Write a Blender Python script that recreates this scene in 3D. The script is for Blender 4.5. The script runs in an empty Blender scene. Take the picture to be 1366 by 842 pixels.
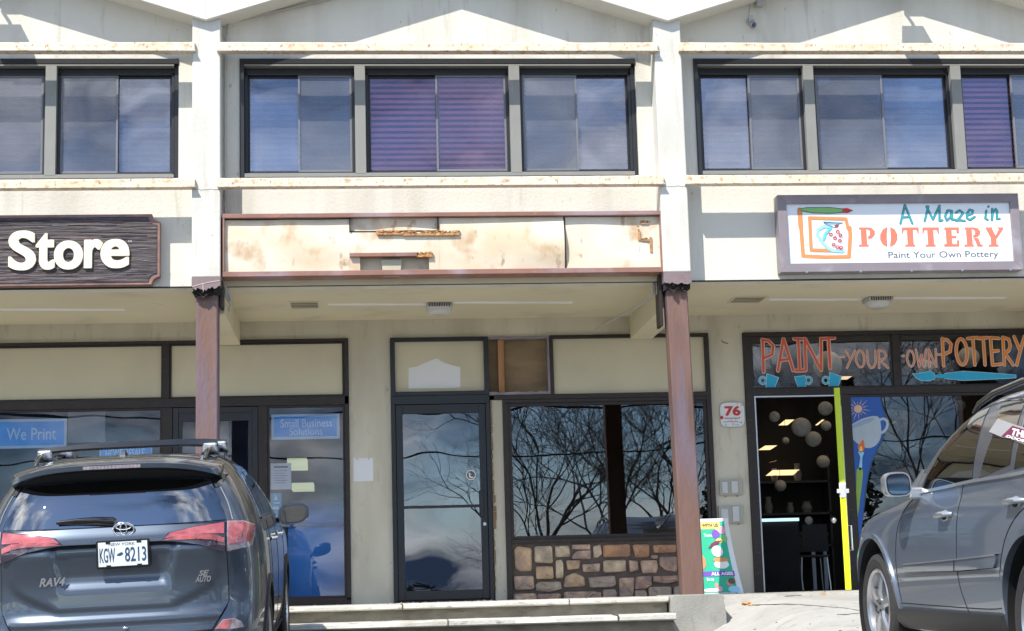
import bpy, bmesh, math, random
from mathutils import Vector, Matrix
from mathutils.geometry import delaunay_2d_cdt
R = math.radians
rnd = random.Random(7)
C = bpy.context.scene.collection
SC = bpy.context.scene

# ------------------------------------------------------------------ camera
CR = Vector((0.99597583, -0.08530172, -0.02749125))
CU = Vector((0.01336078, -0.16199692, 0.98670081))
CF = Vector((0.08862077, 0.98309746, 0.16020532))
EYE = Vector((0, 0, .07)); FP = 2281.6
cam = bpy.data.objects.new('camera', bpy.data.cameras.new('camera')); C.objects.link(cam)
m = Matrix((CR, CU, -CF)).transposed().to_4x4(); m.translation = EYE
cam.matrix_world = m
cam.data.sensor_width = 36; cam.data.lens = FP / 1366 * 36
cam.data.clip_end = 2000; cam.data.clip_start = .05
SC.camera = cam
def ray(x, y): return CF + CR * ((x - 683) / FP) - CU * ((y - 421) / FP)
def onY(x, y, Y):
    d = ray(x, y); t = Y / d.y; return d.x * t, EYE.z + d.z * t
def onZ(x, y, Z):
    d = ray(x, y); t = (Z - EYE.z) / d.z; return d.x * t, d.y * t

# ------------------------------------------------------------------ world, sun, exposure
SUND = Vector((.75, 1, -1.5)).normalized()          # travel direction of the light
w = bpy.data.worlds.new("World"); SC.world = w; w.use_nodes = True
nt = w.node_tree; N = nt.nodes; L = nt.links
bg = N['Background']; bg.inputs[1].default_value = .15
sky = N.new('ShaderNodeTexSky'); sky.sky_type = 'NISHITA'; sky.sun_disc = False
sky.sun_elevation = math.asin(-SUND.z)
sky.dust_density = .05; sky.ozone_density = 3.0; sky.air_density = .8
sky.sun_rotation = math.atan2(-SUND.x, -SUND.y)
tc = N.new('ShaderNodeTexCoord')
sp = N.new('ShaderNodeSeparateXYZ'); L.new(tc.outputs['Generated'], sp.inputs[0])
def wm(op, a, b=None):
    n = N.new('ShaderNodeMath'); n.operation = op
    for i, v in enumerate((a, b)):
        if v is None: continue
        if isinstance(v, (int, float)): n.inputs[i].default_value = v
        else: L.new(v, n.inputs[i])
    return n.outputs[0]
zc = wm('ADD', wm('MAXIMUM', sp.outputs[2], 0.0), .38)
cb = N.new('ShaderNodeCombineXYZ')
L.new(wm('DIVIDE', sp.outputs[0], zc), cb.inputs[0]); L.new(wm('DIVIDE', sp.outputs[1], zc), cb.inputs[1])
def wnoise(scale, det, rough, off):
    n = N.new('ShaderNodeTexNoise'); n.inputs['Scale'].default_value = scale; n.inputs['Detail'].default_value = det
    n.inputs['Roughness'].default_value = rough
    mp = N.new('ShaderNodeMapping'); mp.inputs['Location'].default_value = (off, off * .7, 0)
    L.new(cb.outputs[0], mp.inputs[0]); L.new(mp.outputs[0], n.inputs['Vector']); return n.outputs['Fac']
def wramp(v, stops):
    r = N.new('ShaderNodeValToRGB'); L.new(v, r.inputs[0]); e = r.color_ramp.elements
    while len(e) < len(stops): e.new(.5)
    for k, (p, c) in zip(e, stops): k.position = p; k.color = c
    return r.outputs[0]
cov = wramp(wnoise(1.9, 9, .56, 3.1), [(.42, (0, 0, 0, 1)), (.56, (1, 1, 1, 1))])
shade = wramp(wnoise(3.4, 8, .6, 8.2), [(.43, (.42, .66, 1.25, 1)), (.68, (9.0, 9.2, 9.4, 1))])
mx = N.new('ShaderNodeMix'); mx.data_type = 'RGBA'
L.new(cov, mx.inputs[0]); L.new(sky.outputs[0], mx.inputs[6]); L.new(shade, mx.inputs[7])
L.new(mx.outputs[2], bg.inputs[0])
sl = bpy.data.lights.new('sun', 'SUN'); sl.energy = 3.1; sl.angle = R(.55); sl.color = (1, .95, .87)
so = bpy.data.objects.new('sun', sl); C.objects.link(so)
so.rotation_euler = SUND.to_track_quat('-Z', 'Y').to_euler(); so.location = (-12, -10, 25)
SC.view_settings.view_transform = 'Standard'; SC.view_settings.look = 'None'
SC.view_settings.exposure = 1.10; SC.view_settings.gamma = 1
SC.cycles.max_bounces = 10; SC.cycles.transparent_max_bounces = 24
SC.cycles.use_denoising = True

# ------------------------------------------------------------------ materials
def pm(name, col, rough=.6, metal=0.0, var=.12, scale=3.0, bump=.0, bscale=60.0, coat=0.0, stains=(), stretch=(1, 1, 1), spec=.5, emit=None, es=1.0, bdist=.01):
    mt = bpy.data.materials.new(name); mt.use_nodes = True
    n = mt.node_tree.nodes; l = mt.node_tree.links; b = n['Principled BSDF']
    b.inputs['Roughness'].default_value = rough; b.inputs['Metallic'].default_value = metal
    b.inputs['Coat Weight'].default_value = coat; b.inputs['Coat Roughness'].default_value = .03
    b.inputs['Specular IOR Level'].default_value = spec
    c = (*col, 1) if len(col) == 3 else col
    t = n.new('ShaderNodeTexCoord'); mp = n.new('ShaderNodeMapping'); mp.inputs['Scale'].default_value = stretch
    l.new(t.outputs['Object'], mp.inputs[0])
    def noise(s, d=5, off=0.0, st=None):
        q = n.new('ShaderNodeTexNoise'); q.inputs['Scale'].default_value = s; q.inputs['Detail'].default_value = d
        m2 = n.new('ShaderNodeMapping'); m2.inputs['Location'].default_value = (off, off, off)
        if st: m2.inputs['Scale'].default_value = st
        l.new(mp.outputs[0], m2.inputs[0]); l.new(m2.outputs[0], q.inputs['Vector']); return q.outputs['Fac']
    cur = None
    if var:
        r = n.new('ShaderNodeValToRGB'); l.new(noise(scale, 6), r.inputs[0])
        r.color_ramp.elements[0].position = .3; r.color_ramp.elements[1].position = .7
        r.color_ramp.elements[0].color = tuple(max(0, v * (1 - var)) for v in c[:3]) + (1,)
        r.color_ramp.elements[1].color = tuple(min(1, v * (1 + var * .6)) for v in c[:3]) + (1,)
        cur = r.outputs[0]
    for i, (sc_, sscale, lo, hi, amt, st) in enumerate(stains):
        r = n.new('ShaderNodeValToRGB'); l.new(noise(sscale, 8, 5.3 + 3 * i, st), r.inputs[0])
        r.color_ramp.elements[0].position = lo; r.color_ramp.elements[1].position = hi
        r.color_ramp.elements[0].color = (0, 0, 0, 1); r.color_ramp.elements[1].color = (amt, amt, amt, 1)
        x = n.new('ShaderNodeMix'); x.data_type = 'RGBA'; l.new(r.outputs[0], x.inputs[0])
        if cur: l.new(cur, x.inputs[6])
        else: x.inputs[6].default_value = c
        x.inputs[7].default_value = (*sc_, 1); cur = x.outputs[2]
    if cur: l.new(cur, b.inputs['Base Color'])
    else: b.inputs['Base Color'].default_value = c
    if bump:
        bp = n.new('ShaderNodeBump'); bp.inputs['Strength'].default_value = bump; bp.inputs['Distance'].default_value = bdist
        l.new(noise(bscale, 6, 1.7), bp.inputs['Height']); l.new(bp.outputs[0], b.inputs['Normal'])
    if emit:
        b.inputs['Emission Color'].default_value = (*emit, 1); b.inputs['Emission Strength'].default_value = es
    return mt
def glass(name, tint=(.9, .93, .95), refl=.12, gcol=(1, 1, 1), rough=.0, ripple=.0, film=0.0, filmcol=(.5, .52, .55)):
    mt = bpy.data.materials.new(name); mt.use_nodes = True
    n = mt.node_tree.nodes; l = mt.node_tree.links; n.remove(n['Principled BSDF']); out = n['Material Output']
    tr = n.new('ShaderNodeBsdfTransparent'); tr.inputs[0].default_value = (*tint, 1)
    gl = n.new('ShaderNodeBsdfGlossy'); gl.inputs['Roughness'].default_value = rough; gl.inputs[0].default_value = (*gcol, 1)
    fr = n.new('ShaderNodeFresnel'); fr.inputs[0].default_value = 1.5
    ad = n.new('ShaderNodeMath'); ad.operation = 'ADD'; ad.use_clamp = True; ad.inputs[1].default_value = refl
    l.new(fr.outputs[0], ad.inputs[0])
    mxs = n.new('ShaderNodeMixShader'); l.new(ad.outputs[0], mxs.inputs[0]); l.new(tr.outputs[0], mxs.inputs[1]); l.new(gl.outputs[0], mxs.inputs[2])
    cur = mxs.outputs[0]
    if ripple:
        t = n.new('ShaderNodeTexCoord'); q = n.new('ShaderNodeTexNoise'); q.inputs['Scale'].default_value = 1.3; q.inputs['Detail'].default_value = 1
        l.new(t.outputs['Object'], q.inputs['Vector'])
        bp = n.new('ShaderNodeBump'); bp.inputs['Strength'].default_value = ripple; bp.inputs['Distance'].default_value = .02
        l.new(q.outputs['Fac'], bp.inputs['Height']); l.new(bp.outputs[0], gl.inputs['Normal'])
    if film:
        d = n.new('ShaderNodeBsdfDiffuse'); d.inputs[0].default_value = (*filmcol, 1)
        t = n.new('ShaderNodeTexCoord'); q = n.new('ShaderNodeTexNoise'); q.inputs['Scale'].default_value = 2.5; q.inputs['Detail'].default_value = 7
        l.new(t.outputs['Object'], q.inputs['Vector'])
        mu = n.new('ShaderNodeMath'); mu.operation = 'MULTIPLY'; mu.inputs[1].default_value = film * 2; l.new(q.outputs['Fac'], mu.inputs[0])
        m2 = n.new('ShaderNodeMixShader'); l.new(mu.outputs[0], m2.inputs[0]); l.new(cur, m2.inputs[1]); l.new(d.outputs[0], m2.inputs[2]); cur = m2.outputs[0]
    l.new(cur, out.inputs[0]); return mt
RUST = (.30, .11, .035)
M = {}
M['stucco'] = pm('upper_stucco', (.65, .63, .555), .85, var=.05, scale=1.2, bump=.35, bscale=45, stains=[((.45, .42, .35), 1.6, .50, .72, .45, (2.2, 1, .3)), ((.36, .32, .26), 5, .62, .74, .45, (2, 1, .22)), ((.30, .27, .22), 18, .70, .76, .5, (1, 1, .5))])
M['white'] = pm('pillar_paint', (.61, .60, .55), .75, var=.04, scale=2, bump=.25, bscale=30, stains=[((.50, .46, .37), 2.2, .48, .68, .45, (1.8, 1, .6)), ((.46, .40, .30), 7, .58, .74, .4, (2, 1, .3)), ((.28, .25, .22), 20, .69, .74, .6, (1, 1, .6))])
M['roofpaint'] = pm('eave_paint', (.70, .69, .63), .75, var=.04, scale=2, bump=.15, bscale=25, stains=[((.5, .43, .33), 3, .62, .8, .25, None)])
M['soffit'] = pm('soffit_paint', (.68, .61, .44), .85, var=.06, scale=.9, bump=.15, bscale=25, stains=[((.30, .26, .18), 1.6, .58, .8, .35, None), ((.22, .18, .12), 11, .72, .78, .35, None)])
M['beige'] = pm('storefront_stucco', (.60, .56, .45), .85, var=.05, scale=1.1, bump=.3, bscale=55, stains=[((.38, .34, .26), 1.5, .48, .70, .5, (1.6, 1, .4)), ((.33, .28, .21), 5, .60, .72, .4, (2, 1, .5)), ((.20, .17, .13), 16, .68, .74, .5, (1, 1, .5))])
M['panel'] = pm('transom_panel_paint', (.60, .55, .405), .75, var=.07, scale=.8, bump=.05, bscale=20, stains=[((.33, .30, .22), 1.5, .5, .8, .3, None)])
M['brown'] = pm('brown_frame_paint', (.018, .011, .009), .5, var=.25, scale=9, bump=.1, bscale=60, stains=[((.12, .06, .04), 12, .62, .72, .5, (1, 1, 6))])
M['darkframe'] = pm('dark_frame_metal', (.012, .013, .017), .42, var=.15, scale=6, bump=.05)
M['navy'] = pm('navy_door_metal', (.004, .006, .011), .38, var=.15, scale=6)
M['bronze'] = pm('upstairs_frame_metal', (.015, .016, .019), .42, var=.12, scale=6, bump=.04)
M['mullion'] = pm('mullion_metal', (.235, .235, .215), .5, var=.06, scale=5, bump=.05, stains=[((.4, .36, .3), 14, .66, .74, .4, (3, 3, .3))])
M['sash'] = pm('sash_metal', (.16, .165, .18), .4, var=.06)
M['beam'] = pm('rusty_beam_paint', (.70, .62, .49), .65, var=.05, scale=2, bump=.3, bscale=50, stains=[((.62, .48, .32), 2.5, .45, .7, .6, (1, 1, 1)), ((.46, .26, .12), 13, .55, .68, .75, (1, 1, 1.3)), ((.24, .12, .06), 34, .60, .67, .85, (1, 1, .6))])
M['signred'] = pm('sign_box_paint', (.27, .135, .10), .55, var=.18, scale=2.5, bump=.1, stains=[((.33, .25, .27), 2.0, .48, .62, .8, (1, 1, 1)), ((.50, .22, .15), 5, .60, .7, .6, None)])
def stained(name, base, st, sh):
    return pm(name, base, .5, var=.04, scale=1.2, bump=.10, bscale=10, stains=[((.60, .46, .29), 1.5 + sh, .40, .62, .75, st), ((.78, .74, .66), 1.1 + sh, .56, .70, .75, (1, 1, 1.4)), ((.44, .25, .10), 3.4 + sh, .56, .70, .7, (1.2, 1, 1)), ((.26, .12, .05), 9, .63, .71, .6, (1, 1, .6))])
M['stain'] = stained('stained_metal_panel', (.72, .65, .52), (1, 1, 1.3), 0)
M['stain2'] = stained('stained_metal_sheet', (.76, .71, .60), (.8, 1, 1.8), .35)
M['sheetdark'] = pm('bare_backing_metal', (.46, .43, .32), .6, var=.15, scale=3, stains=[((.18, .15, .10), 4, .55, .7, .6, None)])
M['rust'] = pm('rust_flakes', (.52, .30, .13), .85, var=.4, scale=25, bump=.8, bscale=60, stains=[(RUST, 30, .5, .6, .9, None)])
M['rustdark'] = pm('dark_rust_crust', (.40, .23, .11), .9, var=.4, scale=25, bump=.5, bscale=60)
M['post'] = pm('post_rusty_paint', (.155, .088, .068), .6, var=.3, scale=3.5, bump=.5, bscale=35, stretch=(1, 1, .35), stains=[((.15, .115, .15), 2.4, .44, .62, .8, (2, 1, .8)), ((.21, .095, .055), 7, .56, .72, .5, (1.4, 1, .6))])
M['cap'] = pm('pillar_foot_paint', (.22, .165, .17), .65, var=.12, scale=5, bump=.25, bscale=30, stains=[((.14, .09, .09), 9, .6, .72, .5, None)])
M['black'] = pm('dark_break', (.018, .014, .013), .9, var=.3, scale=20, bump=.8, bscale=40)  # near-black fill for the ragged gap over each post
M['concrete'] = pm('concrete', (.46, .445, .40), .9, var=.12, scale=2.5, bump=.6, bscale=40, stains=[((.28, .26, .22), 4, .52, .7, .6, (1, 1, 2)), ((.16, .14, .12), 22, .66, .73, .6, (.6, 1, 1.5)), ((.62, .60, .56), 9, .62, .72, .6, None)])
M['lip'] = pm('worn_sunlit_step_edge', (.55, .535, .48), .9, var=.12, scale=5, bump=.7, bscale=50, stains=[((.36, .33, .27), 3.5, .48, .66, .7, (.6, 1, 1)), ((.22, .19, .15), 14, .58, .68, .7, (.5, 1, 1.5)), ((.30, .13, .08), 6, .68, .73, .6, None)])  # paler base carries sun on the lip, wear is in the stains
M['block'] = pm('concrete_block', (.30, .295, .265), .9, var=.14, scale=4, bump=.5, bscale=45, stains=[((.20, .19, .165), 7, .55, .7, .5, (2, 1, .7))])
M['riser'] = pm('weathered_shaded_riser', (.27, .245, .19), .95, var=.3, scale=4, bump=.7, bscale=40, stains=[((.14, .12, .09), 8, .52, .68, .7, (.5, 1, 2)), ((.24, .09, .05), 8, .70, .75, .7, None)])  # brown-dark base carries the shade under the lip, stains are weathering
M['apron'] = pm('sunlit_apron_concrete', (.40, .39, .36), .92, var=.10, scale=1.6, bump=.7, bscale=60, stains=[((.27, .26, .23), 1.4, .46, .66, .6, (.5, 1, 1)), ((.48, .38, .22), 1.3, .58, .72, .5, None), ((.22, .20, .18), 7, .58, .68, .45, None), ((.14, .13, .11), 35, .66, .71, .7, None)])
M['asphalt'] = pm('asphalt', (.12, .118, .112), .92, var=.25, scale=1.2, bump=.6, bscale=90, stains=[((.11, .105, .10), .5, .5, .7, .6, None), ((.025, .025, .025), 4, .68, .74, .7, None)])
M['mortar'] = pm('mortar', (.115, .09, .075), .95, var=.25, scale=12, bump=.9, bscale=60)
STONE = [pm('stone_' + n, c, .85, var=.25, scale=9, bump=.9, bscale=22, bdist=.02, stains=[(c2, 6, .46, .62, .8, None), ((.10, .08, .07), 12, .60, .70, .5, None)]) for n, c, c2 in (
    ('tan', (.54, .37, .225), (.28, .2, .17)), ('cream', (.60, .475, .32), (.30, .24, .18)), ('orange', (.47, .25, .135), (.26, .15, .1)),
    ('pinkish', (.55, .38, .27), (.25, .19, .17)), ('grey', (.45, .355, .27), (.34, .28, .24)), ('rosy', (.47, .30, .22), (.2, .15, .14)))]
M['glass'] = glass('shop_glass', refl=.0, tint=(.88, .90, .93), ripple=.12)
M['glassdark'] = glass('dark_shop_glass', refl=.045, tint=(.45, .5, .55), ripple=.10)
M['doorglass'] = glass('door_glass', refl=.065, tint=(.5, .55, .62), ripple=.15)
M['glassup'] = glass('upstairs_glass', refl=.13, tint=(.68, .71, .80), gcol=(.88, .90, 1), ripple=.3, film=.09, filmcol=(.46, .48, .54))
M['glassscreen'] = glass('screened_upstairs_glass', refl=.07, tint=(.54, .57, .62), gcol=(.88, .90, 1), ripple=.3, film=.17, filmcol=(.38, .39, .43))
M['blind'] = pm('lavender_blind', (.85, .55, .50), .6, var=.06)
M['blindm'] = pm('mauve_grey_blind', (.46, .39, .38), .6, var=.06)
M['glassviolet'] = glass('violet_upstairs_glass', refl=.05, tint=(.88, .76, .86), gcol=(.86, .80, .95), ripple=.3, film=.01, filmcol=(.35, .33, .5))
M['blindw'] = pm('grey_blind', (.33, .34, .37), .6, var=.06)
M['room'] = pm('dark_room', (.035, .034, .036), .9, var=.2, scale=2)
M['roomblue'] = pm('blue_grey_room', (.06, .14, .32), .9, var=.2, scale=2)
M['paper'] = pm('white_paper', (.72, .73, .74), .7, var=.03)
M['ink'] = pm('grey_ink', (.12, .12, .13), .6, var=0)
M['blue'] = pm('blue_banner', (.03, .42, .95), .45, var=.04)
M['ltblue'] = pm('pale_blue_border', (.60, .78, .92), .5, var=.03)
M['txtblue'] = pm('pale_blue_lettering', (.80, .92, 1), .5, var=0)
M['wood'] = pm('raw_stud_wood', (.42, .21, .10), .8, var=.25, scale=3, stretch=(6, 6, .5), bump=.3)
M['ply'] = pm('plywood_sheet', (.24, .17, .10), .85, var=.22, scale=2.5, stretch=(1, 1, 3), bump=.2, stains=[((.15, .10, .06), 3, .5, .7, .5, None)])
M['signwood'] = pm('weathered_sign_wood', (.050, .038, .040), .6, var=.5, scale=5, stretch=(.5, 1, 7), bump=1.0, bscale=6, bdist=.02, stains=[((.11, .065, .06), 3, .5, .68, .7, (1, 1, 1)), ((.13, .13, .17), 9, .56, .66, .6, (1, 1, 2)), ((.40, .40, .42), 18, .66, .70, .7, (.7, 1, 3))])
M['signedge'] = pm('copper_sign_edge', (.28, .155, .13), .6, var=.3, scale=6, bump=.3, stains=[((.1, .06, .06), 6, .5, .7, .6, None)])
M['cream'] = pm('cream_lettering', (.80, .74, .56), .6, var=.03)
M['mauve'] = pm('mauve_sign_frame', (.235, .205, .225), .5, var=.10, scale=3, bump=.1, stains=[((.40, .38, .42), 3, .58, .7, .5, None)])
M['signwhite'] = pm('white_sign_face', (.76, .80, .84), .35, var=.01)
for nm, col in dict(coral=(.80, .19, .12), teal=(.03, .34, .38), tealdark=(.02, .06, .10), orange=(.62, .26, .09), green=(.22, .48, .14), cyan=(.12, .55, .72), lblue=(.30, .62, .78),
                    red=(.52, .03, .025), purple=(.16, .07, .42), pgreen=(.015, .42, .24), yellow=(.85, .68, .18), pink=(.75, .35, .45), brownp=(.14, .07, .04), white=(.78, .78, .76),
                    orangered=(.68, .10, .045), salmon=(.62, .26, .18), oran2=(.75, .24, .03), palepink=(.85, .60, .50), cupblue=(.02, .40, .66), cupedge=(.55, .78, .85),
                    decalblue=(.015, .10, .42), cupgrey=(.42, .50, .56), cuprim=(.30, .38, .52), sunor=(.70, .45, .30), leaf=(.26, .44, .06), flame=(.75, .16, .04), skin=(.50, .28, .2), navyink=(.02, .06, .12), slate=(.08, .09, .11), plum=(.16, .02, .06)).items():
    M['c_' + nm] = pm(nm + '_ink', col, .5, var=.05, scale=8)
M['reflectionblue'] = pm('bright_blue_reflection', (.03, .30, .85), .4, var=.05)  # blue of a window reflection, put on a solid form
M['gapline'] = pm('dark_joint', (.07, .06, .05), .95, var=.3)
M['neon'] = pm('neon_yellow_green_edge', (.52, .66, .02), .5, var=.06, scale=3)
M['neon2'] = pm('neon_yellow_edge', (.78, .84, .01), .5, var=.04, scale=3)
M['fixture'] = pm('fixture_metal', (.42, .42, .42), .4, var=.05)
M['lens'] = pm('frosted_lens', (.62, .62, .60), .25, var=.05)
M['vent'] = pm('vent_grille', (.13, .11, .08), .7, var=.2, scale=30)
M['caulk'] = pm('bare_caulk_line', (.86, .86, .84), .7, var=.06)
M['box'] = pm('grey_switch_box', (.40, .39, .34), .6, var=.05)
M['boxlid'] = pm('pale_switch_cover', (.55, .56, .56), .5, var=.04)
M['chrome'] = pm('chrome', (.72, .73, .76), .12, metal=1, var=0)
M['steel'] = pm('brushed_steel', (.5, .5, .52), .3, metal=1, var=0)
M['tube'] = pm('grey_conduit', (.45, .43, .37), .6, var=.08)
M['lightpanel'] = pm('lit_ceiling_panel', (.8, .7, .5), .5, var=0, emit=(1, .72, .38), es=.62)
M['edgeglow'] = pm('glowing_cyan_edge', (.7, .8, .8), .5, var=0, emit=(.55, .85, .9), es=.6)  # cyan glow set as emission on the counter's glass edge
M['lightgreen'] = pm('lit_office_fixture', (.7, .75, .6), .5, var=0, emit=(.72, .80, .50), es=.30)
M['lantern'] = pm('paper_lantern', (.62, .60, .54), .8, var=.15, scale=20)
M['chairgrey'] = pm('grey_chair_shell', (.07, .075, .085), .6, var=.05)
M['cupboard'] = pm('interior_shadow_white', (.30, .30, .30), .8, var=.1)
M['bark'] = pm('bark', (.15, .13, .11), .95, var=.3, scale=4, bump=.8, bscale=20)
M['needles'] = pm('evergreen_needles', (.035, .06, .028), .9, var=.4, scale=3)
M['wire'] = pm('wire_rubber', (.02, .02, .02), .7, var=0)
M['far'] = pm('hazed_far_wood', (.075, .085, .06), .95, var=.4, scale=.2)  # base colour lightened to stand in for distance haze
# cars
M['paintA'] = pm('charcoal_car_paint', (.070, .090, .120), .34, metal=.75, var=.05, scale=200, coat=.9)
M['paintB'] = pm('silver_blue_car_paint', (.20, .24, .305), .34, metal=.65, var=.03, scale=200, coat=.9)
M['carglass'] = glass('tinted_car_glass', refl=.24, tint=(0, 0, 0), film=.02, filmcol=(.02, .02, .025))
M['sideglass'] = glass('side_car_glass', refl=.14, tint=(.30, .33, .32))
M['plastic'] = pm('black_trim_plastic', (.018, .018, .019), .5, var=.2, scale=30, bump=.15, bscale=200)
M['gloss'] = pm('gloss_black_trim', (.008, .008, .009), .12, var=0, coat=.6)
M['pillargrey'] = pm('grey_door_pillar', (.07, .08, .10), .3, metal=.3, var=0, coat=.5)
M['sideglassB'] = glass('side_car_glass', refl=.10, tint=(0, 0, 0), film=.03, filmcol=(.03, .035, .035))
M['gap'] = pm('panel_gap', (.004, .004, .005), .9, var=0)
M['rubber'] = pm('tyre_rubber', (.030, .029, .028), .8, var=.2, scale=20, bump=.3, bscale=80)
M['alloy'] = pm('alloy_rim', (.55, .56, .58), .28, metal=.9, var=.05)
M['alloydark'] = pm('wheel_well_shadow', (.02, .02, .02), .8, var=0)
M['redlens'] = pm('red_lamp_lens', (.40, .09, .10), .12, var=.25, scale=14, coat=1)
M['redlens2'] = pm('bright_red_lamp_band', (.50, .10, .10), .15, var=.65, scale=9, bump=.5, bscale=90, coat=1)
M['darklens'] = pm('smoked_lamp_lens', (.035, .025, .045), .08, var=.2, scale=10, coat=1)
M['clearlens'] = pm('clear_lamp_lens', (.30, .25, .27), .1, var=.35, scale=25, coat=1)
M['plate'] = pm('plate_white', (.66, .70, .70), .5, var=.04)
M['mirrorglass'] = pm('mirror_glass', (.16, .22, .30), .04, metal=1, var=0)
M['bezel'] = pm('silver_mirror_shell', (.42, .44, .47), .3, metal=.7, var=0, coat=.7)

# ------------------------------------------------------------------ mesh helpers
def wloc(o):
    v = Vector((0, 0, 0))
    while o is not None: v += o.location; o = o.parent
    return v
class MB:
    def __init__(s): s.v = []; s.f = []; s.m = []; s.cm = 0
    def add(s, vs, fs):
        k = len(s.v); s.v += [tuple(q) for q in vs]
        for f in fs: s.f.append(tuple(i + k for i in f)); s.m.append(s.cm)
        return s
    def box(s, x0, y0, z0, x1, y1, z1):
        x0, x1 = sorted((x0, x1)); y0, y1 = sorted((y0, y1)); z0, z1 = sorted((z0, z1))
        return s.add([(x0, y0, z0), (x1, y0, z0), (x1, y1, z0), (x0, y1, z0), (x0, y0, z1), (x1, y0, z1), (x1, y1, z1), (x0, y1, z1)],
                     [(0, 3, 2, 1), (4, 5, 6, 7), (0, 1, 5, 4), (1, 2, 6, 5), (2, 3, 7, 6), (3, 0, 4, 7)])
    def prism(s, poly, y0, y1):            # polygon in x,z extruded along y
        a = sum(p[0] * q[1] - q[0] * p[1] for p, q in zip(poly, poly[1:] + poly[:1]))
        if a < 0: poly = poly[::-1]
        n = len(poly)
        vs = [(x, y0, z) for x, z in poly] + [(x, y1, z) for x, z in poly]
        fs = [tuple(range(n)), tuple(range(2 * n - 1, n - 1, -1))] + [(i, i + n, (i + 1) % n + n, (i + 1) % n) for i in range(n)]
        return s.add(vs, fs)
    def tube(s, pts, r, n=8, cap=True):
        pts = [Vector(p) for p in pts]; rs = r if isinstance(r, (list, tuple)) else [r] * len(pts)
        vs = []; fs = []; up = None
        for i, p in enumerate(pts):
            t = (pts[min(i + 1, len(pts) - 1)] - pts[max(i - 1, 0)]).normalized()
            if up is None: up = t.orthogonal().normalized()
            up = (up - t * up.dot(t)).normalized(); q = t.cross(up)
            for k in range(n):
                a = 2 * math.pi * k / n; vs.append(p + (up * math.cos(a) + q * math.sin(a)) * rs[i])
        for i in range(len(pts) - 1):
            for k in range(n): fs.append((i * n + k, i * n + (k + 1) % n, (i + 1) * n + (k + 1) % n, (i + 1) * n + k))
        if cap: fs += [tuple(range(n - 1, -1, -1)), tuple(range((len(pts) - 1) * n, len(pts) * n))]
        return s.add(vs, fs)
    def lathe(s, prof, c, ax='z', n=24, cap=True):   # prof: (radius, height)
        vs = []; fs = []
        for r_, h in prof:
            for k in range(n):
                a = 2 * math.pi * k / n; u, v_ = r_ * math.cos(a), r_ * math.sin(a)
                q = {'z': (u, v_, h), 'y': (u, h, v_), 'x': (h, u, v_)}[ax]
                vs.append((c[0] + q[0], c[1] + q[1], c[2] + q[2]))
        for i in range(len(prof) - 1):
            for k in range(n): fs.append((i * n + k, i * n + (k + 1) % n, (i + 1) * n + (k + 1) % n, (i + 1) * n + k))
        if cap and prof[0][0] > 1e-6: fs.append(tuple(range(n - 1, -1, -1)))
        if cap and prof[-1][0] > 1e-6: fs.append(tuple(range((len(prof) - 1) * n, len(prof) * n)))
        return s.add(vs, fs)
    def sphere(s, c, r, n=16, sq=(1, 1, 1)):
        vs = []; fs = []; h = n // 2
        for i in range(h + 1):
            for k in range(n):
                a = math.pi * i / h; b = 2 * math.pi * k / n
                vs.append((c[0] + r * sq[0] * math.sin(a) * math.cos(b), c[1] + r * sq[1] * math.sin(a) * math.sin(b), c[2] + r * sq[2] * math.cos(a)))
        for i in range(h):
            for k in range(n): fs.append((i * n + k, i * n + (k + 1) % n, (i + 1) * n + (k + 1) % n, (i + 1) * n + k))
        return s.add(vs, fs)
    def mat(s, i): s.cm = i; return s
    def build(s, name, mat, parent=None, bevel=0, smooth=False, local=False, kind=None, label=None):
        me = bpy.data.meshes.new(name)
        off = Vector((0, 0, 0)) if local else wloc(parent)
        top = parent is None and not local
        if top:
            xs = [v[0] for v in s.v]; ys = [v[1] for v in s.v]; zs = [v[2] for v in s.v]
            off = Vector(((min(xs) + max(xs)) / 2, (min(ys) + max(ys)) / 2, min(zs)))
        me.from_pydata([(a - off.x, b - off.y, c - off.z) for a, b, c in s.v], [], s.f)
        mats = mat if isinstance(mat, (list, tuple)) else [mat]
        for q in mats: me.materials.append(q)
        if len(mats) > 1:
            for p, i in zip(me.polygons, s.m): p.material_index = i
        if smooth:
            bm = bmesh.new(); bm.from_mesh(me); bmesh.ops.remove_doubles(bm, verts=bm.verts, dist=1e-5)
            bmesh.ops.recalc_face_normals(bm, faces=bm.faces)
            for f in bm.faces: f.smooth = True
            for e in bm.edges:
                if len(e.link_faces) == 2 and e.calc_face_angle() > R(smooth if smooth > 1 else 40): e.smooth = False
            bm.to_mesh(me); bm.free()
        o = bpy.data.objects.new(name, me); C.objects.link(o)
        if top: o.location = off
        if parent: o.parent = parent
        if kind: o['kind'] = kind
        if label: o['label'] = label
        if bevel:
            b = o.modifiers.new('bevel', 'BEVEL'); b.width = bevel; b.segments = 2; b.limit_method = 'ANGLE'; b.harden_normals = False
        return o
def thing(name, label, cat, loc=(0, 0, 0), group=None):
    o = bpy.data.objects.new(name, None); C.objects.link(o); o.location = loc; o.empty_display_size = .1
    o['label'] = label; o['category'] = cat
    if group: o['group'] = group
    return o
def tag(o, label, cat, group=None):
    o['label'] = label; o['category'] = cat
    if group: o['group'] = group
    return o
def pb(x0, y0, x1, y1, Y):
    xm, ym = (x0 + x1) / 2, (y0 + y1) / 2
    return onY(x0, ym, Y)[0], onY(x1, ym, Y)[0], onY(xm, y1, Y)[1], onY(xm, y0, Y)[1]
def pbox(mb, x0, y0, x1, y1, Y, d):
    a, b, c, e = pb(x0, y0, x1, y1, Y); return mb.box(a, Y, c, b, Y + d, e)
def ppoly(pts, Y): return [onY(x, y, Y) for x, y in pts]

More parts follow.
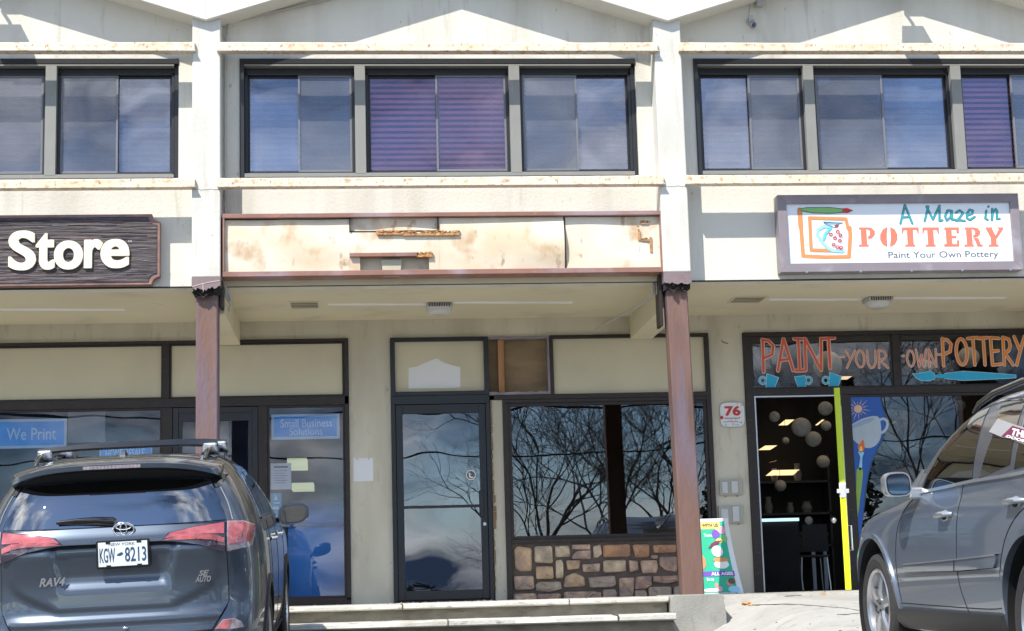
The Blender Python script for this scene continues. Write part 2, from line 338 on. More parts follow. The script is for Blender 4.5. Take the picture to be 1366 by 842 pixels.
# flat writing and drawing, as thin raised shapes
def textmesh(name, body, x0, x1, z0, z1, Y, mat, parent, bold=0.0, fat=0.0, depth=.002, local=False, shear=0.0, M4=None, kind=None, ls=1.0):
    cu = bpy.data.curves.new(name, 'FONT'); cu.body = body; cu.offset = bold; cu.shear = shear; cu.space_character = ls
    cu.resolution_u = 7 if depth > .01 else 3
    to = bpy.data.objects.new('t', cu); C.objects.link(to)
    dg = bpy.context.evaluated_depsgraph_get(); dg.update()
    me = bpy.data.meshes.new_from_object(to.evaluated_get(dg)); bpy.data.objects.remove(to); bpy.data.curves.remove(cu)
    xs = [v.co.x for v in me.vertices]; ys = [v.co.y for v in me.vertices]
    a, b, c, d = min(xs), max(xs), min(ys), max(ys)
    bm = bmesh.new(); bm.from_mesh(me); bpy.data.meshes.remove(me)
    bmesh.ops.remove_doubles(bm, verts=bm.verts, dist=1e-6)
    for v in bm.verts:
        v.co = Vector((x0 + (v.co.x - a) / (b - a) * (x1 - x0), Y, z0 + (v.co.y - c) / (d - c) * (z1 - z0)))
    r = bmesh.ops.extrude_face_region(bm, geom=bm.faces[:])
    for v in [g for g in r['geom'] if isinstance(g, bmesh.types.BMVert)]: v.co.y -= depth
    bmesh.ops.recalc_face_normals(bm, faces=bm.faces)
    off = Vector((0, 0, 0)) if local else wloc(parent)
    for v in bm.verts: v.co = (M4 @ v.co if M4 else v.co) - off
    for f in bm.faces: f.smooth = False
    if fat:
        base = bm.verts[:] + bm.edges[:] + bm.faces[:]
        for i, (fx, fz) in enumerate(((fat, 0), (-fat, 0), (0, fat * .4), (0, -fat * .4), (fat * .7, fat * .3), (-fat * .7, -fat * .3), (fat * .7, -fat * .3), (-fat * .7, fat * .3))):
            g_ = bmesh.ops.duplicate(bm, geom=base)['geom']
            for v in g_:
                if isinstance(v, bmesh.types.BMVert): v.co += Vector((fx, -.0003 * (i + 1), fz))
    me = bpy.data.meshes.new(name); bm.to_mesh(me); bm.free(); me.materials.append(mat)
    o = bpy.data.objects.new(name, me); C.objects.link(o); o.parent = parent
    if kind: o['kind'] = kind
    return o
def ribbon(mb, pts, wd, y, d=.001, n=10, step=.00006):
    """pts (x,z) world; thick polyline with round joints; each piece sits a hair in front of the last"""
    k = getattr(mb, 'k', 0)
    for i, p in enumerate(pts):
        yy = y - k * step; k += 1
        mb.prism([(p[0] + wd / 2 * math.cos(2 * math.pi * q / n), p[1] + wd / 2 * math.sin(2 * math.pi * q / n)) for q in range(n)], yy - d, yy)
        if i:
            o = pts[i - 1]; dx, dz = p[0] - o[0], p[1] - o[1]; l = math.hypot(dx, dz) or 1; nx, nz = -dz / l * wd / 2, dx / l * wd / 2
            yy = y - k * step; k += 1
            mb.prism([(o[0] + nx, o[1] + nz), (o[0] - nx, o[1] - nz), (p[0] - nx, p[1] - nz), (p[0] + nx, p[1] + nz)], yy - d, yy)
    mb.k = k
def arc(cx, cz, rx, rz, a0, a1, n=12): return [(cx + rx * math.cos(R(a0 + (a1 - a0) * i / n)), cz + rz * math.sin(R(a0 + (a1 - a0) * i / n))) for i in range(n + 1)]
HAND = {'P': [[(0, 0), (.05, 1)], [(0, .97), (.55, .95), (.95, .78), (.8, .52), (.1, .42)]], 'A': [[(0, 0), (.45, 1), (.95, 0)], [(.2, .33), (.78, .36)]],
        'I': [[(.5, 0), (.5, 1)], [(0, 1), (1, .98)], [(0, 0), (1, 0)]], 'N': [[(0, 0), (.05, 1), (.9, 0), (1, 1)]], 'T': [[(.5, 0), (.5, 1)], [(0, .97), (1, 1)]],
        'Y': [[(.05, 0), (.5, .5), (1, 1)], [(0, 1), (.48, .5)]], 'O': [arc(.5, .5, .5, .5, 90, 450, 14)], 'U': [[(0, 1), (.05, .25), (.35, 0), (.7, .05), (1, .35), (1, 1)]],
        'R': [[(0, 0), (.05, 1), (.7, .93), (.85, .7), (.6, .5), (.1, .45), (1, 0)]], 'W': [[(0, 1), (.2, 0), (.5, .7), (.7, 0), (1, 1)]], 'E': [[(1, .97), (.05, 1), (.05, 0), (1, .03)], [(.05, .5), (.8, .52)]],
        '-': [[(0, .5), (1, .5)]],
        'M': [[(0, 0), (.25, .95), (.15, .95), (.45, .1), (.85, 1), (.8, 0), (.95, .05)]], 'a': [[(.8, .9), (.35, .95), (.05, .4), (.2, .02), (.6, .3), (.8, .9), (.75, .1), (1, .1)]],
        'z': [[(.1, .8), (.55, 1), (.9, .75), (.3, .15), (0, .05), (.55, .08), (1, 0)]], 'e': [[(.1, .45), (.7, .6), (.8, .9), (.45, 1), (.08, .6), (.1, .15), (.4, 0), (.95, .3)]],
        'i': [[(.4, .7), (.15, .1), (.5, .02)], [(.75, 1), (.78, 1.02)]], 'n': [[(.15, 1), (0, 0), (.2, .7), (.6, 1), (.75, .8), (.65, .1), (1, .12)]],
        'S': [[(.95, .85), (.5, 1), (.05, .8), (.2, .55), (.8, .42), (.95, .2), (.5, 0), (0, .15)]]}
def handtext(items, Y, wd, fmat, omat, parent, name, owd=None):
    """items: (char, x0, y0, x1, y1) in photo pixels, turned into places on the plane Y; each letter is an object, its outline a sub-part"""
    for ch, x0, y0, x1, y1 in items:
        a, b, c, d = pb(x0, y0, x1, y1, Y); A, B_ = MB(), MB()
        for st in HAND[ch]:
            p = [(a + u * (b - a), c + v * (d - c)) for u, v in st]
            if omat: ribbon(B_, p, owd or wd * 1.6, Y)
            ribbon(A, p, wd, Y - .0035 if omat else Y)
        o = A.build('dash' if ch == '-' else 'letter', fmat, parent)
        if omat: B_.build('outline', omat, o)
def decal(name, pts, Y, mat, parent, d=.0015, raw=False):
    return MB().prism(pts if raw else ppoly(pts, Y), Y - d, Y).build(name, mat, parent)

# ------------------------------------------------------------------ constants of the building
YP, YU, YE, YB, YW = 16.24, 16.5, 16.17, 16.20, 18.7
PXL = [-1.457 + 4.557 * k for k in (-2, -1, 0, 1, 2, 3)]         # pillar centres
BAY = 4.557
XL, XR = PXL[0] - .14, PXL[-1] + .14

# ------------------------------------------------------------------ ground
def sm(a, b, x):
    t = max(0, min(1, (x - a) / (b - a))); return t * t * (3 - 2 * t)
def gz(x, y):
    left = -.655 + (y - 11) * .078 if y < 15.6 else -.296
    if y < 0: left = -1.513 + y * .012
    right = -.46 + (y - 12) * .025 if y < 12 else -.46
    if y < 6: right = -.61 + (y - 6) * .12
    right = max(right, -1.45) if y > 0 else -1.45 + y * .012
    t = sm(.6, 2.6, x); return left * (1 - t) + right * t
xs = [-400, -120, -60, -30, -20] + [-14 + .5 * i for i in range(61)] + [22, 30, 60, 120, 400]
ys = [-500, -150, -60, -30, -15, -8, -4, -2, 0, 2, 4, 5, 6, 7, 8, 9, 10] + [10.5 + .25 * i for i in range(27)] + [17.5, 25, 60]
g = MB(); nx = len(xs)
g.add([(x, y, gz(x, y)) for y in ys for x in xs], [(j * nx + i, j * nx + i + 1, (j + 1) * nx + i + 1, (j + 1) * nx + i) for j in range(len(ys) - 1) for i in range(nx - 1)])
o = g.build('parking_lot', M['asphalt'], kind='structure', smooth=True)
# sidewalk slab, steps, concrete block, apron
BX0, BX1 = onY(895, 815, 16.0)[0], onY(968, 815, 16.0)[0]
sw = MB(); sw.box(XL - 3, 16.25, -.6, BX0 + .02, 19.2, -.05); sw.box(BX0 + .02, 16.3, -.6, XR + 3, 19.2, -.004)
sw.build('sidewalk', M['concrete'], kind='structure')
def rough_slab(x0, x1, y0, y1, z0, z1, seed, amp=.012, nx=90):
    r = random.Random(seed); b = MB(); n = nx; rows = [(y0 + .012, z0), (y0, z0 + .012), (y0, z1 - .012), (y0 + .014, z1), (y1, z1)]
    vs = []
    for i in range(n + 1):
        x = x0 + (x1 - x0) * i / n; c = amp * (r.random() ** 4) * 2.2
        for j, (y, z) in enumerate(rows):
            dy = (c if j in (2, 3) else c * .4) if j < 4 else 0
            vs.append((x, y + dy + r.uniform(-.0015, .0015) * (j < 4), z - (c * .7 if j in (2, 3) else 0)))
    k = len(rows)
    b.add(vs, [(i * k + j, (i + 1) * k + j, (i + 1) * k + j + 1, i * k + j + 1) for i in range(n) for j in range(k - 1)])
    b.add([vs[j] for j in range(k)] + [(x0, y1, z0)], [tuple(range(k + 1))]); b.add([vs[n * k + j] for j in range(k)] + [(x1, y1, z0)], [tuple(range(k, -1, -1))])
    return b
rough_slab(XL - 3, BX0 - .015, 16.02, 17.2, -.052, .0, 1).build('sidewalk_edge', M['lip'], kind='structure', smooth=30)
MB().box(XL - 3, 17.2, -.048, BX0 + .02, 19.2, -.001).build('sidewalk_top', M['concrete'], kind='structure')
MB().box(XL - 3, 16.10, -.30, BX0 - .02, 16.26, -.054).build('step_riser', M['riser'], kind='structure')
rough_slab(XL - 3, BX0 - .015, 15.66, 16.14, -.212, -.150, 2, .02).build('step', M['lip'], kind='structure', smooth=30)
MB().box(XL - 3, 15.75, -.7, BX0 - .02, 16.12, -.214).build('lower_step_riser', M['riser'], kind='structure')
# block with chipped corners
bz = onY(930, 793, 16.0)[1]
bk = MB(); prof = [(BX0, -.7), (BX1, -.7), (BX1 + .004, -.17), (BX1 - .02, -.05), (BX1 - .012, bz - .02), (BX1 - .05, bz), (BX0 + .03, bz), (BX0, bz - .02)]
bk.prism(prof, 15.98, 16.9)
tag(bk.build('concrete_block', M['block'], bevel=.008), 'square grey concrete block at the end of the steps under the right column', 'concrete block')
def apz(x, y):
    z = -.46 + (y - 12) * .025 + .012 if y < 12 else .002 if y > 16.6 else -.448 + .45 * (y - 12) / 4.6
    if y > 12: z -= (.20 * math.exp(-(max(0, x - BX1) / .32) ** 2) + .55 * max(0, BX1 - x)) * sm(12.2, 15.0, y) * (1 - sm(16.05, 16.5, y))
    return z
ap = MB(); na, mb_ = 90, 60; ar = random.Random(5); vs = []
for j in range(mb_ + 1):
    for i in range(na + 1):
        x = BX0 - .5 + (9.4 - BX0 + .5) * (i / na) ** 1.3; y = 11.2 + (18.75 - 11.2) * j / mb_
        q = apz(x, y) if not (y > 16.2 and x < BX1 - .02) else -.3
        vs.append((x, y, q + ar.uniform(-.004, .004) * (y < 16.6)))
ap.add(vs, [(j * (na + 1) + i, j * (na + 1) + i + 1, (j + 1) * (na + 1) + i + 1, (j + 1) * (na + 1) + i) for j in range(mb_) for i in range(na)])
ap.build('apron', M['apron'], kind='structure', smooth=60)
rb = MB(); rr = random.Random(3)
for px, py, s_ in ((1098, 794, .022), (996, 806, .035), (1003, 808, .025), (912, 790.5, .018), (980, 820, .012), (1060, 812, .01)):
    d = ray(px, py); x = y = 0
    for t in [13 + .02 * i for i in range(220)]:
        y = d.y * t; x = d.x * t; z = EYE.z + d.z * t; gh = apz(x, y)
        if z < gh: break
    rb.sphere((x, y, max(z, -.4) + s_ * .2), s_, 8, (1.5, 1, .6))
o = rb.build('rubble', M['rust'], kind='stuff')
o['label'] = 'rusty bits of debris lying on the concrete apron'; o['category'] = 'debris'

ck = MB(); r = random.Random(31)
for x, y, dx, dy, n in ((3.6, 16.4, .10, -.16, 18), (4.6, 15.6, .16, -.05, 16), (5.2, 16.9, -.05, -.12, 10), (3.9, 14.6, .14, .03, 16), (6.4, 16.8, -.16, -.05, 14)):
    p = []
    for i in range(n):
        x += dx + r.uniform(-.05, .05); y += dy + r.uniform(-.05, .05); p.append((x, y, apz(x, y) + .001))
    ck.tube(p, .006, 4)
ck.build('apron_crack', M['gapline'], kind='structure')
lt = MB()
for i in range(140):
    x = r.uniform(-1.4, 6.2); y = r.uniform(16.05, 17.9) if x < BX0 or r.random() < .3 else r.uniform(13.5, 17.5); z = .002 if x < BX0 else apz(x, y); q = r.uniform(.008, .022); a = r.uniform(0, 6.28)
    lt.add([(x + q * math.cos(a), y + q * math.sin(a), z + .002), (x - q * .5 * math.sin(a), y + q * .5 * math.cos(a), z + .004 + q * .4), (x - q * math.cos(a), y - q * math.sin(a), z + .003), (x + q * .5 * math.sin(a), y - q * .5 * math.cos(a), z + .001)], [(0, 1, 2), (0, 2, 3)])
lt.build('leaf_litter', M['ply'], kind='stuff')
gk = MB()
for x0 in (-1.15, .35, 1.9): gk.box(x0, 16.018, -.05, x0 + .008, 16.6, .0015); gk.box(x0 + .4, 15.655, -.21, x0 + .409, 16.1, -.148)
gk.build('slab_joint', M['gapline'], kind='structure')

# ------------------------------------------------------------------ the building
B = thing('shop_building', 'two storey cream stucco row of shops with zigzag eaves, rusty beams and brown posts', 'building', (0, YU, 0))
# upper wall, bay by bay
for k in range(5):
    c0, c1 = PXL[k], PXL[k + 1]; a, b = c0 + .303, c1 - .292; zr = 5.665
    wl = MB()
    wl.box(c0, YU, 3.085, c1, YU + .25, 4.165)
    wl.box(c0, YU, 4.165, a, YU + .25, 5.375); wl.box(b, YU, 4.165, c1, YU + .25, 5.375)
    wl.prism([(c0, 5.375), (c1, 5.375), (c1, zr + .04), ((c0 + c1) / 2, zr + .04 + BAY / 2 * .315), (c0, zr + .04)], YU, YU + .25)
    wl.build('upper_wall', M['stucco'], B)
    # folded eave over the bay
    rf = MB(); mid = (c0 + c1) / 2; rise = BAY / 2 * .315; th = .33
    rf.prism([(c0, zr), (mid, zr + rise), (c1, zr), (c1, zr + th), (mid, zr + rise + th), (c0, zr + th)], YE, 25)
    rf.build('roof', M['roofpaint'], B, bevel=.006)
    # rusty beams
    for z0, z1, w_ in ((5.362, 5.452, 0), (4.003, 4.090, 1)):
        bm_ = MB(); n = 46; e0, e1 = c0 + (.115 if not w_ else .12), c1 - (.11 if not w_ else .105)
        r2 = random.Random(k * 7 + w_); vs = []
        prof = [(YB + .09, z0), (YB + .004, z0), (YB, z0 + .006), (YB, z1 - .012), (YB + .012, z1), (YB + .09, z1)]
        for i in range(n + 1):
            x = e0 + (e1 - e0) * i / n; sag = -.004 * math.sin(math.pi * i / n) + r2.uniform(-.0012, .0012)
            vs += [(x, y, z + sag) for y, z in prof]
        q = len(prof)
        bm_.add(vs, [(i * q + j, (i + 1) * q + j, (i + 1) * q + (j + 1) % q, i * q + (j + 1) % q) for i in range(n) for j in range(q)] + [tuple(range(q)), tuple(range(n * q + q - 1, n * q - 1, -1))])
        bo = bm_.build('beam', M['beam'], B, smooth=30)
        fl = MB()      # thin lower flange that sticks out as a lip
        fl.box(e0 - .01, YB - .022, z0 - .006, e1 + .01, YB + .1, z0 + .002); fl.build('flange', M['beam'], bo)
    # window band
    bz0, bz1 = 4.165, 5.375
    fr = MB(); f = .045; y0 = YU - .015
    fr.box(a, y0, bz1 - .055, b, YU + .2, bz1); fr.box(a, y0, bz0, a + f, YU + .2, bz1 - .055); fr.box(b - f, y0 + .06, bz0, b, YU + .2, bz1 - .055)
    fr.box(a + f, y0 + .1, bz1 - .13, b - f, YU + .2, bz1 - .075)
    wf = fr.build('window_surround', M['bronze'], B, bevel=.003)
    sl_ = MB(); sl_.box(a + f, y0 + .005, bz1 - .075, b - f, YU + .1, bz1 - .057); sl_.box(a + f, y0 + .005, bz0, b - f, YU + .2, bz0 + .04); sl_.build('sill', M['mullion'], wf, bevel=.003)
    mull = [a + f, c0 + 1.435, c0 + 1.541, c0 + 2.978, c0 + 3.085, b - f]
    for q in (1, 3):
        MB().box(mull[q], YU - .012, bz0 + .03, mull[q + 1], YU + .2, bz1 - .075).build('mullion', M['mullion'], B, bevel=.003)
    for q in range(3):
        x0, x1 = mull[2 * q], mull[2 * q + 1]; z0, z1 = bz0 + .04, bz1 - .13
        wn = MB(); yy = YU + .055; t = .03
        wn.box(x0, yy, z0, x1, yy + .09, z0 + .028); wn.box(x0, yy, z1 - .02, x1, yy + .09, z1); wn.box(x0, yy, z0, x0 + t, yy + .09, z1); wn.box(x1 - t, yy, z0, x1, yy + .09, z1)
        win = wn.build('window', M['bronze'], B, bevel=.003)
        mx_ = (x0 + x1) / 2 + (.0, .0, .0)[q]
        # sliding sashes: which one is in front varies
        front_left = (q == 2) if k != 3 else (q == 1)
        for s_ in (0, 1):
            sx0, sx1 = (x0 + t, mx_ + .018) if s_ == 0 else (mx_ - .018, x1 - t)
            fr_ = (s_ == 0) == front_left; ys_ = yy + (.012 if fr_ else .048)
            sa = MB(); e = .02
            for bx in ((sx0, z0 + .028, sx1, z0 + .05), (sx0, z1 - .04, sx1, z1 - .02), (sx0, z0 + .05, sx0 + e, z1 - .04), (sx1 - e, z0 + .05, sx1, z1 - .04)):
                sa.box(bx[0], ys_, bx[1], bx[2], ys_ + .028, bx[3])
            sa.build('sash', M['sash'] if fr_ else M['bronze'], win, bevel=.002)
            MB().box(sx0 + e, ys_ + .011, z0 + .05, sx1 - e, ys_ + .016, z1 - .04).build('pane', M['glassviolet'] if (k, q) in ((2, 1), (1, 1), (3, 2)) and (not fr_ or k == 2) else M['glassscreen'] if fr_ else M['glassup'], win)
# blinds behind the upper windows: one thing per pane
blinds = {(1, 1): 'hanging behind the leftmost upper window, half cut by the photo edge', (1, 2): 'behind the upper window just left of the left pillar',
          (2, 0): 'in the first upper window right of the left pillar', (2, 1): 'with sunlit slats in the middle upper window over the blank sign', (2, 2): 'in the upper window just left of the right pillar',
          (3, 0): 'in the upper window just right of the right pillar', (3, 1): 'behind the upper window with the cracked pane', (3, 2): 'behind the upper window over the pottery sign end'}
for (k, q), wh in blinds.items():
    c0 = PXL[k]; mull = [c0 + .348, c0 + 1.435, c0 + 1.541, c0 + 2.978, c0 + 3.085, PXL[k + 1] - .337]
    x0, x1 = mull[2 * q] + .035, mull[2 * q + 1] - .035; purple = (k, q) in ((2, 1), (1, 1), (3, 2))
    o = thing('venetian_blind', ('lavender' if purple else 'mauve grey' if k == 3 else 'blue grey') + ' venetian blind ' + wh, 'blind', (x0, YU + .2, 4.2), 'venetian blinds upstairs')
    sb = MB(); z = 5.22; n = 0; rr_ = random.Random(k * 10 + q)
    while z > 4.225:
        t = rr_.uniform(-.003, .003)
        for xa, xb in ((x0, (x0 + x1) / 2 - .01), ((x0 + x1) / 2 + .01, x1)):
            sb.add([(xa, YU + .180, z - .018 + t), (xb, YU + .180, z - .018 + t), (xb, YU + .198, z + .015 + t), (xa, YU + .198, z + .015 + t), (xa, YU + .181, z - .020 + t), (xb, YU + .181, z - .020 + t), (xb, YU + .199, z + .013 + t), (xa, YU + .199, z + .013 + t)],
                   [(0, 1, 2, 3), (7, 6, 5, 4), (0, 4, 5, 1), (3, 2, 6, 7)])
        z -= .0575
    sb.build('slat', M['blind' if purple else 'blindm' if k == 3 else 'blindw'], o, kind='stuff')
    MB().box(x0, YU + .17, 5.225, x1, YU + .215, 5.25).build('head_rail', M['blindw'], o)
    cd = MB()
    for u in (.12, .42, .6, .9): cd.tube([(x0 + (x1 - x0) * u, YU + .182, 5.23), (x0 + (x1 - x0) * u, YU + .182, 4.21)], .0022, 4)
    cd.build('cord', M['blindw'], o)
# upstairs room
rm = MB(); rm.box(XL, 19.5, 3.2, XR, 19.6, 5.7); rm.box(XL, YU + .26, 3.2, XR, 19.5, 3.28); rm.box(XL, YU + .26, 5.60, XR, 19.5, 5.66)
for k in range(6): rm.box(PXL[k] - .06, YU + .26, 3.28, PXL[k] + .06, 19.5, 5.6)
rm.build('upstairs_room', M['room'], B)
# building shell behind
sh = MB(); sh.box(XL - .1, YW + .3, -.6, XL, 25, 5.6); sh.box(XR, YW + .3, -.6, XR + .1, 25, 5.6); sh.box(XL - .1, 25, -.6, XR + .1, 25.2, 5.8); sh.box(XL - .1, YU, 3.1, XL, YW + .3, 5.7); sh.box(XR, YU, 3.1, XR + .1, YW + .3, 5.7)
sh.build('outer_wall', M['stucco'], B)

# pillars, broken feet and posts
for k, c in enumerate(PXL):
    MB().box(c - .136, YP, 3.128, c + .136, YU + .02, 5.70).build('pillar', M['white'], B, bevel=.01)
    if k in (2, 3):
        ck = MB(); ck.tube([(c - .13 + .02 * i, YP - .001, 3.985 + .004 * math.sin(i * 2.1 + k) + .003 * math.sin(i * .9)) for i in range(14)], .0018, 4); ck.build('crack', M['ink'], B)
    # foot box, painted brown, torn at the bottom
    r = random.Random(20 + k); n = 14; deep = .02
    bot = [(c - .136 + .272 * i / n, 3.005 + (.008 * math.sin(i * 1.3 + k) + r.uniform(-.012, .012)) + (.05 * abs(i / n - .45) if k == 2 else .01)) for i in range(n + 1)]
    MB().prism([(c + .136, 3.127), (c - .136, 3.127)] + bot, YP - .004, YU + .12).build('pillar_foot', M['cap'], B)
    j = MB(); jag = [(c - .125 + .25 * i / n, 2.962 + r.uniform(-.02, .012)) for i in range(n + 1)]
    j.prism([(c + .128, 3.06), (c - .128, 3.06)] + jag, YP + .03, YU + .10)
    for i in range(26):
        x = c + r.uniform(-.12, .12); z = 2.96 + r.uniform(-.02, .05); s_ = r.uniform(.012, .03)
        j.add([(x - s_, YP + r.uniform(.0, .03), z), (x + s_, YP + r.uniform(0, .03), z + r.uniform(-.01, .01)), (x + r.uniform(-.01, .01), YP + r.uniform(-.012, .02), z + s_ * r.uniform(-1, 1)), (x, YP + .06, z)], [(0, 1, 2), (0, 2, 3), (1, 3, 2)])
    j.build('torn_metal', M['black'], B)
    if k == 2:
        cr = MB(); cr.tube([(c - .13, YP - .006, 3.035), (c - .05, YP - .006, 3.058), (c + .05, YP - .006, 3.08), (c + .13, YP - .006, 3.09)], .003, 4); cr.tube([(c - .03, YP - .006, 3.06), (c - .025, YP - .006, 2.99)], .003, 4)
        cr.build('open_seam', M['c_palepink'], B)
    # post: steel box section with soft arrises
    po = MB(); s_ = .104; y0 = 16.31; b0 = bz if k >= 3 else 0.0
    pts = [(c + .002 - s_, y0 + .012), (c + .002 - s_ + .012, y0), (c + .002 + s_ - .012, y0), (c + .002 + s_, y0 + .012), (c + .002 + s_, y0 + .2), (c + .002 - s_, y0 + .2)]
    hs = [b0 - .02, .4, 1.0, 1.6, 2.2, 2.6, 2.97]; vs = []
    sk = .035 if k == 3 else 0.0
    for h in hs:
        vs += [(x + sk * (1 - h / 2.97), y, h) for x, y in pts]
    po.add(vs, [(i * 6 + q, i * 6 + (q + 1) % 6, (i + 1) * 6 + (q + 1) % 6, (i + 1) * 6 + q) for i in range(len(hs) - 1) for q in range(6)] + [tuple(range(len(vs) - 6, len(vs)))])
    pst = po.build('post', M['post'], B)
    # drop beam back to the wall
    MB().box(c - .10, YU + .13, 2.83, c + .15, YW - .002, 3.10).build('drop_beam', M['soffit'], B, bevel=.008)
    gs = MB(); gx = c + (.13 if k == 2 else -.15)
    gs.box(gx - .015, YU - .12, 2.86 if k != 3 else 2.62, gx + .015, YU + .1, 3.12); gs.build('angle_bracket', M['brown'], B, bevel=.004)
# soffit
so_ = MB(); so_.box(XL, YU + .002, 3.088, XR, YW + .3, 3.16); so_.build('soffit', M['soffit'], B)
ed = MB(); ed.box(PXL[2] + .14, YU - .012, 3.08, PXL[3] - .14, YU - .001, 3.155); ed.build('soffit_edge', M['soffit'], B)
ls = MB()
for k in range(5): ls.box(PXL[k] + .14, YU - .006, 3.076, PXL[k + 1] - .14, YU + .03, 3.087)
ls.build('drip_edge', M['brown'], B)
# storefront wall
ZH, ZT1, ZT0 = 2.885, 2.24, 2.155
st = MB(); st.box(XL, YW, ZH, XR, YW + .25, 3.09)
X462, X522, X655, X672, X952, X996 = -.13, .325, 1.41, 1.55, 3.885, 4.27
st.box(X462, YW, -.05, X522, YW + .25, ZH); st.box(X952, YW, -.05, X996, YW + .25, ZH)
st.box(X655 + .012, YW, -.05, X672, YW + .2, ZT0 + .02)
st.box(XL, YW, -.05, -5.2, YW + .25, ZH); st.box(8.7, YW, -.05, XR, YW + .25, ZH)
st.build('storefront_wall', M['beige'], B)
pe = MB(); r = random.Random(4)      # broken plaster edge beside the navy door
for i in range(22):
    z = .1 + i * .095; w_ = r.uniform(.004, .016) + (.02 if .75 < z < 1.1 else 0)
    pe.box(X655 + .004, YW - .012, z, X655 + .012 + w_, YW + .05, z + r.uniform(.05, .1))
pe.build('broken_plaster', M['ply'], B)

def frame(name, rects, Y, d, mat, parent=None, bevel=.004):
    m_ = MB()
    for a in rects: pbox(m_, *a, Y, d)
    return m_.build(name, mat, parent or B, bevel=bevel)
def fr4(x0, x1, z0, z1, t, Y, d, mb=None, tb=None):
    mb = mb or MB(); tb = t if tb is None else tb
    mb.box(x0, Y, z0, x0 + t, Y + d, z1); mb.box(x1 - t, Y, z0, x1, Y + d, z1); mb.box(x0 + t, Y, z1 - tb, x1 - t, Y + d, z1); mb.box(x0 + t, Y, z0, x1 - t, Y + d, z0 + tb); return mb
X = lambda x, y: onY(x, y, YW)[0]
YF = YW - .035
# --- left shop
lf = MB(); lx0 = -5.2
lf.box(lx0, YF, ZH - .035, X462 - .002, YW + .1, ZH); lf.box(lx0, YF, ZT0, X462 - .002, YW + .1, ZT1 + .01)
xr_ = X(457, 620); lf.box(X462 - .05, YF, .045, X462 - .002, YW + .1, ZH - .035)
xm = X(222, 500); lf.box(xm - .035, YF - .002, ZT1 + .01, xm + .035, YW + .1, ZH - .035)
lf.box(lx0, YF, .0, X462 - .002, YW + .1, .075)
lf.build('left_shop_frame', M['brown'], B, bevel=.005)
for a, b in ((lx0, xm - .037), (xm + .037, X462 - .052)):
    p = MB(); p.box(a, YW + .005, ZT1 + .012, b, YW + .05, ZH - .037); p.build('transom_panel', M['panel'], B)
    fr4(a, b, ZT1 + .012, ZH - .037, .018, YW - .012, .03).build('panel_bead', M['brown'], B)
w1 = X(216, 620); w1b = X(230, 620); w2a, w2b = X(345, 640), X(357, 640)
jm = MB(); jm.box(w1, YF + .004, .075, w1b, YW + .1, ZT0); jm.box(w2a, YF + .004, .075, w2b, YW + .1, ZT0); jm.build('jamb', M['brown'], B, bevel=.004)
def window(x0, x1, z0, z1, gmat, fmat, t=.03, Y=YW - .015, split=None, nm='window'):
    w_ = fr4(x0, x1, z0, z1, t, Y, .06).build(nm, fmat, B, bevel=.003)
    MB().box(x0 + t, Y + .025, z0 + t, x1 - t, Y + .031, z1 - t).build('pane', gmat, w_); return w_
window(lx0, w1, .075, ZT0, M['glass'], M['brown'], .022); window(w2b, X462 - .05, .075, ZT0, M['glass'], M['brown'], .022)
# left shop double door
d0, d1 = w1b + .005, w2a - .005; dm = fr4(d0, d1, .02, ZT0 - .005, .06, YF + .008, .07).build('door', M['darkframe'], B, bevel=.004)
gx = [d0 + .10, (d0 + d1) / 2 - .03, (d0 + d1) / 2 + .03, d1 - .10]
lf2 = MB(); lf2.box(d0 + .06, YF + .02, .02, d1 - .06, YF + .06, .26); lf2.box(d0 + .06, YF + .02, 2.0, d1 - .06, YF + .06, ZT0 - .06)
lf2.box(d0 + .06, YF + .02, .26, d0 + .10, YF + .06, 2.0); lf2.box(d1 - .10, YF + .02, .26, d1 - .06, YF + .06, 2.0)
lf2.build('door_leaf', M['darkframe'], dm, bevel=.003); MB().box(d0 + .1, YF + .035, .26, d1 - .1, YF + .041, 2.0).build('pane', M['glass'], dm)
ip = MB(); yy = YW + .25
for a, b in ((243, 262), (288, 305), (331, 339)): pbox(ip, a, 558, b, 800, yy, .02)
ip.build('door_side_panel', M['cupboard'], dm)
# --- middle shop: navy door
na0, na1 = X522 + .003, X655 - .003
tr = fr4(na0, na1, ZT1 - .005, ZH - .004, .05, YF - .01, .12, tb=.045).build('transom_frame', M['navy'], B, bevel=.004)
MB().box(na0 + .04, YW + .005, ZT1 + .03, na1 - .04, YW + .04, ZH - .045).build('transom_panel', M['panel'], B)
nd = MB(); nd.box(na0, YF - .012, ZT0 - .015, na1, YW + .12, ZT1 - .006)
nd.box(na0, YF - .012, 0, na0 + .045, YW + .12, ZT0 - .015); nd.box(na1 - .045, YF - .012, 0, na1, YW + .12, ZT0 - .015); nd.box(na0 + .045, YF + .02, 0, na1 - .045, YW + .12, .02)
door = nd.build('door', M['navy'], B, bevel=.004)
fr4(na0 + .048, na1 - .048, .022, ZT0 - .018, .075, YF + .0, .05, tb=.10).build('door_leaf', M['navy'], door, bevel=.004)
gl0, gl1 = na0 + .123, na1 - .123
MB().box(gl0, YF + .02, .12, gl1, YF + .026, ZT0 - .118).build('pane', M['doorglass'], door)
MB().box(gl0, YF + .002, 1.005, gl1, YF + .018, 1.035).build('push_bar', M['darkframe'], door, bevel=.003)
MB().box(gl1 - .012, YF - .045, .90, gl1 + .03, YF - .004, 1.19).build('door_handle', M['navy'], door, bevel=.008)
MB().lathe([(.0, -.006), (.018, -.006), (.018, .004)], (na1 - .085, YF - .002, .82), 'y', 16).build('lock', M['steel'], door)
sk_ = thing('door_sticker', 'small round white sticker on the navy door glass', 'sticker', (X(628, 634), YF, onY(628, 634, YW)[1]))
cxs, czs = X(628, 634), onY(628, 634, YW)[1]
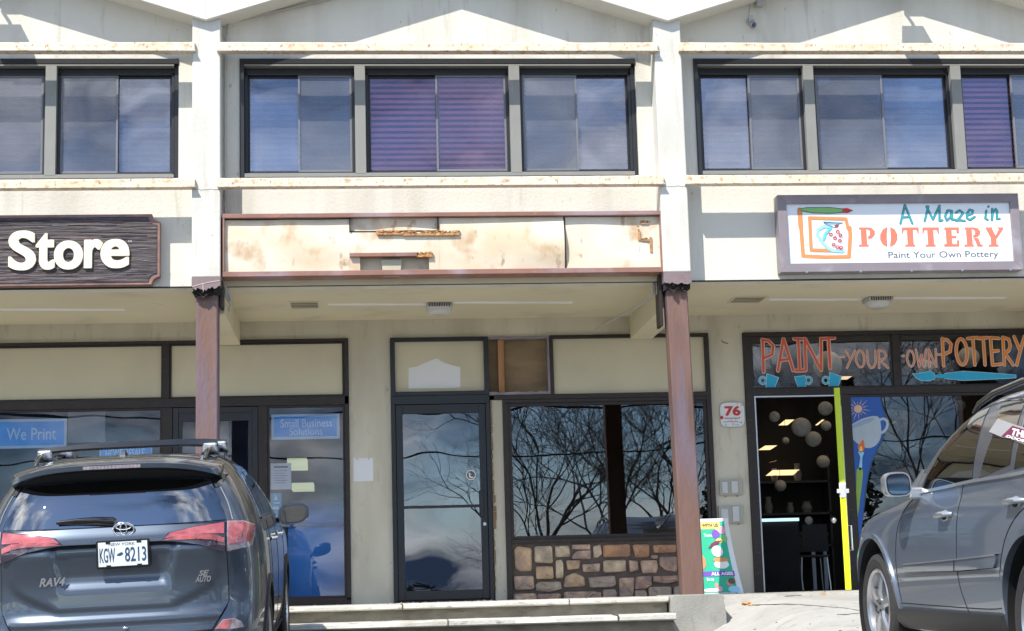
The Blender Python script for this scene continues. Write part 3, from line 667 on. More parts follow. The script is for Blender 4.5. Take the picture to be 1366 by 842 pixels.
MB().prism(arc(cxs, czs, .058, .058, 0, 345, 23), YF + .0165, YF + .0185).build('disc', M['c_slate'], sk_)
sb = MB(); ribbon(sb, arc(cxs, czs, .050, .050, 0, 360, 24), .009, YF + .0155); ribbon(sb, [(cxs - .02, czs + .025), (cxs - .01, czs - .02), (cxs + .025, czs - .025)], .010, YF + .0155); ribbon(sb, arc(cxs + .005, czs - .01, .024, .02, 100, 320, 8), .007, YF + .0155)
sb.build('symbol', M['c_white'], sk_)
# torn white paper on its transom
py = YW + .004
pts = [(545, 491), (556, 489), (563, 486), (568, 484), (577, 480), (583, 478), (587, 481), (593, 484), (602, 487), (614, 490), (614, 517), (596, 518), (545, 518.5)]
tp = decal('torn_paper', pts, py, M['paper'], None); tag(tp, 'torn white paper left on the beige panel above the navy door', 'paper')
# opened up panel with stud
q0, q1 = X(650, 490), X(734, 490)
MB().box(q0, YW + .10, ZT1 - .0, q1, YW + .12, ZH - .02).build('plywood', M['ply'], B)
MB().box(X(665, 490), YW + .03, ZT1, X(673, 490), YW + .09, ZH - .02).build('stud', M['wood'], B, bevel=.003)
eo = MB(); r = random.Random(8)
for i in range(14):
    a = q0 + (q1 - q0) * i / 14; eo.box(a, YW - .02, ZH - .03 - r.uniform(0, .012), a + (q1 - q0) / 14, YW + .06, ZH - .003)
    eo.box(a, YW - .022, ZT1 - .012, a + (q1 - q0) / 14, YW + .08, ZT1 + .012 + r.uniform(0, .014))
eo.box(q1 - .03, YW - .02, ZT1, q1 - .006, YW + .09, ZH - .03)
eo.build('chipped_edge', M['mauve'], B)
# brown frame right of it
mf = MB(); mf.box(q1 - .004, YF, ZH - .04, X952 - .002, YW + .1, ZH); mf.box(X655 + .05, YF - .004, ZT0 + .02, X952 - .002, YW + .1, ZT1 - .012); mf.box(q1 - .004, YF, ZT1 - .012, q1 + .035, YW + .1, ZH - .04)
mf.box(X672 + .002, YF, ZT0 - .02, X952 - .002, YW + .1, ZT0 + .02); mf.box(X952 - .055, YF - .003, .0, X952 - .002, YW + .1, ZH - .04)
mf.box(X672 + .002, YF, .0, X672 + .06, YW + .1, ZT0 - .02); mf.box(X672 + .06, YF, .60, X952 - .055, YW + .1, .645)
mf.build('middle_shop_frame', M['brown'], B, bevel=.005)
MB().box(q1 + .035, YW + .005, ZT1 - .01, X952 - .055, YW + .04, ZH - .04).build('transom_panel', M['panel'], B)
window(X672 + .06, X952 - .055, .645, ZT0 - .02, M['glassdark'], M['brown'], .035)
# stone facing
sf = MB().box(X672 + .06, YW + .012, -.04, X952 - .055, YW + .2, .60).build('stone_facing', M['mortar'], B)
ST = [(0, [(85, 95), (110, 72), (208, 85), (210, 245), (130, 250), (92, 225)]), (1, [(228, 72), (350, 70), (356, 188), (335, 192), (228, 186)]), (1, [(372, 70), (470, 66), (480, 145), (375, 148)]),
      (3, [(490, 60), (620, 58), (620, 95), (492, 95)]), (3, [(520, 105), (625, 98), (625, 165), (490, 163), (492, 140)]), (1, [(640, 70), (690, 62), (702, 125), (670, 155), (642, 155)]),
      (2, [(710, 62), (898, 58), (900, 146), (712, 150)]), (2, [(915, 62), (1035, 58), (1032, 150), (935, 152)]), (2, [(1058, 64), (1222, 60), (1222, 116), (1066, 118)]),
      (3, [(1042, 145), (1052, 132), (1092, 136), (1090, 158), (1050, 160)]), (5, [(1103, 145), (1228, 143), (1228, 255), (1150, 245), (1105, 205)]), (1, [(375, 172), (415, 166), (430, 190), (430, 297), (377, 297)]),
      (0, [(447, 172), (550, 168), (540, 230), (460, 240)]), (3, [(562, 200), (690, 190), (685, 250), (570, 255)]), (1, [(712, 172), (866, 166), (870, 252), (714, 256)]),
      (3, [(890, 170), (950, 175), (955, 240), (895, 258)]), (3, [(968, 172), (1085, 168), (1095, 220), (1080, 262), (985, 262)]), (0, [(237, 215), (358, 213), (362, 300), (238, 303)]),
      (3, [(80, 282), (222, 280), (226, 372), (90, 378)]), (4, [(237, 340), (262, 322), (410, 320), (420, 370), (340, 392), (240, 385)]), (0, [(440, 285), (510, 258), (580, 290), (585, 352), (432, 362)]),
      (4, [(605, 290), (790, 278), (800, 340), (770, 358), (620, 365)]), (3, [(820, 295), (930, 290), (920, 425), (825, 428)]), (5, [(938, 285), (1050, 280), (1052, 345), (1010, 372), (932, 375)]),
      (5, [(1058, 282), (1235, 275), (1235, 320), (1160, 333), (1060, 325)]), (3, [(82, 405), (230, 402), (248, 425), (244, 470), (82, 470)]), (5, [(250, 408), (412, 402), (412, 470), (250, 470)]),
      (3, [(437, 392), (640, 388), (697, 396), (695, 470), (437, 470)]), (4, [(708, 378), (795, 373), (806, 400), (800, 470), (710, 470)]), (4, [(932, 382), (1000, 378), (1018, 400), (1020, 470), (930, 470)]),
      (4, [(1028, 357), (1188, 355), (1188, 470), (1028, 470)]), (4, [(1205, 360), (1250, 345), (1290, 352), (1292, 470), (1200, 470)]), (0, [(1245, 66), (1395, 62), (1398, 150), (1246, 148)]),
      (3, [(1250, 165), (1400, 160), (1402, 255), (1252, 258)]), (5, [(1262, 275), (1412, 272), (1412, 335), (1264, 338)]), (3, [(1310, 355), (1425, 350), (1428, 470), (1312, 470)])]
for ci, poly in ST:
    pw = ppoly([(670 + x / 5.254, 715 + y / 5.254) for x, y in poly], YW - .03)
    # round the outline a little, then raise and roughen the face
    out = []
    for i, p in enumerate(pw):
        a, b = pw[i - 1], pw[(i + 1) % len(pw)]
        for q, t in ((a, .09), (b, .09)): out.append((p[0] + (q[0] - p[0]) * t + rnd.uniform(-.002, .002), p[1] + (q[1] - p[1]) * t + rnd.uniform(-.002, .002)))
    cx, cz = sum(p[0] for p in out) / len(out), sum(p[1] for p in out) / len(out); n = len(out); yf = YW - rnd.uniform(.012, .035)
    ins = [(cx + (x - cx) * .90, cz + (z - cz) * .86) for x, z in out]; ins2 = [(cx + (x - cx) * .45, cz + (z - cz) * .45) for x, z in out]
    vs = [(x, YW + .02, z) for x, z in out] + [(x, yf + .012, z) for x, z in out] + [(x, yf + rnd.uniform(-.008, .006), z) for x, z in ins] + [(x, yf + rnd.uniform(-.016, .008), z) for x, z in ins2] + [(cx, yf - .004, cz)]
    fs = [(r_ * n + i, r_ * n + (i + 1) % n, (r_ + 1) * n + (i + 1) % n, (r_ + 1) * n + i) for r_ in range(3) for i in range(n)] + [(3 * n + i, 3 * n + (i + 1) % n, 4 * n) for i in range(n)]
    b_ = MB(); b_.add(vs, fs); b_.build('stone', STONE[ci], sf, smooth=14)
# --- right shop
rf_ = MB(); RX = 8.7
rf_.box(X996 + .002, YF, ZH - .045, RX, YW + .1, ZH); rf_.box(X996 + .002, YF, ZT0 + .01, RX, YW + .1, ZT1 + .01); rf_.box(X996 + .002, YF + .003, 0, X996 + .10, YW + .1, ZH - .045)
xa = X(1195, 480); rf_.box(xa - .045, YF + .003, ZT1 + .01, xa + .045, YW + .1, ZH - .045)
dj = X(1122, 560); rf_.box(dj - .015, YF + .003, 0, dj + .09, YW + .1, ZT0 + .01); rf_.box(dj + .09, YF, 0, RX, YW + .1, .12)
rf_.box(7.95, YF, .12, 8.05, YW + .1, ZT0 + .01)
rf_.build('right_shop_frame', M['brown'], B, bevel=.005)
for a, b in ((X996 + .1, xa - .045), (xa + .045, RX)): window(a, b, ZT1 + .01, ZH - .045, M['glass'], M['darkframe'], .012, nm='transom_window')
window(dj + .09, 7.95, .12, ZT0 + .01, M['glassdark'], M['brown'], .03)
oj = fr4(X996 + .1, dj - .015, -.02, ZT0 + .01, .015, YF + .01, .09).build('door_jamb', M['steel'], B)
# open door leaf with a bright painted edge, swung out
hx = dj - .02; leaf = thing('open_shop_door', 'glass shop door swung wide open with a neon yellow green edge', 'door', (hx, YF, 0))
ang = R(73); dirv = Vector((-math.cos(ang), -math.sin(ang))); W_ = .92
ex, ey = hx + dirv.x * W_, YF - .0 + dirv.y * W_
def leafbox(a, b, z0, z1, th, name, mat, off=0):
    nrm = Vector((-dirv.y, dirv.x)); q = []
    for t in (a, b):
        for s_ in (-th / 2 + off, th / 2 + off):
            q.append((hx + dirv.x * t + nrm.x * s_, YF + dirv.y * t + nrm.y * s_))
    (p0, p1, p2, p3) = q; m_ = MB()
    m_.add([(*p0, z0), (*p1, z0), (*p3, z0), (*p2, z0), (*p0, z1), (*p1, z1), (*p3, z1), (*p2, z1)], [(0, 1, 2, 3), (7, 6, 5, 4), (0, 4, 5, 1), (1, 5, 6, 2), (2, 6, 7, 3), (3, 7, 4, 0)])
    return m_.build(name, mat, leaf, bevel=.002)
leafbox(0, .08, .02, 2.13, .045, 'hinge_stile', M['steel']); leafbox(W_ - .08, W_ - .004, .02, 2.13, .045, 'lock_stile', M['steel'])
leafbox(.08, W_ - .08, .02, .22, .045, 'bottom_rail', M['steel']); leafbox(.08, W_ - .08, 2.03, 2.13, .045, 'top_rail', M['steel']); leafbox(.08, W_ - .08, .22, 2.03, .006, 'pane', M['glass'])
leafbox(W_ - .004, W_ + .004, .01, .98, .062, 'yellow_edge', M['neon2']); leafbox(W_ - .004, W_ + .004, 1.13, 2.14, .062, 'green_edge', M['neon'])
leafbox(W_ - .004, W_ + .003, .98, 1.13, .07, 'white_latch_plate', M['paper'])
lx, lz = ex, 1.04
m_ = MB(); m_.box(lx - .065, ey - .012, lz - .022, lx + .065, ey - .006, lz + .022); m_.box(lx - .03, ey - .016, lz - .07, lx + .03, ey - .007, lz + .07); m_.build('cross_label', M['boxlid'], leaf, bevel=.003)
hb = MB(); hb.tube([(ex + .03, YF + dirv.y * .8, .42), (ex + .10, YF + dirv.y * .8, .42), (ex + .10, YF + dirv.y * .8, .68), (ex + .03, YF + dirv.y * .8, .68)], .009, 8); hb.build('pull_handle', M['chrome'], leaf, smooth=True)
MB().sphere((ex - .09, ey + .08, .74), .035, 14).build('round_bell', M['chrome'], leaf, smooth=True)
# shop interiors (walls, floors, ceilings)
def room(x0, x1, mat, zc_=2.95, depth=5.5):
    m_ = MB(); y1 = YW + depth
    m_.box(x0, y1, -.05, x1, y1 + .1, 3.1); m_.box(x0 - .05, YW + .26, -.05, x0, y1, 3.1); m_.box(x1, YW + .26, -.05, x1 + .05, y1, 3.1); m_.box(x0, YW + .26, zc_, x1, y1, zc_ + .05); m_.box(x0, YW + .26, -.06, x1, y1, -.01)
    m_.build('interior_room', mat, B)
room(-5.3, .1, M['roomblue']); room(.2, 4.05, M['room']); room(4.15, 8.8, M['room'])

# ------------------------------------------------------------------ signs
# blank, stained box sign between the pillars
YS = 16.27
s0, s1, sz0, sz1 = PXL[2] + .15, PXL[3] - .10, onY(600, 366, YS)[1], onY(600, 283, YS)[1]
bs = thing('blank_box_sign', 'long blank sign box of rust stained, peeling metal between the two pillars', 'sign', ((s0 + s1) / 2, YS, sz0))
MB().box(s0, YS, sz1 - .042, s1, YU - .002, sz1).build('top_trim', M['signred'], bs, bevel=.004)
MB().box(s0, YS, sz0, s1, YU - .014, sz0 + .05).build('bottom_trim', M['signred'], bs, bevel=.004)
MB().box(s0, YS + .003, sz0 + .05, s0 + .022, YU - .002, sz1 - .042).build('end_trim', M['signred'], bs, bevel=.003)
MB().box(s1 - .045, YS + .003, sz0 + .05, s1, YU - .002, sz1 - .042).build('end_trim', M['signred'], bs, bevel=.003)
MB().box(s0 + .022, YS + .10, sz0 + .05, s1 - .045, YS + .11, sz1 - .042).build('backing', M['sheetdark'], bs)
def PX(x): return onY(x, 322, YS)[0]
def PZ(y): return onY(600, y, YS)[1]
def sheet(name, x0, x1, z0, z1, yf, mat, nx=24, nz=10, th=.003):
    m_ = MB(); n = nx + 1; vs = []
    for side in (0, 1):
        for j in range(nz + 1):
            for i in range(n):
                u, v = i / nx, j / nz; vs.append((x0 + (x1 - x0) * u, yf(u, v) + side * th, z0 + (z1 - z0) * v))
    k = n * (nz + 1); fs = []
    for j in range(nz):
        for i in range(nx):
            a = j * n + i; fs += [(a, a + 1, a + n + 1, a + n), (k + a + n, k + a + n + 1, k + a + 1, k + a)]
    for i in range(nx): fs += [(i, k + i, k + i + 1, i + 1), (nz * n + i + 1, k + nz * n + i + 1, k + nz * n + i, nz * n + i)]
    for j in range(nz): fs += [(j * n, (j + 1) * n, k + (j + 1) * n, k + j * n), (j * n + nx, k + j * n + nx, k + (j + 1) * n + nx, (j + 1) * n + nx)]
    m_.add(vs, fs); return m_.build(name, mat, bs, smooth=50)
zb, zt = sz0 + .05, sz1 - .042
bul = lambda X_, v: YS + .050 - .010 * math.sin(math.pi * v) + .004 * math.sin(X_ * 3.1) * (1 - v)
def flat_sheet(name, xa_, xb_, z0_, z1_, mat, fn=None, nx=24):
    def f(u, v):
        X_ = xa_ + (xb_ - xa_) * u; V = ((z0_ + (z1_ - z0_) * v) - zb) / (zt - zb); return bul(X_, V) + (fn(u, v) if fn else 0)
    return sheet(name, xa_, xb_, z0_, z1_, f, mat, nx)
flat_sheet('face_panel', s0 + .023, PX(466), zb, zt - .010, M['stain'], lambda u, v: .012 * max(0, v - .85) / .15 * math.sin(u * 6) ** 2)
sheet('face_panel', PX(467), PX(584), PZ(305), zt, lambda u, v: YS + .070 + .008 * math.sin(u * 7 + v * 2), M['stain2'])
flat_sheet('face_panel', PX(466.2), PX(586), PZ(337), PZ(308), M['stain'])
flat_sheet('loose_sheet', PX(586.2), PX(753), zb, zt - .004, M['stain'], lambda u, v: -.045 * math.sin(math.pi * v) * u ** 2)
flat_sheet('loose_sheet', PX(572), PX(586), zb, PZ(337), M['stain'], nx=4)
flat_sheet('face_panel', PX(466.2), PX(480), zb, PZ(341), M['stain'], nx=4)
sheet('face_panel', PX(756), s1 - .046, zb, zt - .006, lambda u, v: YS + .06 + .005 * math.sin(u * 6 + v * 4), M['stain'])
m_ = MB(); m_.box(PX(466), YS + .004, PZ(341), PX(556), YS + .09, PZ(336)); m_.build('broken_channel', M['signred'], bs, bevel=.002)
def flaky(name, x0, x1, y0, y1, seed, yo=0.0):
    r = random.Random(seed); m_ = MB(); a, b, c, d = PX(x0), PX(x1), PZ(y1), PZ(y0); m_.box(a, YS + .015 + yo, c, b, YS + .09, c + (d - c) * .45)
    n = int((b - a) / .012)
    for i in range(n * 2):
        x = a + (b - a) * r.random(); z = c + (d - c) * (.45 + .5 * r.random()); s_ = r.uniform(.005, .012)
        m_.box(x - s_, YS + yo + r.uniform(.012, .03), z - s_ * .5, x + s_, YS + .08, z + s_ * .6)
    m_.build(name, M['rust'] if not yo else M['rustdark'], bs)
flaky('rusty_channel', 503, 538, 306, 312, 1); flaky('rusty_channel', 538, 613, 306.5, 313.5, 2); flaky('rusty_channel', 555, 577, 335, 342, 3)
flaky('rust_crust', 853, 856, 292, 322, 4, .036); flaky('rust_crust', 868, 871, 292, 338, 5, .036); flaky('rust_crust', 857, 868, 295, 300, 6, .036); flaky('rust_crust', 857, 868, 318, 323, 7, .036)
hd = MB(); hd.prism([(PX(508), PZ(344)), (PX(536), PZ(344)), (PX(533), sz0 - .002), (PX(511), sz0 - .002)], YS + .06, YS + .095); hd.build('stained_bracket', M['sheetdark'], bs)
MB().box(PX(466.4), YS + .02, PZ(306), PX(467.6), YS + .08, zt).build('slit_edge', M['brown'], bs); MB().box(PX(583.8), YS + .02, PZ(308), PX(585), YS + .08, zt).build('slit_edge', M['brown'], bs)

# wooden Store sign, left
YG = YU - .13
a, b = onY(0, 330, YG)[0] - 1.75, onY(213, 333, YG)[0]; z0, z1 = onY(100, 380.5, YG)[1], onY(100, 286, YG)[1]; n_ = .075
def notched(a, b, z0, z1, n_):
    q = []
    for cx, cz, s in ((b, z0, 180), (b, z1, 270), (a, z1, 0), (a, z0, 90)):
        q += [(cx + n_ * math.cos(R(s - 90 * i / 6)), cz + n_ * math.sin(R(s - 90 * i / 6))) for i in range(7)] if 0 else [(cx + n_ * math.cos(R(t)), cz + n_ * math.sin(R(t))) for t in ([180 - 15 * i for i in range(7)] if (cx, cz) == (b, z0) else [270 - 15 * i for i in range(7)] if (cx, cz) == (b, z1) else [360 - 15 * i for i in range(7)] if (cx, cz) == (a, z1) else [90 - 15 * i for i in range(7)])]
    return q
ws = thing('wooden_sign', 'dark weathered wood sign board with cream Store lettering and scooped corners', 'sign', ((a + b) / 2, YG, z0))
MB().prism(notched(a, b, z0, z1, n_), YG + .012, YU - .02).build('edge_board', M['signedge'], ws, bevel=.004)
# face: routed lines of grain, built as long uneven strips
bd = MB(); r = random.Random(12); nz = 26; nx_ = 60; e = .028; fa, fb, f0, f1 = a + e, b - e, z0 + e, z1 - e
hts = [r.uniform(0, .006) for _ in range(nz + 1)]
poly = notched(fa, fb, f0, f1, n_ + .005)
bd.prism(poly, YG + .004, YG + .02)
bd.build('face_board', M['signwood'], ws)
gr_ = MB()
for i in range(46):
    z = f0 + .02 + (f1 - f0 - .04) * r.random(); x = fa + .1 + (fb - fa - .35) * r.random(); l_ = r.uniform(.15, .7); x1_ = min(x + l_, fb - n_ - .02)
    gr_.prism([(x, z), (x1_, z + r.uniform(-.006, .006)), (x1_ - .02, z + .003), (x + .02, z + .0045)], YG - .001, YG + .008)
gr_.build('raised_grain', M['signwood'], ws)
x0, x1 = onY(13, 340, YG)[0], onY(171, 340, YG)[0]; zz0, zz1 = onY(95, 360, YG)[1], onY(95, 308, YG)[1]
LET = [('S', 13, 47, 308, 360), ('t', 49.5, 72, 311.5, 359.5), ('o', 74, 109.5, 322, 359.5), ('r', 114, 136, 320.5, 358), ('e', 136, 171.5, 320.5, 358.5)]
for ch, p0, p1, y0, y1 in LET:
    t0, t1 = onY(p0, 340, YG)[0], onY(p1, 340, YG)[0]
    textmesh('letter', ch, t0, t1, onY(95, y1, YG)[1], onY(95, y0, YG)[1], YG + .004, M['cream'], ws, bold=.018, fat=.012, depth=.022)
textmesh('small_mark', 'TM', onY(170.5, 322, YG)[0], onY(175.5, 322, YG)[0], onY(170, 323.4, YG)[1], onY(170, 321, YG)[1], YG + .004, M['c_white'], ws, depth=.004)

# pottery sign, right
YQ = YU - .16
fx0, fx1, fz0, fz1 = onY(1039.5, 312, YQ)[0], onY(1362, 312, YQ)[0], onY(1200, 361.5, YQ)[1], onY(1200, 259, YQ)[1]
ps = thing('pottery_sign', 'white pottery shop sign in a thick mauve frame with a jug and paintbrush drawing', 'sign', ((fx0 + fx1) / 2, YQ, fz0))
t = .088
def mitre(x0, x1, z0, z1, t, Y, d, par, mat):
    for poly in ([(x0, z1), (x1, z1), (x1 - t, z1 - t), (x0 + t, z1 - t)], [(x0, z0), (x1, z0), (x1 - t, z0 + t), (x0 + t, z0 + t)], [(x0, z0), (x0, z1), (x0 + t, z1 - t), (x0 + t, z0 + t)], [(x1, z0), (x1, z1), (x1 - t, z1 - t), (x1 - t, z0 + t)]):
        MB().prism(poly, Y, Y + d).build('frame_bar', mat, par, bevel=.003)
mitre(fx0, fx1, fz0, fz1, t, YQ, .155, ps, M['mauve'])
YFQ = YQ + .03
MB().box(fx0 + t - .004, YFQ, fz0 + t - .004, fx1 - t + .004, YFQ + .02, fz1 - t + .004).build('sign_face', M['signwhite'], ps)
bl = MB()
for u in (.1, .32, .53, .74, .94): bl.box(fx0 + (fx1 - fx0) * u, YQ - .004, fz0 - .01, fx0 + (fx1 - fx0) * u + .02, YQ + .03, fz0 + .006)
bl.build('clip', M['steel'], ps)
def z4(x, y): return (1040 + x / 4.19, 255 + y / 4.19)
def q4(pts): return [onY(*z4(x, y), YFQ) for x, y in pts]
def draw(name, mat, par, strokes, wd, Y, off=0.0):
    m_ = MB()
    for s_ in strokes: ribbon(m_, s_, wd, Y - off)
    return m_.build(name, mat, par)
draw('outer_square', M['c_orange'], ps, [q4([(112, 105), (122, 235), (132, 364), (260, 370), (388, 368), (395, 250), (392, 205)])], .040, YFQ)
draw('outer_square', M['c_orange'], ps, [q4([(112, 105), (118, 200)])], .050, YFQ, .0015)
draw('inner_square', M['c_orange'], ps, [q4([(165, 150), (370, 156), (382, 210)]), q4([(167, 152), (176, 330), (290, 332)])], .034, YFQ, .003)
MB().prism(q4([(112, 100), (150, 93), (280, 92), (350, 100), (352, 120), (280, 125), (180, 122), (120, 110)]), YFQ - .006, YFQ - .0045).build('brush_handle', M['c_green'], ps)
draw('brush_line', M['c_tealdark'], ps, [q4([(112, 100), (150, 93), (280, 92), (350, 100)]), q4([(352, 120), (280, 125), (180, 122), (120, 110)])], .006, YFQ, .0065)
MB().prism(q4([(350, 98), (375, 95), (411, 109), (378, 124), (350, 121)]), YFQ - .006, YFQ - .0045).build('brush_tip', M['c_red'], ps)
MB().prism(q4([(268, 260), (285, 235), (300, 215), (330, 185), (345, 240), (352, 300), (360, 335), (300, 335), (275, 300)]), YFQ - .003, YFQ - .0015).build('jug_body', M['signwhite'], ps)
MB().prism(q4([(240, 168), (290, 172), (352, 178), (310, 190), (270, 185), (262, 178)]), YFQ - .0045, YFQ - .003).build('jug_rim', M['c_lblue'], ps)
draw('jug_handle', M['c_lblue'], ps, [q4([(285, 200), (250, 198), (215, 215), (210, 245), (235, 285), (270, 320), (300, 335), (355, 337)])], .028, YFQ, .0045)
draw('jug_handle', M['c_cyan'], ps, [q4([(285, 205), (255, 240), (245, 270)])], .026, YFQ, .006)
draw('jug_line', M['c_tealdark'], ps, [q4([(330, 185), (310, 205), (265, 190), (245, 175), (300, 178), (352, 178)])], .006, YFQ, .0068)
ds = MB()
for x, y in ((318, 195), (324, 228), (285, 243), (308, 263), (335, 278), (338, 248), (300, 300), (342, 318), (322, 315)):
    c_ = q4([(x, y)])[0]; ribbon(ds, arc(c_[0], c_[1], .016, .014, 0, 340, 9), .009, YFQ - .0045)
ds.build('jug_dots', M['c_red'], ps)
IT = [('A', 672, 78, 742, 182), ('M', 808, 82, 912, 168), ('a', 922, 105, 975, 166), ('z', 982, 108, 1032, 168), ('e', 1042, 104, 1092, 162), ('i', 1142, 88, 1178, 162), ('n', 1184, 100, 1228, 163)]
handtext([(c, *z4(x0, y0), *z4(x1, y1)) for c, x0, y0, x1, y1 in IT], YFQ, .016, M['c_teal'], M['c_tealdark'], ps, 'script_lettering', owd=.024)
# slab letters
sl_m = MB(); stems = {'P': [(455, 490)], 'T1': [(712, 748)], 'T2': [(828, 862)], 'E': [(930, 962)], 'R': [(1044, 1076)], 'Y': [(1180, 1214)]}
def sbx(x0, y0, x1, y1, k): a, b, c, d = pb(*z4(x0, y0), *z4(x1, y1), YFQ); sl_m.box(a, YFQ - .0015 - k, c, b, YFQ - .0005, d)
def spl(pts, k=0): sl_m.prism(q4(pts), YFQ - .0015 - k, YFQ - .0005)
T_, B_ = 203, 311
sbx(443, T_, 500, T_ + 12, 0); sbx(443, B_ - 12, 498, B_, 0); sbx(455, T_, 487, B_, .0003)
spl([(494, T_), (515, T_ + 3), (532, T_ + 22), (532, T_ + 42), (515, T_ + 62), (494, T_ + 66), (494, T_ + 50), (504, T_ + 45), (504, T_ + 20), (494, T_ + 14)], .0002)
for s_ in (-1, 1):
    c_ = 610; spl([(c_ + s_ * 8, T_ - 3), (c_ + s_ * 34, T_ + 12), (c_ + s_ * 48, T_ + 40), (c_ + s_ * 48, B_ - 38), (c_ + s_ * 34, B_ - 12), (c_ + s_ * 8, B_ + 3), (c_ + s_ * 8, B_ - 16), (c_ + s_ * 11, B_ - 40), (c_ + s_ * 11, T_ + 40), (c_ + s_ * 8, T_ + 16)])
for x0, x1 in ((683, 777), (798, 890)):
    xm_ = (x0 + x1) / 2; sbx(x0, T_, x1, T_ + 16, 0); sbx(xm_ - 17, T_, xm_ + 17, B_, .0003); sbx(xm_ - 28, B_ - 12, xm_ + 28, B_, .0001)
    spl([(x0, T_ + 15), (x0 + 12, T_ + 15), (x0 + 4, T_ + 38), (x0, T_ + 38)], .0001); spl([(x1, T_ + 15), (x1 - 12, T_ + 15), (x1 - 4, T_ + 38), (x1, T_ + 38)], .0001)
sbx(920, T_, 1002, T_ + 15, 0); sbx(920, B_ - 15, 1004, B_, 0); sbx(930, T_, 963, B_, .0003); sbx(962, 250, 988, 264, 0); sbx(988, T_ + 14, 1002, T_ + 34, .0001); sbx(990, B_ - 36, 1004, B_ - 14, .0001)
sbx(1034, T_, 1090, T_ + 12, 0); sbx(1032, B_ - 12, 1085, B_, 0); sbx(1044, T_, 1076, B_, .0003)
spl([(1082, T_), (1106, T_ + 4), (1122, T_ + 22), (1120, T_ + 40), (1106, T_ + 54), (1082, T_ + 58), (1082, T_ + 44), (1092, T_ + 40), (1092, T_ + 20), (1082, T_ + 14)], .0002)
spl([(1084, 262), (1110, 262), (1124, 298), (1136, 300), (1134, B_), (1106, B_), (1096, 285)], .0001)
spl([(1148, T_), (1190, T_), (1188, T_ + 10), (1214, 262), (1180, 262)], .0001); spl([(1212, T_), (1250, T_), (1248, T_ + 12), (1214, 266), (1200, 262), (1226, T_ + 10)], .0002); sbx(1181, 258, 1212, B_, .0003); sbx(1168, B_ - 12, 1224, B_, 0)
sl_m.build('slab_lettering', M['c_coral'], ps)
a, b, c, d = pb(*z4(608, 336), *z4(1222, 383), YFQ)
textmesh('tag_line', 'Paint Your Own Pottery', a, b, c, d, YFQ, M['c_slate'], ps, depth=.002)

# ------------------------------------------------------------------ soffit fixtures
ZS = 3.088
def soffbox(x0, y0, x1, y1, dz, name, mat, parent=None, **k):
    a = onZ(x0, (y0 + y1) / 2, ZS)[0]; b = onZ(x1, (y0 + y1) / 2, ZS)[0]; Y0 = onZ((x0 + x1) / 2, y0, ZS)[1]; Y1 = onZ((x0 + x1) / 2, y1, ZS)[1]
    Y0, Y1 = sorted((Y0, Y1)); return MB().box(a, Y0, ZS - dz, b, Y1, ZS - .001).build(name, mat, parent, **k), (a + b) / 2, (Y0 + Y1) / 2
for (cx_, cy_, wh) in ((586, 411, 'over the navy door'), (1171, 403, 'over the pottery shop door')):
    lx_, ly_ = onZ(cx_, cy_, ZS - .05); lx_, ly_ = onZ(cx_, cy_ + 1, ZS - .05)
    fx_ = thing('soffit_light', 'square frosted soffit light fixture ' + wh, 'light fixture', (lx_, ly_, ZS - .12), 'soffit lights')
    MB().box(lx_ - .135, ly_ - .13, ZS - .045, lx_ + .135, ly_ + .13, ZS - .001).build('base', M['fixture'], fx_, bevel=.006)
    lv = MB()
    for i in range(9): lv.box(lx_ - .11 + .0255 * i, ly_ - .136, ZS - .042, lx_ - .10 + .0255 * i, ly_ - .130, ZS - .008)
    lv.build('louvre', M['plastic'], fx_)
    MB().lathe([(0, -.062), (.085, -.062), (.125, -.045), (.135, .0)], (lx_, ly_, ZS - .0455), 'z', 24).build('lens', M['lens'], fx_, smooth=50)
k = 0
for (x0, x1, y) in ((437, 569, 406), (604, 764, 403.5), (1026, 1150, 399.5), (1192, 1341, 397.5), (-60, 166, 413)):
    a, Y0 = onZ(x0, y, ZS); b, Y1 = onZ(x1, y, ZS); m_ = MB(); r = random.Random(x0); n = 14
    top = [(a + (b - a) * i / n, Y0 + (Y1 - Y0) * i / n - .045 - r.uniform(0, .02)) for i in range(n + 1)]; bt = [(a + (b - a) * i / n, Y0 + (Y1 - Y0) * i / n + .045 + r.uniform(0, .02)) for i in range(n, -1, -1)]
    p = top + bt; m_.add([(x, y_, ZS - .003) for x, y_ in p] + [(x, y_, ZS + .001) for x, y_ in p], [tuple(range(len(p)))] + [(i, (i + 1) % len(p), (i + 1) % len(p) + len(p), i + len(p)) for i in range(len(p))])
    m_.build('bare_strip', M['caulk'], B)
for x0, y0, x1, y1, wh in ((388, 402.5, 424, 410.5, 'left of the blank sign light'), (978, 395.5, 1017, 403, 'beside the pottery sign')):
    o, cx_, cy_ = soffbox(x0, y0, x1, y1, .004, 'vent_opening', M['vent'])
    o.name = 'soffit_vent'; tag(o, 'small rectangular soffit vent ' + ('in the middle bay' if x0 < 500 else 'in the right bay next to the pottery sign'), 'vent', 'soffit vents')
    a_, b_, c_, d_ = o.bound_box[0][0], o.bound_box[6][0], o.bound_box[0][1], o.bound_box[6][1]
    v_ = MB(); e = .02; L0 = o.location
    for q in ((a_ - e, c_ - e, b_ + e, c_), (a_ - e, d_, b_ + e, d_ + e), (a_ - e, c_, a_, d_), (b_, c_, b_ + e, d_)): v_.box(L0.x + q[0], L0.y + q[1], ZS - .008, L0.x + q[2], L0.y + q[3], ZS - .001)
    for i in range(4): v_.box(L0.x + a_, L0.y + c_ + (d_ - c_) * (i + .4) / 4, ZS - .007, L0.x + b_, L0.y + c_ + (d_ - c_) * (i + .6) / 4, ZS - .003)
    v_.build('frame', M['soffit'], o)
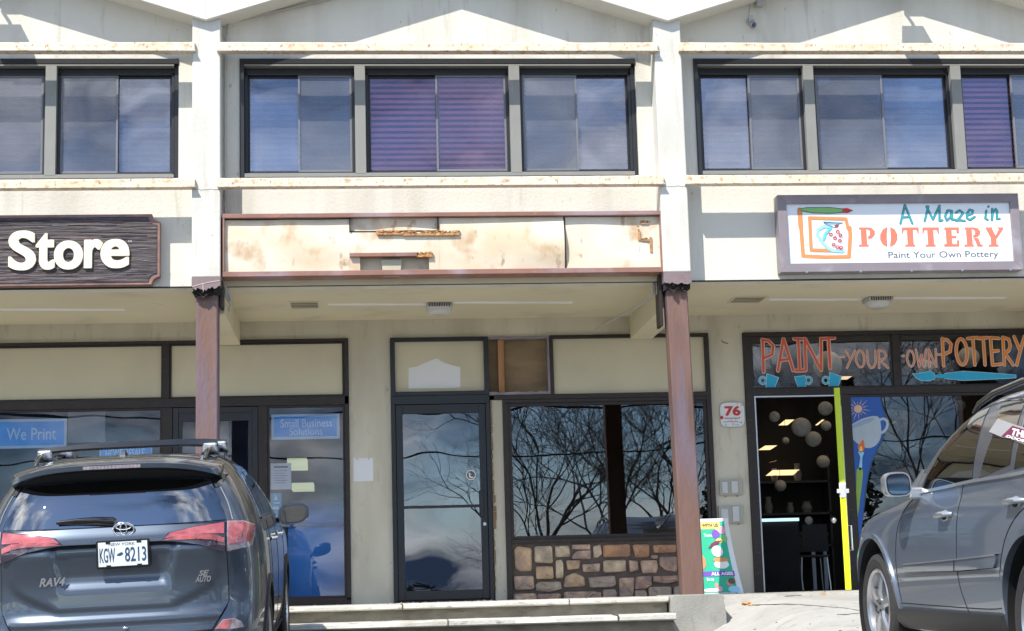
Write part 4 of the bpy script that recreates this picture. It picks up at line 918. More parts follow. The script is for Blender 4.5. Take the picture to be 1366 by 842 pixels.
for x, y in ((205, 407), (808, 399)):
    cx_, cy_ = onZ(x, y, ZS); MB().lathe([(0, -.004), (.085, -.004), (.09, 0)], (cx_, cy_, ZS - .001), 'z', 20).build('patched_hole', M['soffit'], B)
# conduits
cd = MB(); cx0 = PXL[2] + .145
p = [(cx0 + .02, YU - .02, z) for z in (3.15, 4.0, 5.0, 5.45)]
e0 = onY(301, 33, YU - .02); e1 = onY(322, 26, YU - .02); e2 = onY(436, 0, YU - .02); e3 = onY(560, -37, YU - .02)
p += [(cx0 + .03, YU - .02, 5.58), (e0[0] + .03, YU - .02, e0[1] + .02), (e1[0], YU - .02, e1[1]), (e2[0], YU - .02, e2[1]), (e3[0], YU - .02, e3[1])]
cd.tube(p, .012, 8); cd.build('conduit', M['tube'], B, smooth=True)
c2 = MB(); gx = PXL[3] - .19
c2.tube([(gx, 16.55, 3.08), (gx, 16.56, 2.98), (gx - .03, 16.7, 2.93), (gx - .12, 17.0, 2.90), (gx - .30, 18.1, 2.90), (gx - .34, 18.6, 2.9)], .014, 8)
c2.tube([(gx + .03, 16.52, 3.15), (gx + .03, 16.50, 2.95)], .012, 8); c2.build('conduit', M['tube'], B, smooth=True)
c3 = MB(); gx = PXL[2] + .16; c3.tube([(gx, 16.48, 3.08), (gx + .01, 16.50, 2.99), (gx + .05, 16.56, 2.92), (gx + .03, 16.6, 2.86)], .013, 8); c3.tube([(gx + .02, 16.5, 3.05), (gx + .06, 16.52, 2.95)], .02, 8); c3.build('conduit', M['tube'], B, smooth=True)

# security camera and junction box
cxz = onY(1003, 33, YU - .06); cm_ = thing('security_camera', 'small silver security camera hanging by a wire on the upper wall', 'camera', (cxz[0], YU, cxz[1]))
MB().sphere((cxz[0], YU - .10, cxz[1] - .02), .042, 16).build('ball_housing', M['steel'], cm_, smooth=True)
MB().lathe([(0, -.05), (.02, -.05), (.024, -.03)], (cxz[0], YU - .10, cxz[1] - .03), 'y', 14).build('lens', M['gloss'], cm_, smooth=True)
MB().lathe([(.035, -.03), (.045, 0)], (cxz[0], YU - .001, cxz[1] + .05), 'y', 14).build('mount', M['fixture'], cm_, smooth=40)
a_ = MB(); a_.tube([(cxz[0], YU - .02, cxz[1] + .05), (cxz[0] - .01, YU - .07, cxz[1] + .05), (cxz[0], YU - .1, cxz[1] + .02)], .014, 8); a_.box(cxz[0] - .03, YU - .08, cxz[1] + .02, cxz[0] + .01, YU - .05, cxz[1] + .10); a_.build('arm', M['fixture'], cm_, smooth=30)
jx = onY(1013, 2, YU - .05); w_ = MB(); w_.tube([(jx[0] - .05, YU - .012, jx[1] + .06), (jx[0] - .09, YU - .012, jx[1]), (cxz[0] - .01, YU - .012, cxz[1] + .12), (cxz[0], YU - .03, cxz[1] + .05)], .0035, 5); w_.build('cable', M['fixture'], cm_)
jb = MB(); jb.box(jx[0] - .035, YU - .09, jx[1] - .05, jx[0] + .04, YU, jx[1] + .12); o = jb.build('junction_box', M['fixture'], bevel=.005); tag(o, 'small grey junction box high on the wall above the security camera', 'junction box')
# flood lights under the ridge of the side bays (their shadows fall on the gables)
for k, wh in ((1, 'left bay'), (3, 'right bay')):
    mx_ = (PXL[k] + PXL[k + 1]) / 2 + .12; zt_ = 5.665 + BAY / 2 * .315
    fl = thing('flood_light', 'flood light under the eave ridge of the ' + wh, 'flood light', (mx_, YE + .05, zt_ - .3), 'flood lights under the eaves')
    a_ = MB(); a_.tube([(mx_ - .02, YE + .06, zt_ + .02), (mx_ - .06, YE + .04, zt_ - .10), (mx_ - .01, YE + .02, zt_ - .17), (mx_, YE + .02, zt_ - .22)], .018, 8); a_.box(mx_ - .07, YE + .0, zt_ - .06, mx_ + .07, YE + .1, zt_ + .01); a_.build('arm', M['fixture'], fl, smooth=30)
    hd = MB(); hd.add([(mx_ - .11, YE - .10, zt_ - .22), (mx_ + .11, YE - .10, zt_ - .22), (mx_ + .16, YE - .16, zt_ - .40), (mx_ - .16, YE - .16, zt_ - .40), (mx_ - .11, YE + .04, zt_ - .22), (mx_ + .11, YE + .04, zt_ - .22), (mx_ + .16, YE + .0, zt_ - .42), (mx_ - .16, YE + .0, zt_ - .42)],
                      [(0, 1, 2, 3), (7, 6, 5, 4), (0, 4, 5, 1), (3, 2, 6, 7), (0, 3, 7, 4), (1, 5, 6, 2)]); hd.build('lamp_head', M['darkframe'], fl)

# ------------------------------------------------------------------ things on and behind the shop fronts
def panel_sign(name, label, px, txts, Y, base, border, cat='banner', bw=.03):
    a, b, c, d = pb(*px, Y); r_ = thing(name, label, cat, ((a + b) / 2, Y, c))
    MB().box(a, Y, c, b, Y + .006, d).build('border', border, r_); MB().box(a + bw, Y - .003, c + bw, b - bw, Y - .0001, d - bw).build('field', base, r_)
    for body, tp in txts:
        e, f, g_, h = pb(*tp, Y); textmesh('lettering', body, e, f, g_, h, Y - .0031, M['txtblue'], r_, depth=.001, bold=.004)
    return r_
YI = YW + .032
panel_sign('blue_banner', 'blue We Print banner with pale border in the left shop window', (-60, 559.5, 89, 598.5), [('We Print', (9, 571, 75, 587))], YI, M['blue'], M['ltblue'])
panel_sign('blue_banner', 'blue Small Business Solutions banner with pale border beside the shop door', (362, 552.5, 453, 586), [('Small Business', (374, 559, 443, 570)), ('Solutions', (386, 570.5, 430, 580.5))], YI, M['blue'], M['ltblue'])
panel_sign('blue_banner', 'low blue HOME banner half hidden behind the crossbars on the car roof', (133, 590, 203, 616), [('HOME RESALE', (141, 599, 193, 610))], YI, M['blue'], M['ltblue'], bw=.012)
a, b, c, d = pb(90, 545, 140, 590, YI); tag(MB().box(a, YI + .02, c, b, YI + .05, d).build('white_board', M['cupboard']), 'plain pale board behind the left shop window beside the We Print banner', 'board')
a, b, c, d = pb(361, 618, 388.5, 653, YI); nt_ = thing('door_notice', 'white notice with a list of hours taped inside the shop window', 'notice', (a, YI, c))
MB().box(a, YI, c, b, YI + .003, d).build('sheet', M['paper'], nt_)
ln = MB(); 
for i in range(6): ln.box(a + .04, YI - .001, d - .085 - .026 * i, b - .045 - .02 * (i % 2), YI - .0001, d - .080 - .026 * i)
ln.box(a + .035, YI - .001, d - .05, b - .035, YI - .0001, d - .032); ln.build('printed_lines', M['ink'], nt_)
a, b, c, d = pb(361.5, 658, 375.5, 692, YI); st_ = thing('blue_sticker', 'tall blue sticker under the notice by the car mirror', 'sticker', (a, YI, c))
MB().box(a, YI, c, b, YI + .003, d).build('sheet', M['c_cupblue'], st_); ln = MB(); ln.box(a + .02, YI - .001, c + .10, b - .03, YI - .0001, c + .13); ln.box(a + .03, YI - .001, c + .16, b - .02, YI - .0001, c + .175); ln.prism([(a + .03, c + .2), (a + .075, c + .2), (a + .05, c + .26)], YI - .001, YI - .0001); ln.build('print', M['c_white'], st_)
a, b, c, d = pb(471.5, 611, 498, 642, YW - .003); wp = MB(); wp.box(a, YW - .004, c, b, YW - .001, d); o = wp.build('wall_paper_sheet', M['paper']); o.name = 'blank_paper'; tag(o, 'blank white paper pinned to the beige wall left of the navy door', 'paper')
pn = MB()
for x in (a + .04, b - .05): pn.lathe([(0, -.008), (.006, -.006), (.006, 0)], (x, YW - .004, d - .012), 'y', 8)
pn.build('pin', M['ink'], o)
a, b, c, d = pb(691, 701, 727, 712, YW + .03)
tag(MB().prism([onY(x, y, YW + .05) for x, y in ((691, 702), (727, 704), (727, 711.5), (692, 711))], YW + .05, YW + .053).build('white_card', M['paper']), 'small white card at the bottom left of the dark middle window', 'card')
# left shop interior: fixtures, blue form for a reflection
for x0, y0, x1, y1, wh in ((383, 611, 409, 624, 'upper, wider'), (389, 644, 418, 653, 'lower, narrower')):
    Yq = 21.5 if y0 < 630 else 22.5; a, b, c, d = pb(x0, y0, x1, y1, Yq)
    tag(MB().box(a, Yq, c, b, Yq + .5, d).build('office_light', M['lightgreen']), wh + ' greenish lit office light seen through the right pane of the left shop', 'ceiling light', 'office lights in the left shop')
a, b = onY(385, 740, 19.25)[0], onY(470, 740, 19.25)[0]; dk = thing('blue_reflection_form', 'made-up rounded blue shape imitating a window reflection, behind the window beside the beige wall', 'counter', ((a + b) / 2, 19.25, 0))  # made-up solid in place of blue reflected in the glass
ct = MB(); n = 12
pr = [(19.15 + .5 * (1 - math.cos(R(90 * i / n))), .75 + .42 * math.sin(R(90 * i / n))) for i in range(n + 1)]
vs = []
for x in (a, b + .6): vs += [(x, 19.15, 0)] + [(x, y, z) for y, z in pr] + [(x, 19.9, 0)]
q = len(pr) + 2; ct.add(vs, [(i, i + 1, i + 1 + q, i + q) for i in range(q - 1)] + [tuple(range(q)), tuple(range(2 * q - 1, q - 1, -1))]); ct.build('shell', M['reflectionblue'], dk, smooth=40)
MB().box(a - .01, 19.12, .86, b + .61, 19.153, .90).build('dark_band', M['c_decalblue'], dk)
# plaque 76
a, b, c, d = pb(959.5, 536.5, 993.5, 570.5, YW - .006); cx_, cz_ = (a + b) / 2, (c + d) / 2; pq = thing('number_plaque', 'rounded white plaque with a red 76 beside the pottery door', 'house number', (cx_, YW, c))
def rrect(a, b, c, d, r_, n=5):
    o_ = []
    for x, z, s_ in ((b - r_, c + r_, -90), (b - r_, d - r_, 0), (a + r_, d - r_, 90), (a + r_, c + r_, 180)): o_ += [(x + r_ * math.cos(R(s_ + 90 * i / n)), z + r_ * math.sin(R(s_ + 90 * i / n))) for i in range(n + 1)]
    return o_
MB().prism(rrect(a, b, c, d, .07), YW - .022, YW - .001).build('tile', M['paper'], pq, bevel=.004)
draw('rim', M['c_slate'], pq, [rrect(a + .004, b - .004, c + .004, d - .004, .068) + [rrect(a + .004, b - .004, c + .004, d - .004, .068)[0]]], .004, YW - .022)
textmesh('number', '76', cx_ - .085, cx_ + .095, cz_ - .015, cz_ + .10, YW - .022, M['c_red'], pq, bold=.045)
r = random.Random(2)
for nm, mt_, nn in (('red_speckles', 'c_red', 12), ('teal_speckles', 'c_teal', 12)):
    m_ = MB()
    for i in range(nn):
        x, z = a + .02 + (b - a - .04) * r.random(), c + .02 + (d - c - .04) * r.random()
        if abs(x - cx_) < .10 and cz_ - .03 < z < cz_ + .11: z = c + .02 + .05 * r.random()
        ribbon(m_, [(x, z), (x + r.uniform(-.012, .012), z + r.uniform(-.008, .008))], .006, YW - .022)
    m_.build(nm, M[mt_], pq)
MB().prism(arc(a + .022, cz_ - .03, .02, .02, 0, 345, 12), YW - .026, YW - .0221).build('red_dot', M['c_red'], pq)
ln = MB(); 
for i in range(10): ln.box(cx_ - .085 + .017 * i, YW - .024, cz_ - .045, cx_ - .073 + .017 * i, YW - .0221, cz_ - .035)
for i in range(7): ln.box(cx_ - .07 + .02 * i, YW - .024, cz_ - .085 + .006 * (i % 2), cx_ - .058 + .02 * i, YW - .0221, cz_ - .075 + .006 * (i % 2))
ln.build('small_lettering', M['c_plum'], pq)
# switch boxes
for (x0, y0, x1, y1, lids, wh) in ((960, 640, 990, 660.5, ((963, 643, 970.5, 658), (975.5, 642, 984, 657.5)), 'upper'), (959, 675, 992, 698, ((962, 679, 971.5, 696), (977, 675.5, 986, 696)), 'lower')):
    a, b, c, d = pb(x0, y0, x1, y1, YW - .03); bx = thing('switch_box', wh + ' of two grey switch boxes on the wall under the 76 plaque', 'switch box', ((a + b) / 2, YW, c))
    MB().box(a, YW - .04, c, b, YW - .001, d).build('housing', M['box'], bx, bevel=.004)
    for q in lids: m_ = MB(); e, f, g_, h = pb(*q, YW - .04); m_.box(e, YW - .055, g_, f, YW - .041, h); m_.build('cover', M['boxlid'], bx, bevel=.003)
    for u in (.25, .8): MB().sphere((a + (b - a) * u, YW - .012, c - .012), .008, 8).build('screw', M['ply'], bx)
MB().tube([(onY(962, 455, YW)[0], YW - .004, 2.80), (onY(966, 458, YW)[0], YW - .006, 2.775), (onY(971, 457, YW)[0], YW - .004, 2.765)], .006, 5).build('wall_chip', M['ply'], B)

# party poster leaning by the column
YPo = 17.25; po = thing('party_poster', 'curling green party poster with balloons leaning by the right column', 'poster', (onY(960, 740, YPo)[0], YPo, 0))
px0, px1, pz1 = onY(918, 740, YPo)[0], onY(975, 692, YPo)[0], onY(950, 691, YPo)[1]
def bendx(u, v): return px0 + (px1 - px0) * u + u * .085 * (1 - v) ** 1.6
def bendy(u, v): return YPo + .32 * v * .6 - .05 * u * u
def pp(u, v, lift=0): return (bendx(u, v), bendy(u, v) - lift, .01 + (pz1 - .01) * v)
def ppatch(name, u0, v0, u1, v1, mat, lift=.002, n=8, shape=None):
    m_ = MB(); 
    if shape: m_.add([pp(u, v, lift) for u, v in shape] + [pp(u, v, lift - .001) for u, v in shape], [tuple(range(len(shape)))] + [(i, (i + 1) % len(shape), (i + 1) % len(shape) + len(shape), i + len(shape)) for i in range(len(shape))])
    else:
        vs = [pp(u0 + (u1 - u0) * i / n, v0 + (v1 - v0) * j / n, lift + s_) for s_ in (0, -.0015) for j in range(n + 1) for i in range(n + 1)]; k = (n + 1) ** 2
        fs = [(j * (n + 1) + i, j * (n + 1) + i + 1, (j + 1) * (n + 1) + i + 1, (j + 1) * (n + 1) + i) for j in range(n) for i in range(n)]
        m_.add(vs, fs + [tuple(k + q for q in reversed(f)) for f in fs])
    return m_.build(name, mat, po)
ppatch('board', 0, 0, 1, 1, M['paper'], 0); ppatch('green_field', .03, .01, .90, .96, M['c_pgreen'])
ppatch('yellow_banner', .10, .86, .80, .955, M['c_yellow'], .004); ppatch('purple_banner', .03, .225, .92, .295, M['c_purple'], .004)
def blob(name, cu, cv, ru, rv, mat, lift, a0=0, a1=360, n=14): return ppatch(name, 0, 0, 0, 0, mat, lift, shape=[(cu + ru * math.cos(R(a0 + (a1 - a0) * i / n)), cv + rv * math.sin(R(a0 + (a1 - a0) * i / n))) for i in range(n)])
for nm, cu, cv, ru, rv, mt_, l_ in (('balloon', .74, .835, .065, .03, 'c_yellow', .0055), ('balloon', .83, .84, .07, .055, 'c_pink', .007), ('balloon', .68, .79, .085, .06, 'c_purple', .0085), ('balloon', .86, .73, .06, .05, 'c_green', .0055), ('balloon', .74, .70, .07, .035, 'c_yellow', .006),
                                    ('painted_bowl', .66, .56, .12, .075, 'c_white', .010), ('bread', .70, .445, .16, .03, 'c_orange', .009), ('painted_cup', .70, .385, .15, .06, 'c_white', .0075), ('face', .78, .13, .06, .045, 'c_skin', .006), ('hair', .83, .16, .07, .04, 'c_brownp', .0075), ('shirt', .84, .05, .11, .045, 'c_lblue', .005), ('child_face', .53, .11, .04, .03, 'c_skin', .006), ('plate', .42, .045, .16, .025, 'c_white', .0055), ('child', .56, .06, .07, .04, 'c_pink', .0045), ('orange_treat', .30, .42, .09, .10, 'c_orange', .006)):
    blob(nm, cu, cv, ru, rv, M[mt_], l_)
ppatch('hat', 0, 0, 0, 0, M['c_plum'], .012, shape=[(.47, .60), (.56, .665), (.66, .70), (.78, .70), (.66, .64)])
def ptext(body, u0, v0, u1, v1, mat, lift, bold=.02):
    o = textmesh('lettering', body, 0, 1, 0, 1, 0, mat, po, bold=bold, depth=.0001, kind=None)
    off = wloc(po)
    for v in o.data.vertices:
        q = v.co + off; p_ = pp(u0 + (u1 - u0) * q.x, v0 + (v1 - v0) * q.z, lift + (.001 if q.y < -.00005 else 0)); v.co = Vector(p_) - off
ptext('WITH US', .40, .885, .76, .935, M['c_brownp'], .0065, .04); ptext('ALL AGES', .46, .238, .89, .283, M['c_white'], .0065, .04); ptext('Teens', .42, .755, .62, .80, M['c_white'], .0045); ptext("ks", .36, .17, .50, .21, M['c_white'], .0045)

# window writing
Yt = YW - .012 + .020
IT = [('P', 1017.5, 452.5, 1033, 496), ('A', 1036.5, 452, 1058, 494.5), ('I', 1060.5, 452, 1071, 494.5), ('N', 1073.5, 451.5, 1096.5, 494), ('T', 1098.5, 451, 1114, 491)]
w1_ = thing('window_lettering', 'red orange hand painted PAINT on the left transom pane', 'window writing', (X(1060, 480), YW, 2.3), None)
handtext(IT, Yt, .028, M['c_orangered'], M['c_palepink'], w1_, 'paint_letters', owd=.044)
w2_ = thing('window_lettering', 'hollow pale YOUR OWN lettering across the transom panes', 'window writing', (X(1190, 480), YW, 2.3), None)
handtext([('-', 1121, 474, 1126, 478), ('Y', 1128.5, 468.5, 1141, 490.5), ('O', 1142, 468, 1153, 490), ('U', 1157, 468, 1168, 491), ('R', 1172, 467.5, 1184, 491), ('-', 1201.5, 473, 1205.5, 477), ('O', 1210, 468, 1219.5, 489), ('W', 1222.5, 466.5, 1236, 489.5), ('N', 1239, 466, 1249, 489.5), ('-', 1250.5, 471, 1255, 475)],
         Yt, .013, M['c_salmon'], M['c_palepink'], w2_, 'small_letters', owd=.027)
w3_ = thing('window_lettering', 'bright orange hand painted POTTERY on the right transom pane', 'window writing', (X(1310, 480), YW, 2.3), None)
handtext([('P', 1257.5, 451.5, 1270, 488), ('O', 1275.5, 452, 1290, 487), ('T', 1292, 450.5, 1306, 487), ('T', 1306.5, 450.5, 1319, 487), ('E', 1322, 450.5, 1334, 487), ('R', 1338.5, 450, 1350, 487), ('Y', 1354, 449, 1368, 487)], Yt, .026, M['c_oran2'], M['c_palepink'], w3_, 'pottery_letters', owd=.040)
for i, (x0, y0, x1, flip, wh) in enumerate(((1021, 499, 1038, 1, 'under the P of PAINT'), (1060, 501.5, 1077, -1, 'under the I of PAINT'), (1105, 497.5, 1122, 1, 'under the T of PAINT, above the open door'))):
    cu_ = thing('cup_decal', 'blue painted cup on the transom glass ' + wh, 'window decal', (X((x0 + x1) / 2, 508), YW, 2.27), 'blue painted cups')
    q = [(x0, y0 + 2), (x0 + 8, y0), (x1 + (1 if flip > 0 else 0), y0 + 2.5), (x1 - 4, 517), (x0 + 2, 517)] if flip > 0 else [(x0, y0 + 1.5), (x1 - 3, y0), (x1 - 2, 517), (x0 + 5, 517)]
    if flip > 0: q = [(x0 + 2, y0), (x1 + .5, y0 + 5), (x1 - 5, 517), (x0 + 1, 517)]
    m_ = MB(); ribbon(m_, ppoly(q + [q[0]], Yt), .012, Yt - .001); hx_ = x0 - 3.5 if flip > 0 else x1 + 1.5
    ribbon(m_, [onY(hx_ + 4.2 * math.cos(R(t)), 507.5 + 4.6 * math.sin(R(t)), Yt) for t in range(0, 361, 36)], .026, Yt - .0)
    m_.build('outline', M['c_cupedge'], cu_); MB().prism(ppoly(q, Yt), Yt - .0035, Yt - .0025).build('bowl', M['c_cupblue'], cu_)
    m_ = MB(); ribbon(m_, [onY(hx_ + 4.2 * math.cos(R(t)), 507.5 + 4.6 * math.sin(R(t)), Yt) for t in range(0, 361, 36)], .012, Yt - .003); m_.build('handle', M['c_cupblue'], cu_)
pbz = thing('paintbrush_decal', 'blue painted paintbrush lying under POTTERY on the transom glass', 'window decal', (X(1290, 500), YW, 2.3))
hq = [(1260, 498.5), (1285, 495.5), (1310, 497), (1355, 500.5), (1355, 504), (1320, 506), (1285, 507.5), (1260, 505)]; bq = [(1217.5, 499), (1228, 498), (1240, 495.5), (1246, 498), (1247, 505), (1240, 508), (1230, 508), (1223, 505)]
m_ = MB(); ribbon(m_, ppoly(hq + [hq[0]], Yt), .010, Yt - .001); ribbon(m_, ppoly(bq + [bq[0]], Yt), .010, Yt - .001); m_.build('outline', M['c_cupedge'], pbz)
m_ = MB(); m_.prism(ppoly(hq, Yt), Yt - .0045, Yt - .0035); m_.prism(ppoly([(1247, 500), (1260, 499), (1260, 505), (1247, 504.5)], Yt), Yt - .0050, Yt - .0036); m_.build('handle', M['c_cupblue'], pbz)
MB().prism(ppoly(bq, Yt), Yt - .0045, Yt - .0035).build('bristles', M['c_cupblue'], pbz)
def smooth_poly(pts, n=4):
    q = []; m = len(pts)
    for i in range(m):
        a, b, c, d = pts[i - 1], pts[i], pts[(i + 1) % m], pts[(i + 2) % m]
        for k in range(n):
            t = k / n; q.append(tuple(.5 * (2 * b[j] + (c[j] - a[j]) * t + (2 * a[j] - 5 * b[j] + 4 * c[j] - d[j]) * t * t + (3 * b[j] - a[j] - 3 * c[j] + d[j]) * t ** 3) for j in (0, 1)))
    return q
# tall blue decal in the big window
Yd = YW - .002
dc = thing('window_poster', 'tall blue window poster with a tilted cup, a sun and a green paintbrush', 'window poster', (X(1150, 650), YW, .8))
def zd(x, y): return onY(1000 + x / 5.26, 500 + y / 5.26, Yd)
blu = [(1128, 529.5), (1174, 529.5), (1176, 542), (1180, 556), (1181, 570), (1177, 584), (1169, 600), (1162, 616), (1157, 634), (1154, 652), (1152, 672), (1150, 700), (1146, 790), (1134, 790)]
MB().prism(ppoly([(x + (2 if x > 1150 and y > 540 else 0), y) for x, y in blu], Yd), Yd - .002, Yd - .0005).build('dark_edge', M['c_navyink'], dc)
MB().prism(ppoly(blu, Yd), Yd - .004, Yd - .0021).build('blue_field', M['c_decalblue'], dc)
MB().prism([zd(x, y) for x, y in smooth_poly(((690, 375), (720, 345), (800, 305), (880, 290), (910, 310), (922, 380), (918, 440), (890, 490), (840, 515), (780, 500), (730, 460), (700, 420)))], Yd - .006, Yd - .0041).build('cup', M['c_cupgrey'], dc)
MB().prism([zd(x, y) for x, y in smooth_poly(((698, 375), (740, 345), (810, 312), (872, 303), (850, 330), (780, 358), (720, 378)))], Yd - .0075, Yd - .0061).build('cup_hollow', M['c_cuprim'], dc)
m_ = MB(); ribbon(m_, [zd(x, y) for x, y in ((900, 328), (918, 314), (935, 309), (952, 314), (963, 328), (966, 350), (960, 375), (948, 393), (932, 405), (912, 411))], .030, Yd - .0045); m_.build('cup_handle', M['c_cupgrey'], dc)
MB().prism([zd(760 + 30 * math.cos(R(t)), 240 + 28 * math.sin(R(t))) for t in range(0, 360, 24)], Yd - .006, Yd - .0041).build('sun_disc', M['c_sunor'], dc)
m_ = MB()
for i in range(14):
    t = R(i * 360 / 14 + 8); l_ = (52, 78)[i % 2] if i % 4 else 95; m_.prism([zd(760 + 38 * math.cos(t - .08), 240 + 36 * math.sin(t - .08)), zd(760 + l_ * math.cos(t), 240 + l_ * math.sin(t)), zd(760 + 38 * math.cos(t + .08), 240 + 36 * math.sin(t + .08))], Yd - .0055, Yd - .0041)
m_.build('sun_rays', M['c_sunor'], dc)
for nm, mt_, q in (('brush_flame', 'c_flame', ((795, 455), (805, 500), (800, 530), (780, 545), (762, 530), (758, 500), (775, 480))), ('brush_flame_core', 'c_yellow', ((780, 500), (790, 525), (780, 540), (768, 528))), ('brush_ferrule', 'c_lblue', ((760, 540), (800, 545), (790, 580), (785, 660), (765, 660), (775, 580))),
                    ('brush_handle', 'c_leaf', ((752, 662), (790, 662), (790, 740), (775, 860), (745, 1080), (735, 1080), (745, 860), (748, 740)))):
    MB().prism([zd(x, y) for x, y in smooth_poly(q)], Yd - (.0095 if 'core' in nm else .008), Yd - .0061).build(nm, M[mt_], dc)

# paper lanterns, lit panels and furniture in the pottery shop
lan = [(1069, 570, 13.5, 20.4, 'largest paper lantern in the open doorway'), (1085, 586, 11, 20.6, 'paper lantern just below and right of the largest one'), (1033, 556, 7.5, 20.2, 'paper lantern at the upper left of the doorway'), (1101, 545, 10, 20.3, 'paper lantern at the top right of the doorway beside the open door'), (1102, 568, 7, 21.2, 'small paper lantern halfway down beside the open door'), (1048, 588, 5, 22.5, 'tiny paper lantern far back in the doorway'),
       (1041, 648, 8, 22.5, 'dim low paper lantern left in the doorway'), (1098, 616, 9, 22, 'dim low paper lantern right in the doorway'), (1203, 563, 8.5, 20.3, 'paper lantern behind the big window left of the car roof'), (1255, 536, 12, 20.2, 'paper lantern at the top of the big window'), (1104, 487, 20, 20.1, 'huge paper lantern behind the T of PAINT'), (1292, 477, 15, 20.2, 'paper lantern behind the O of POTTERY'), (1237, 488, 9, 21, 'small paper lantern behind the W of OWN'), (1280, 541, 8, 20.6, 'small paper lantern above the car at the top of the big window')]
for x, y, r_, Yl, lab in lan:
    c_ = onY(x, y, Yl); rr_ = r_ / FP * Yl * 1.0; lt = thing('paper_lantern', 'round ' + lab, 'lantern', (c_[0], Yl, c_[1]), 'paper lanterns in the pottery shop')
    m_ = MB(); n = 20; h = 18; vs = []; fs = []
    for i in range(h + 1):
        a = math.pi * i / h; rb_ = rr_ * (1 if i % 2 else .985)
        for k in range(n): vs.append((c_[0] + rb_ * math.sin(a) * math.cos(2 * math.pi * k / n), Yl + rb_ * math.sin(a) * math.sin(2 * math.pi * k / n), c_[1] + rr_ * .96 * math.cos(a)))
    for i in range(h):
        for k in range(n): fs.append((i * n + k, i * n + (k + 1) % n, (i + 1) * n + (k + 1) % n, (i + 1) * n + k))
    m_.add(vs, fs).build('shade', M['lantern'], lt, smooth=30); MB().tube([(c_[0], Yl, c_[1] + rr_), (c_[0], Yl, 2.94)], .003, 4).build('string', M['wire'], lt)
for q, wh in (((1039, 560, 1060, 567), 'left part beside the largest lantern'), ((1088, 560, 1100, 567), 'right of the largest lantern'), ((1012, 594.5, 1037, 600), 'second row at the left jamb'), ((1022, 627, 1067, 634), 'lowest and widest in the doorway'), ((1027, 614.5, 1036, 616.5), 'tiny sliver between two rows'), ((1190, 560, 1200, 565), 'behind the big window'), ((1118, 500, 1140, 506), 'behind the transom pane')):
    ym = (q[1] + q[3]) / 2; zc_ = 2.94; xa_, ya_ = onZ(q[0], q[3], zc_); 
    d_ = ray((q[0] + q[2]) / 2, ym); Yl = min(23.9, 2.87 / d_.z * d_.y) if d_.z > 0 else 23
    a, b, c, d = pb(*q, Yl); o = MB().add([(a, Yl, c), (b - .1, Yl, c), (b, Yl, d), (a + .1, Yl, d), (a, Yl + .04, c), (b - .1, Yl + .04, c), (b, Yl + .04, d), (a + .1, Yl + .04, d)], [(0, 1, 2, 3), (7, 6, 5, 4), (0, 4, 5, 1), (1, 5, 6, 2), (2, 6, 7, 3), (3, 7, 4, 0)]).build('ceiling_panel_light', M['lightpanel']); tag(o, 'warm lit ceiling panel in the pottery shop, ' + wh, 'ceiling light', 'lit panels in the pottery shop')
a, b, c, d = pb(1014, 691.5, 1066, 695.5, 20.5); sc_ = thing('display_counter', 'glass display counter with a cyan glowing glass edge inside the open doorway', 'counter', ((a + b) / 2, 20.5, 0))
MB().box(a, 20.5, c, b, 20.53, d).build('glow_edge', M['edgeglow'], sc_); MB().box(a, 20.53, 0, b, 21.0, c + .01).build('cabinet', M['room'], sc_, bevel=.01); MB().sphere((b + .12, 20.5, c), .05, 12).build('jar', M['lantern'], sc_, smooth=True)
def ctable(cx_, Yt_, lab):
    t_ = thing('work_table', lab, 'table', (cx_, Yt_, 0)); MB().box(cx_ - .5, Yt_ - .35, .72, cx_ + .5, Yt_ + .35, .76).build('tabletop', M['chairgrey'], t_, bevel=.006)
    for sx in (-.44, .44):
        for sy in (-.3, .3): MB().box(cx_ + sx - .025, Yt_ + sy - .025, 0, cx_ + sx + .025, Yt_ + sy + .025, .72).build('leg', M['steel'], t_)
def cchair(cx_, Yt_, lab):
    t_ = thing('cafe_chair', lab, 'chair', (cx_, Yt_, 0), 'chairs in the pottery shop'); MB().box(cx_ - .2, Yt_ - .2, .43, cx_ + .2, Yt_ + .2, .46).build('seat', M['chairgrey'], t_, bevel=.01)
    MB().add([(cx_ - .19, Yt_ - .2, .5), (cx_ + .19, Yt_ - .2, .5), (cx_ + .16, Yt_ - .27, .86), (cx_ - .16, Yt_ - .27, .86), (cx_ - .19, Yt_ - .17, .5), (cx_ + .19, Yt_ - .17, .5), (cx_ + .16, Yt_ - .24, .86), (cx_ - .16, Yt_ - .24, .86)], [(0, 1, 2, 3), (7, 6, 5, 4), (0, 4, 5, 1), (1, 5, 6, 2), (2, 6, 7, 3), (3, 7, 4, 0)]).build('backrest', M['chairgrey'], t_)
    for sx in (-.17, .17):
        for sy in (-.17, .17): MB().tube([(cx_ + sx, Yt_ + sy, .43), (cx_ + sx * 1.15, Yt_ + sy * 1.15, 0)], .012, 6).build('leg', M['steel'], t_)
al = bpy.data.lights.new('shop_lamp', 'AREA'); al.shape = 'RECTANGLE'; al.size = 3.2; al.size_y = 3.0; al.energy = 6; al.color = (1, .80, .55)
ao = bpy.data.objects.new('shop_lamp', al); C.objects.link(ao); ao.location = (6.3, 21.2, 2.92)
ctable(5.75, 23.1, 'pale work table deep inside the open pottery doorway'); ctable(7.0, 21.2, 'work table behind the big pottery window')
cchair(5.55, 22.5, 'pale chair at the left of the table inside the open doorway'); cchair(5.95, 22.6, 'pale chair at the right of the table inside the open doorway')

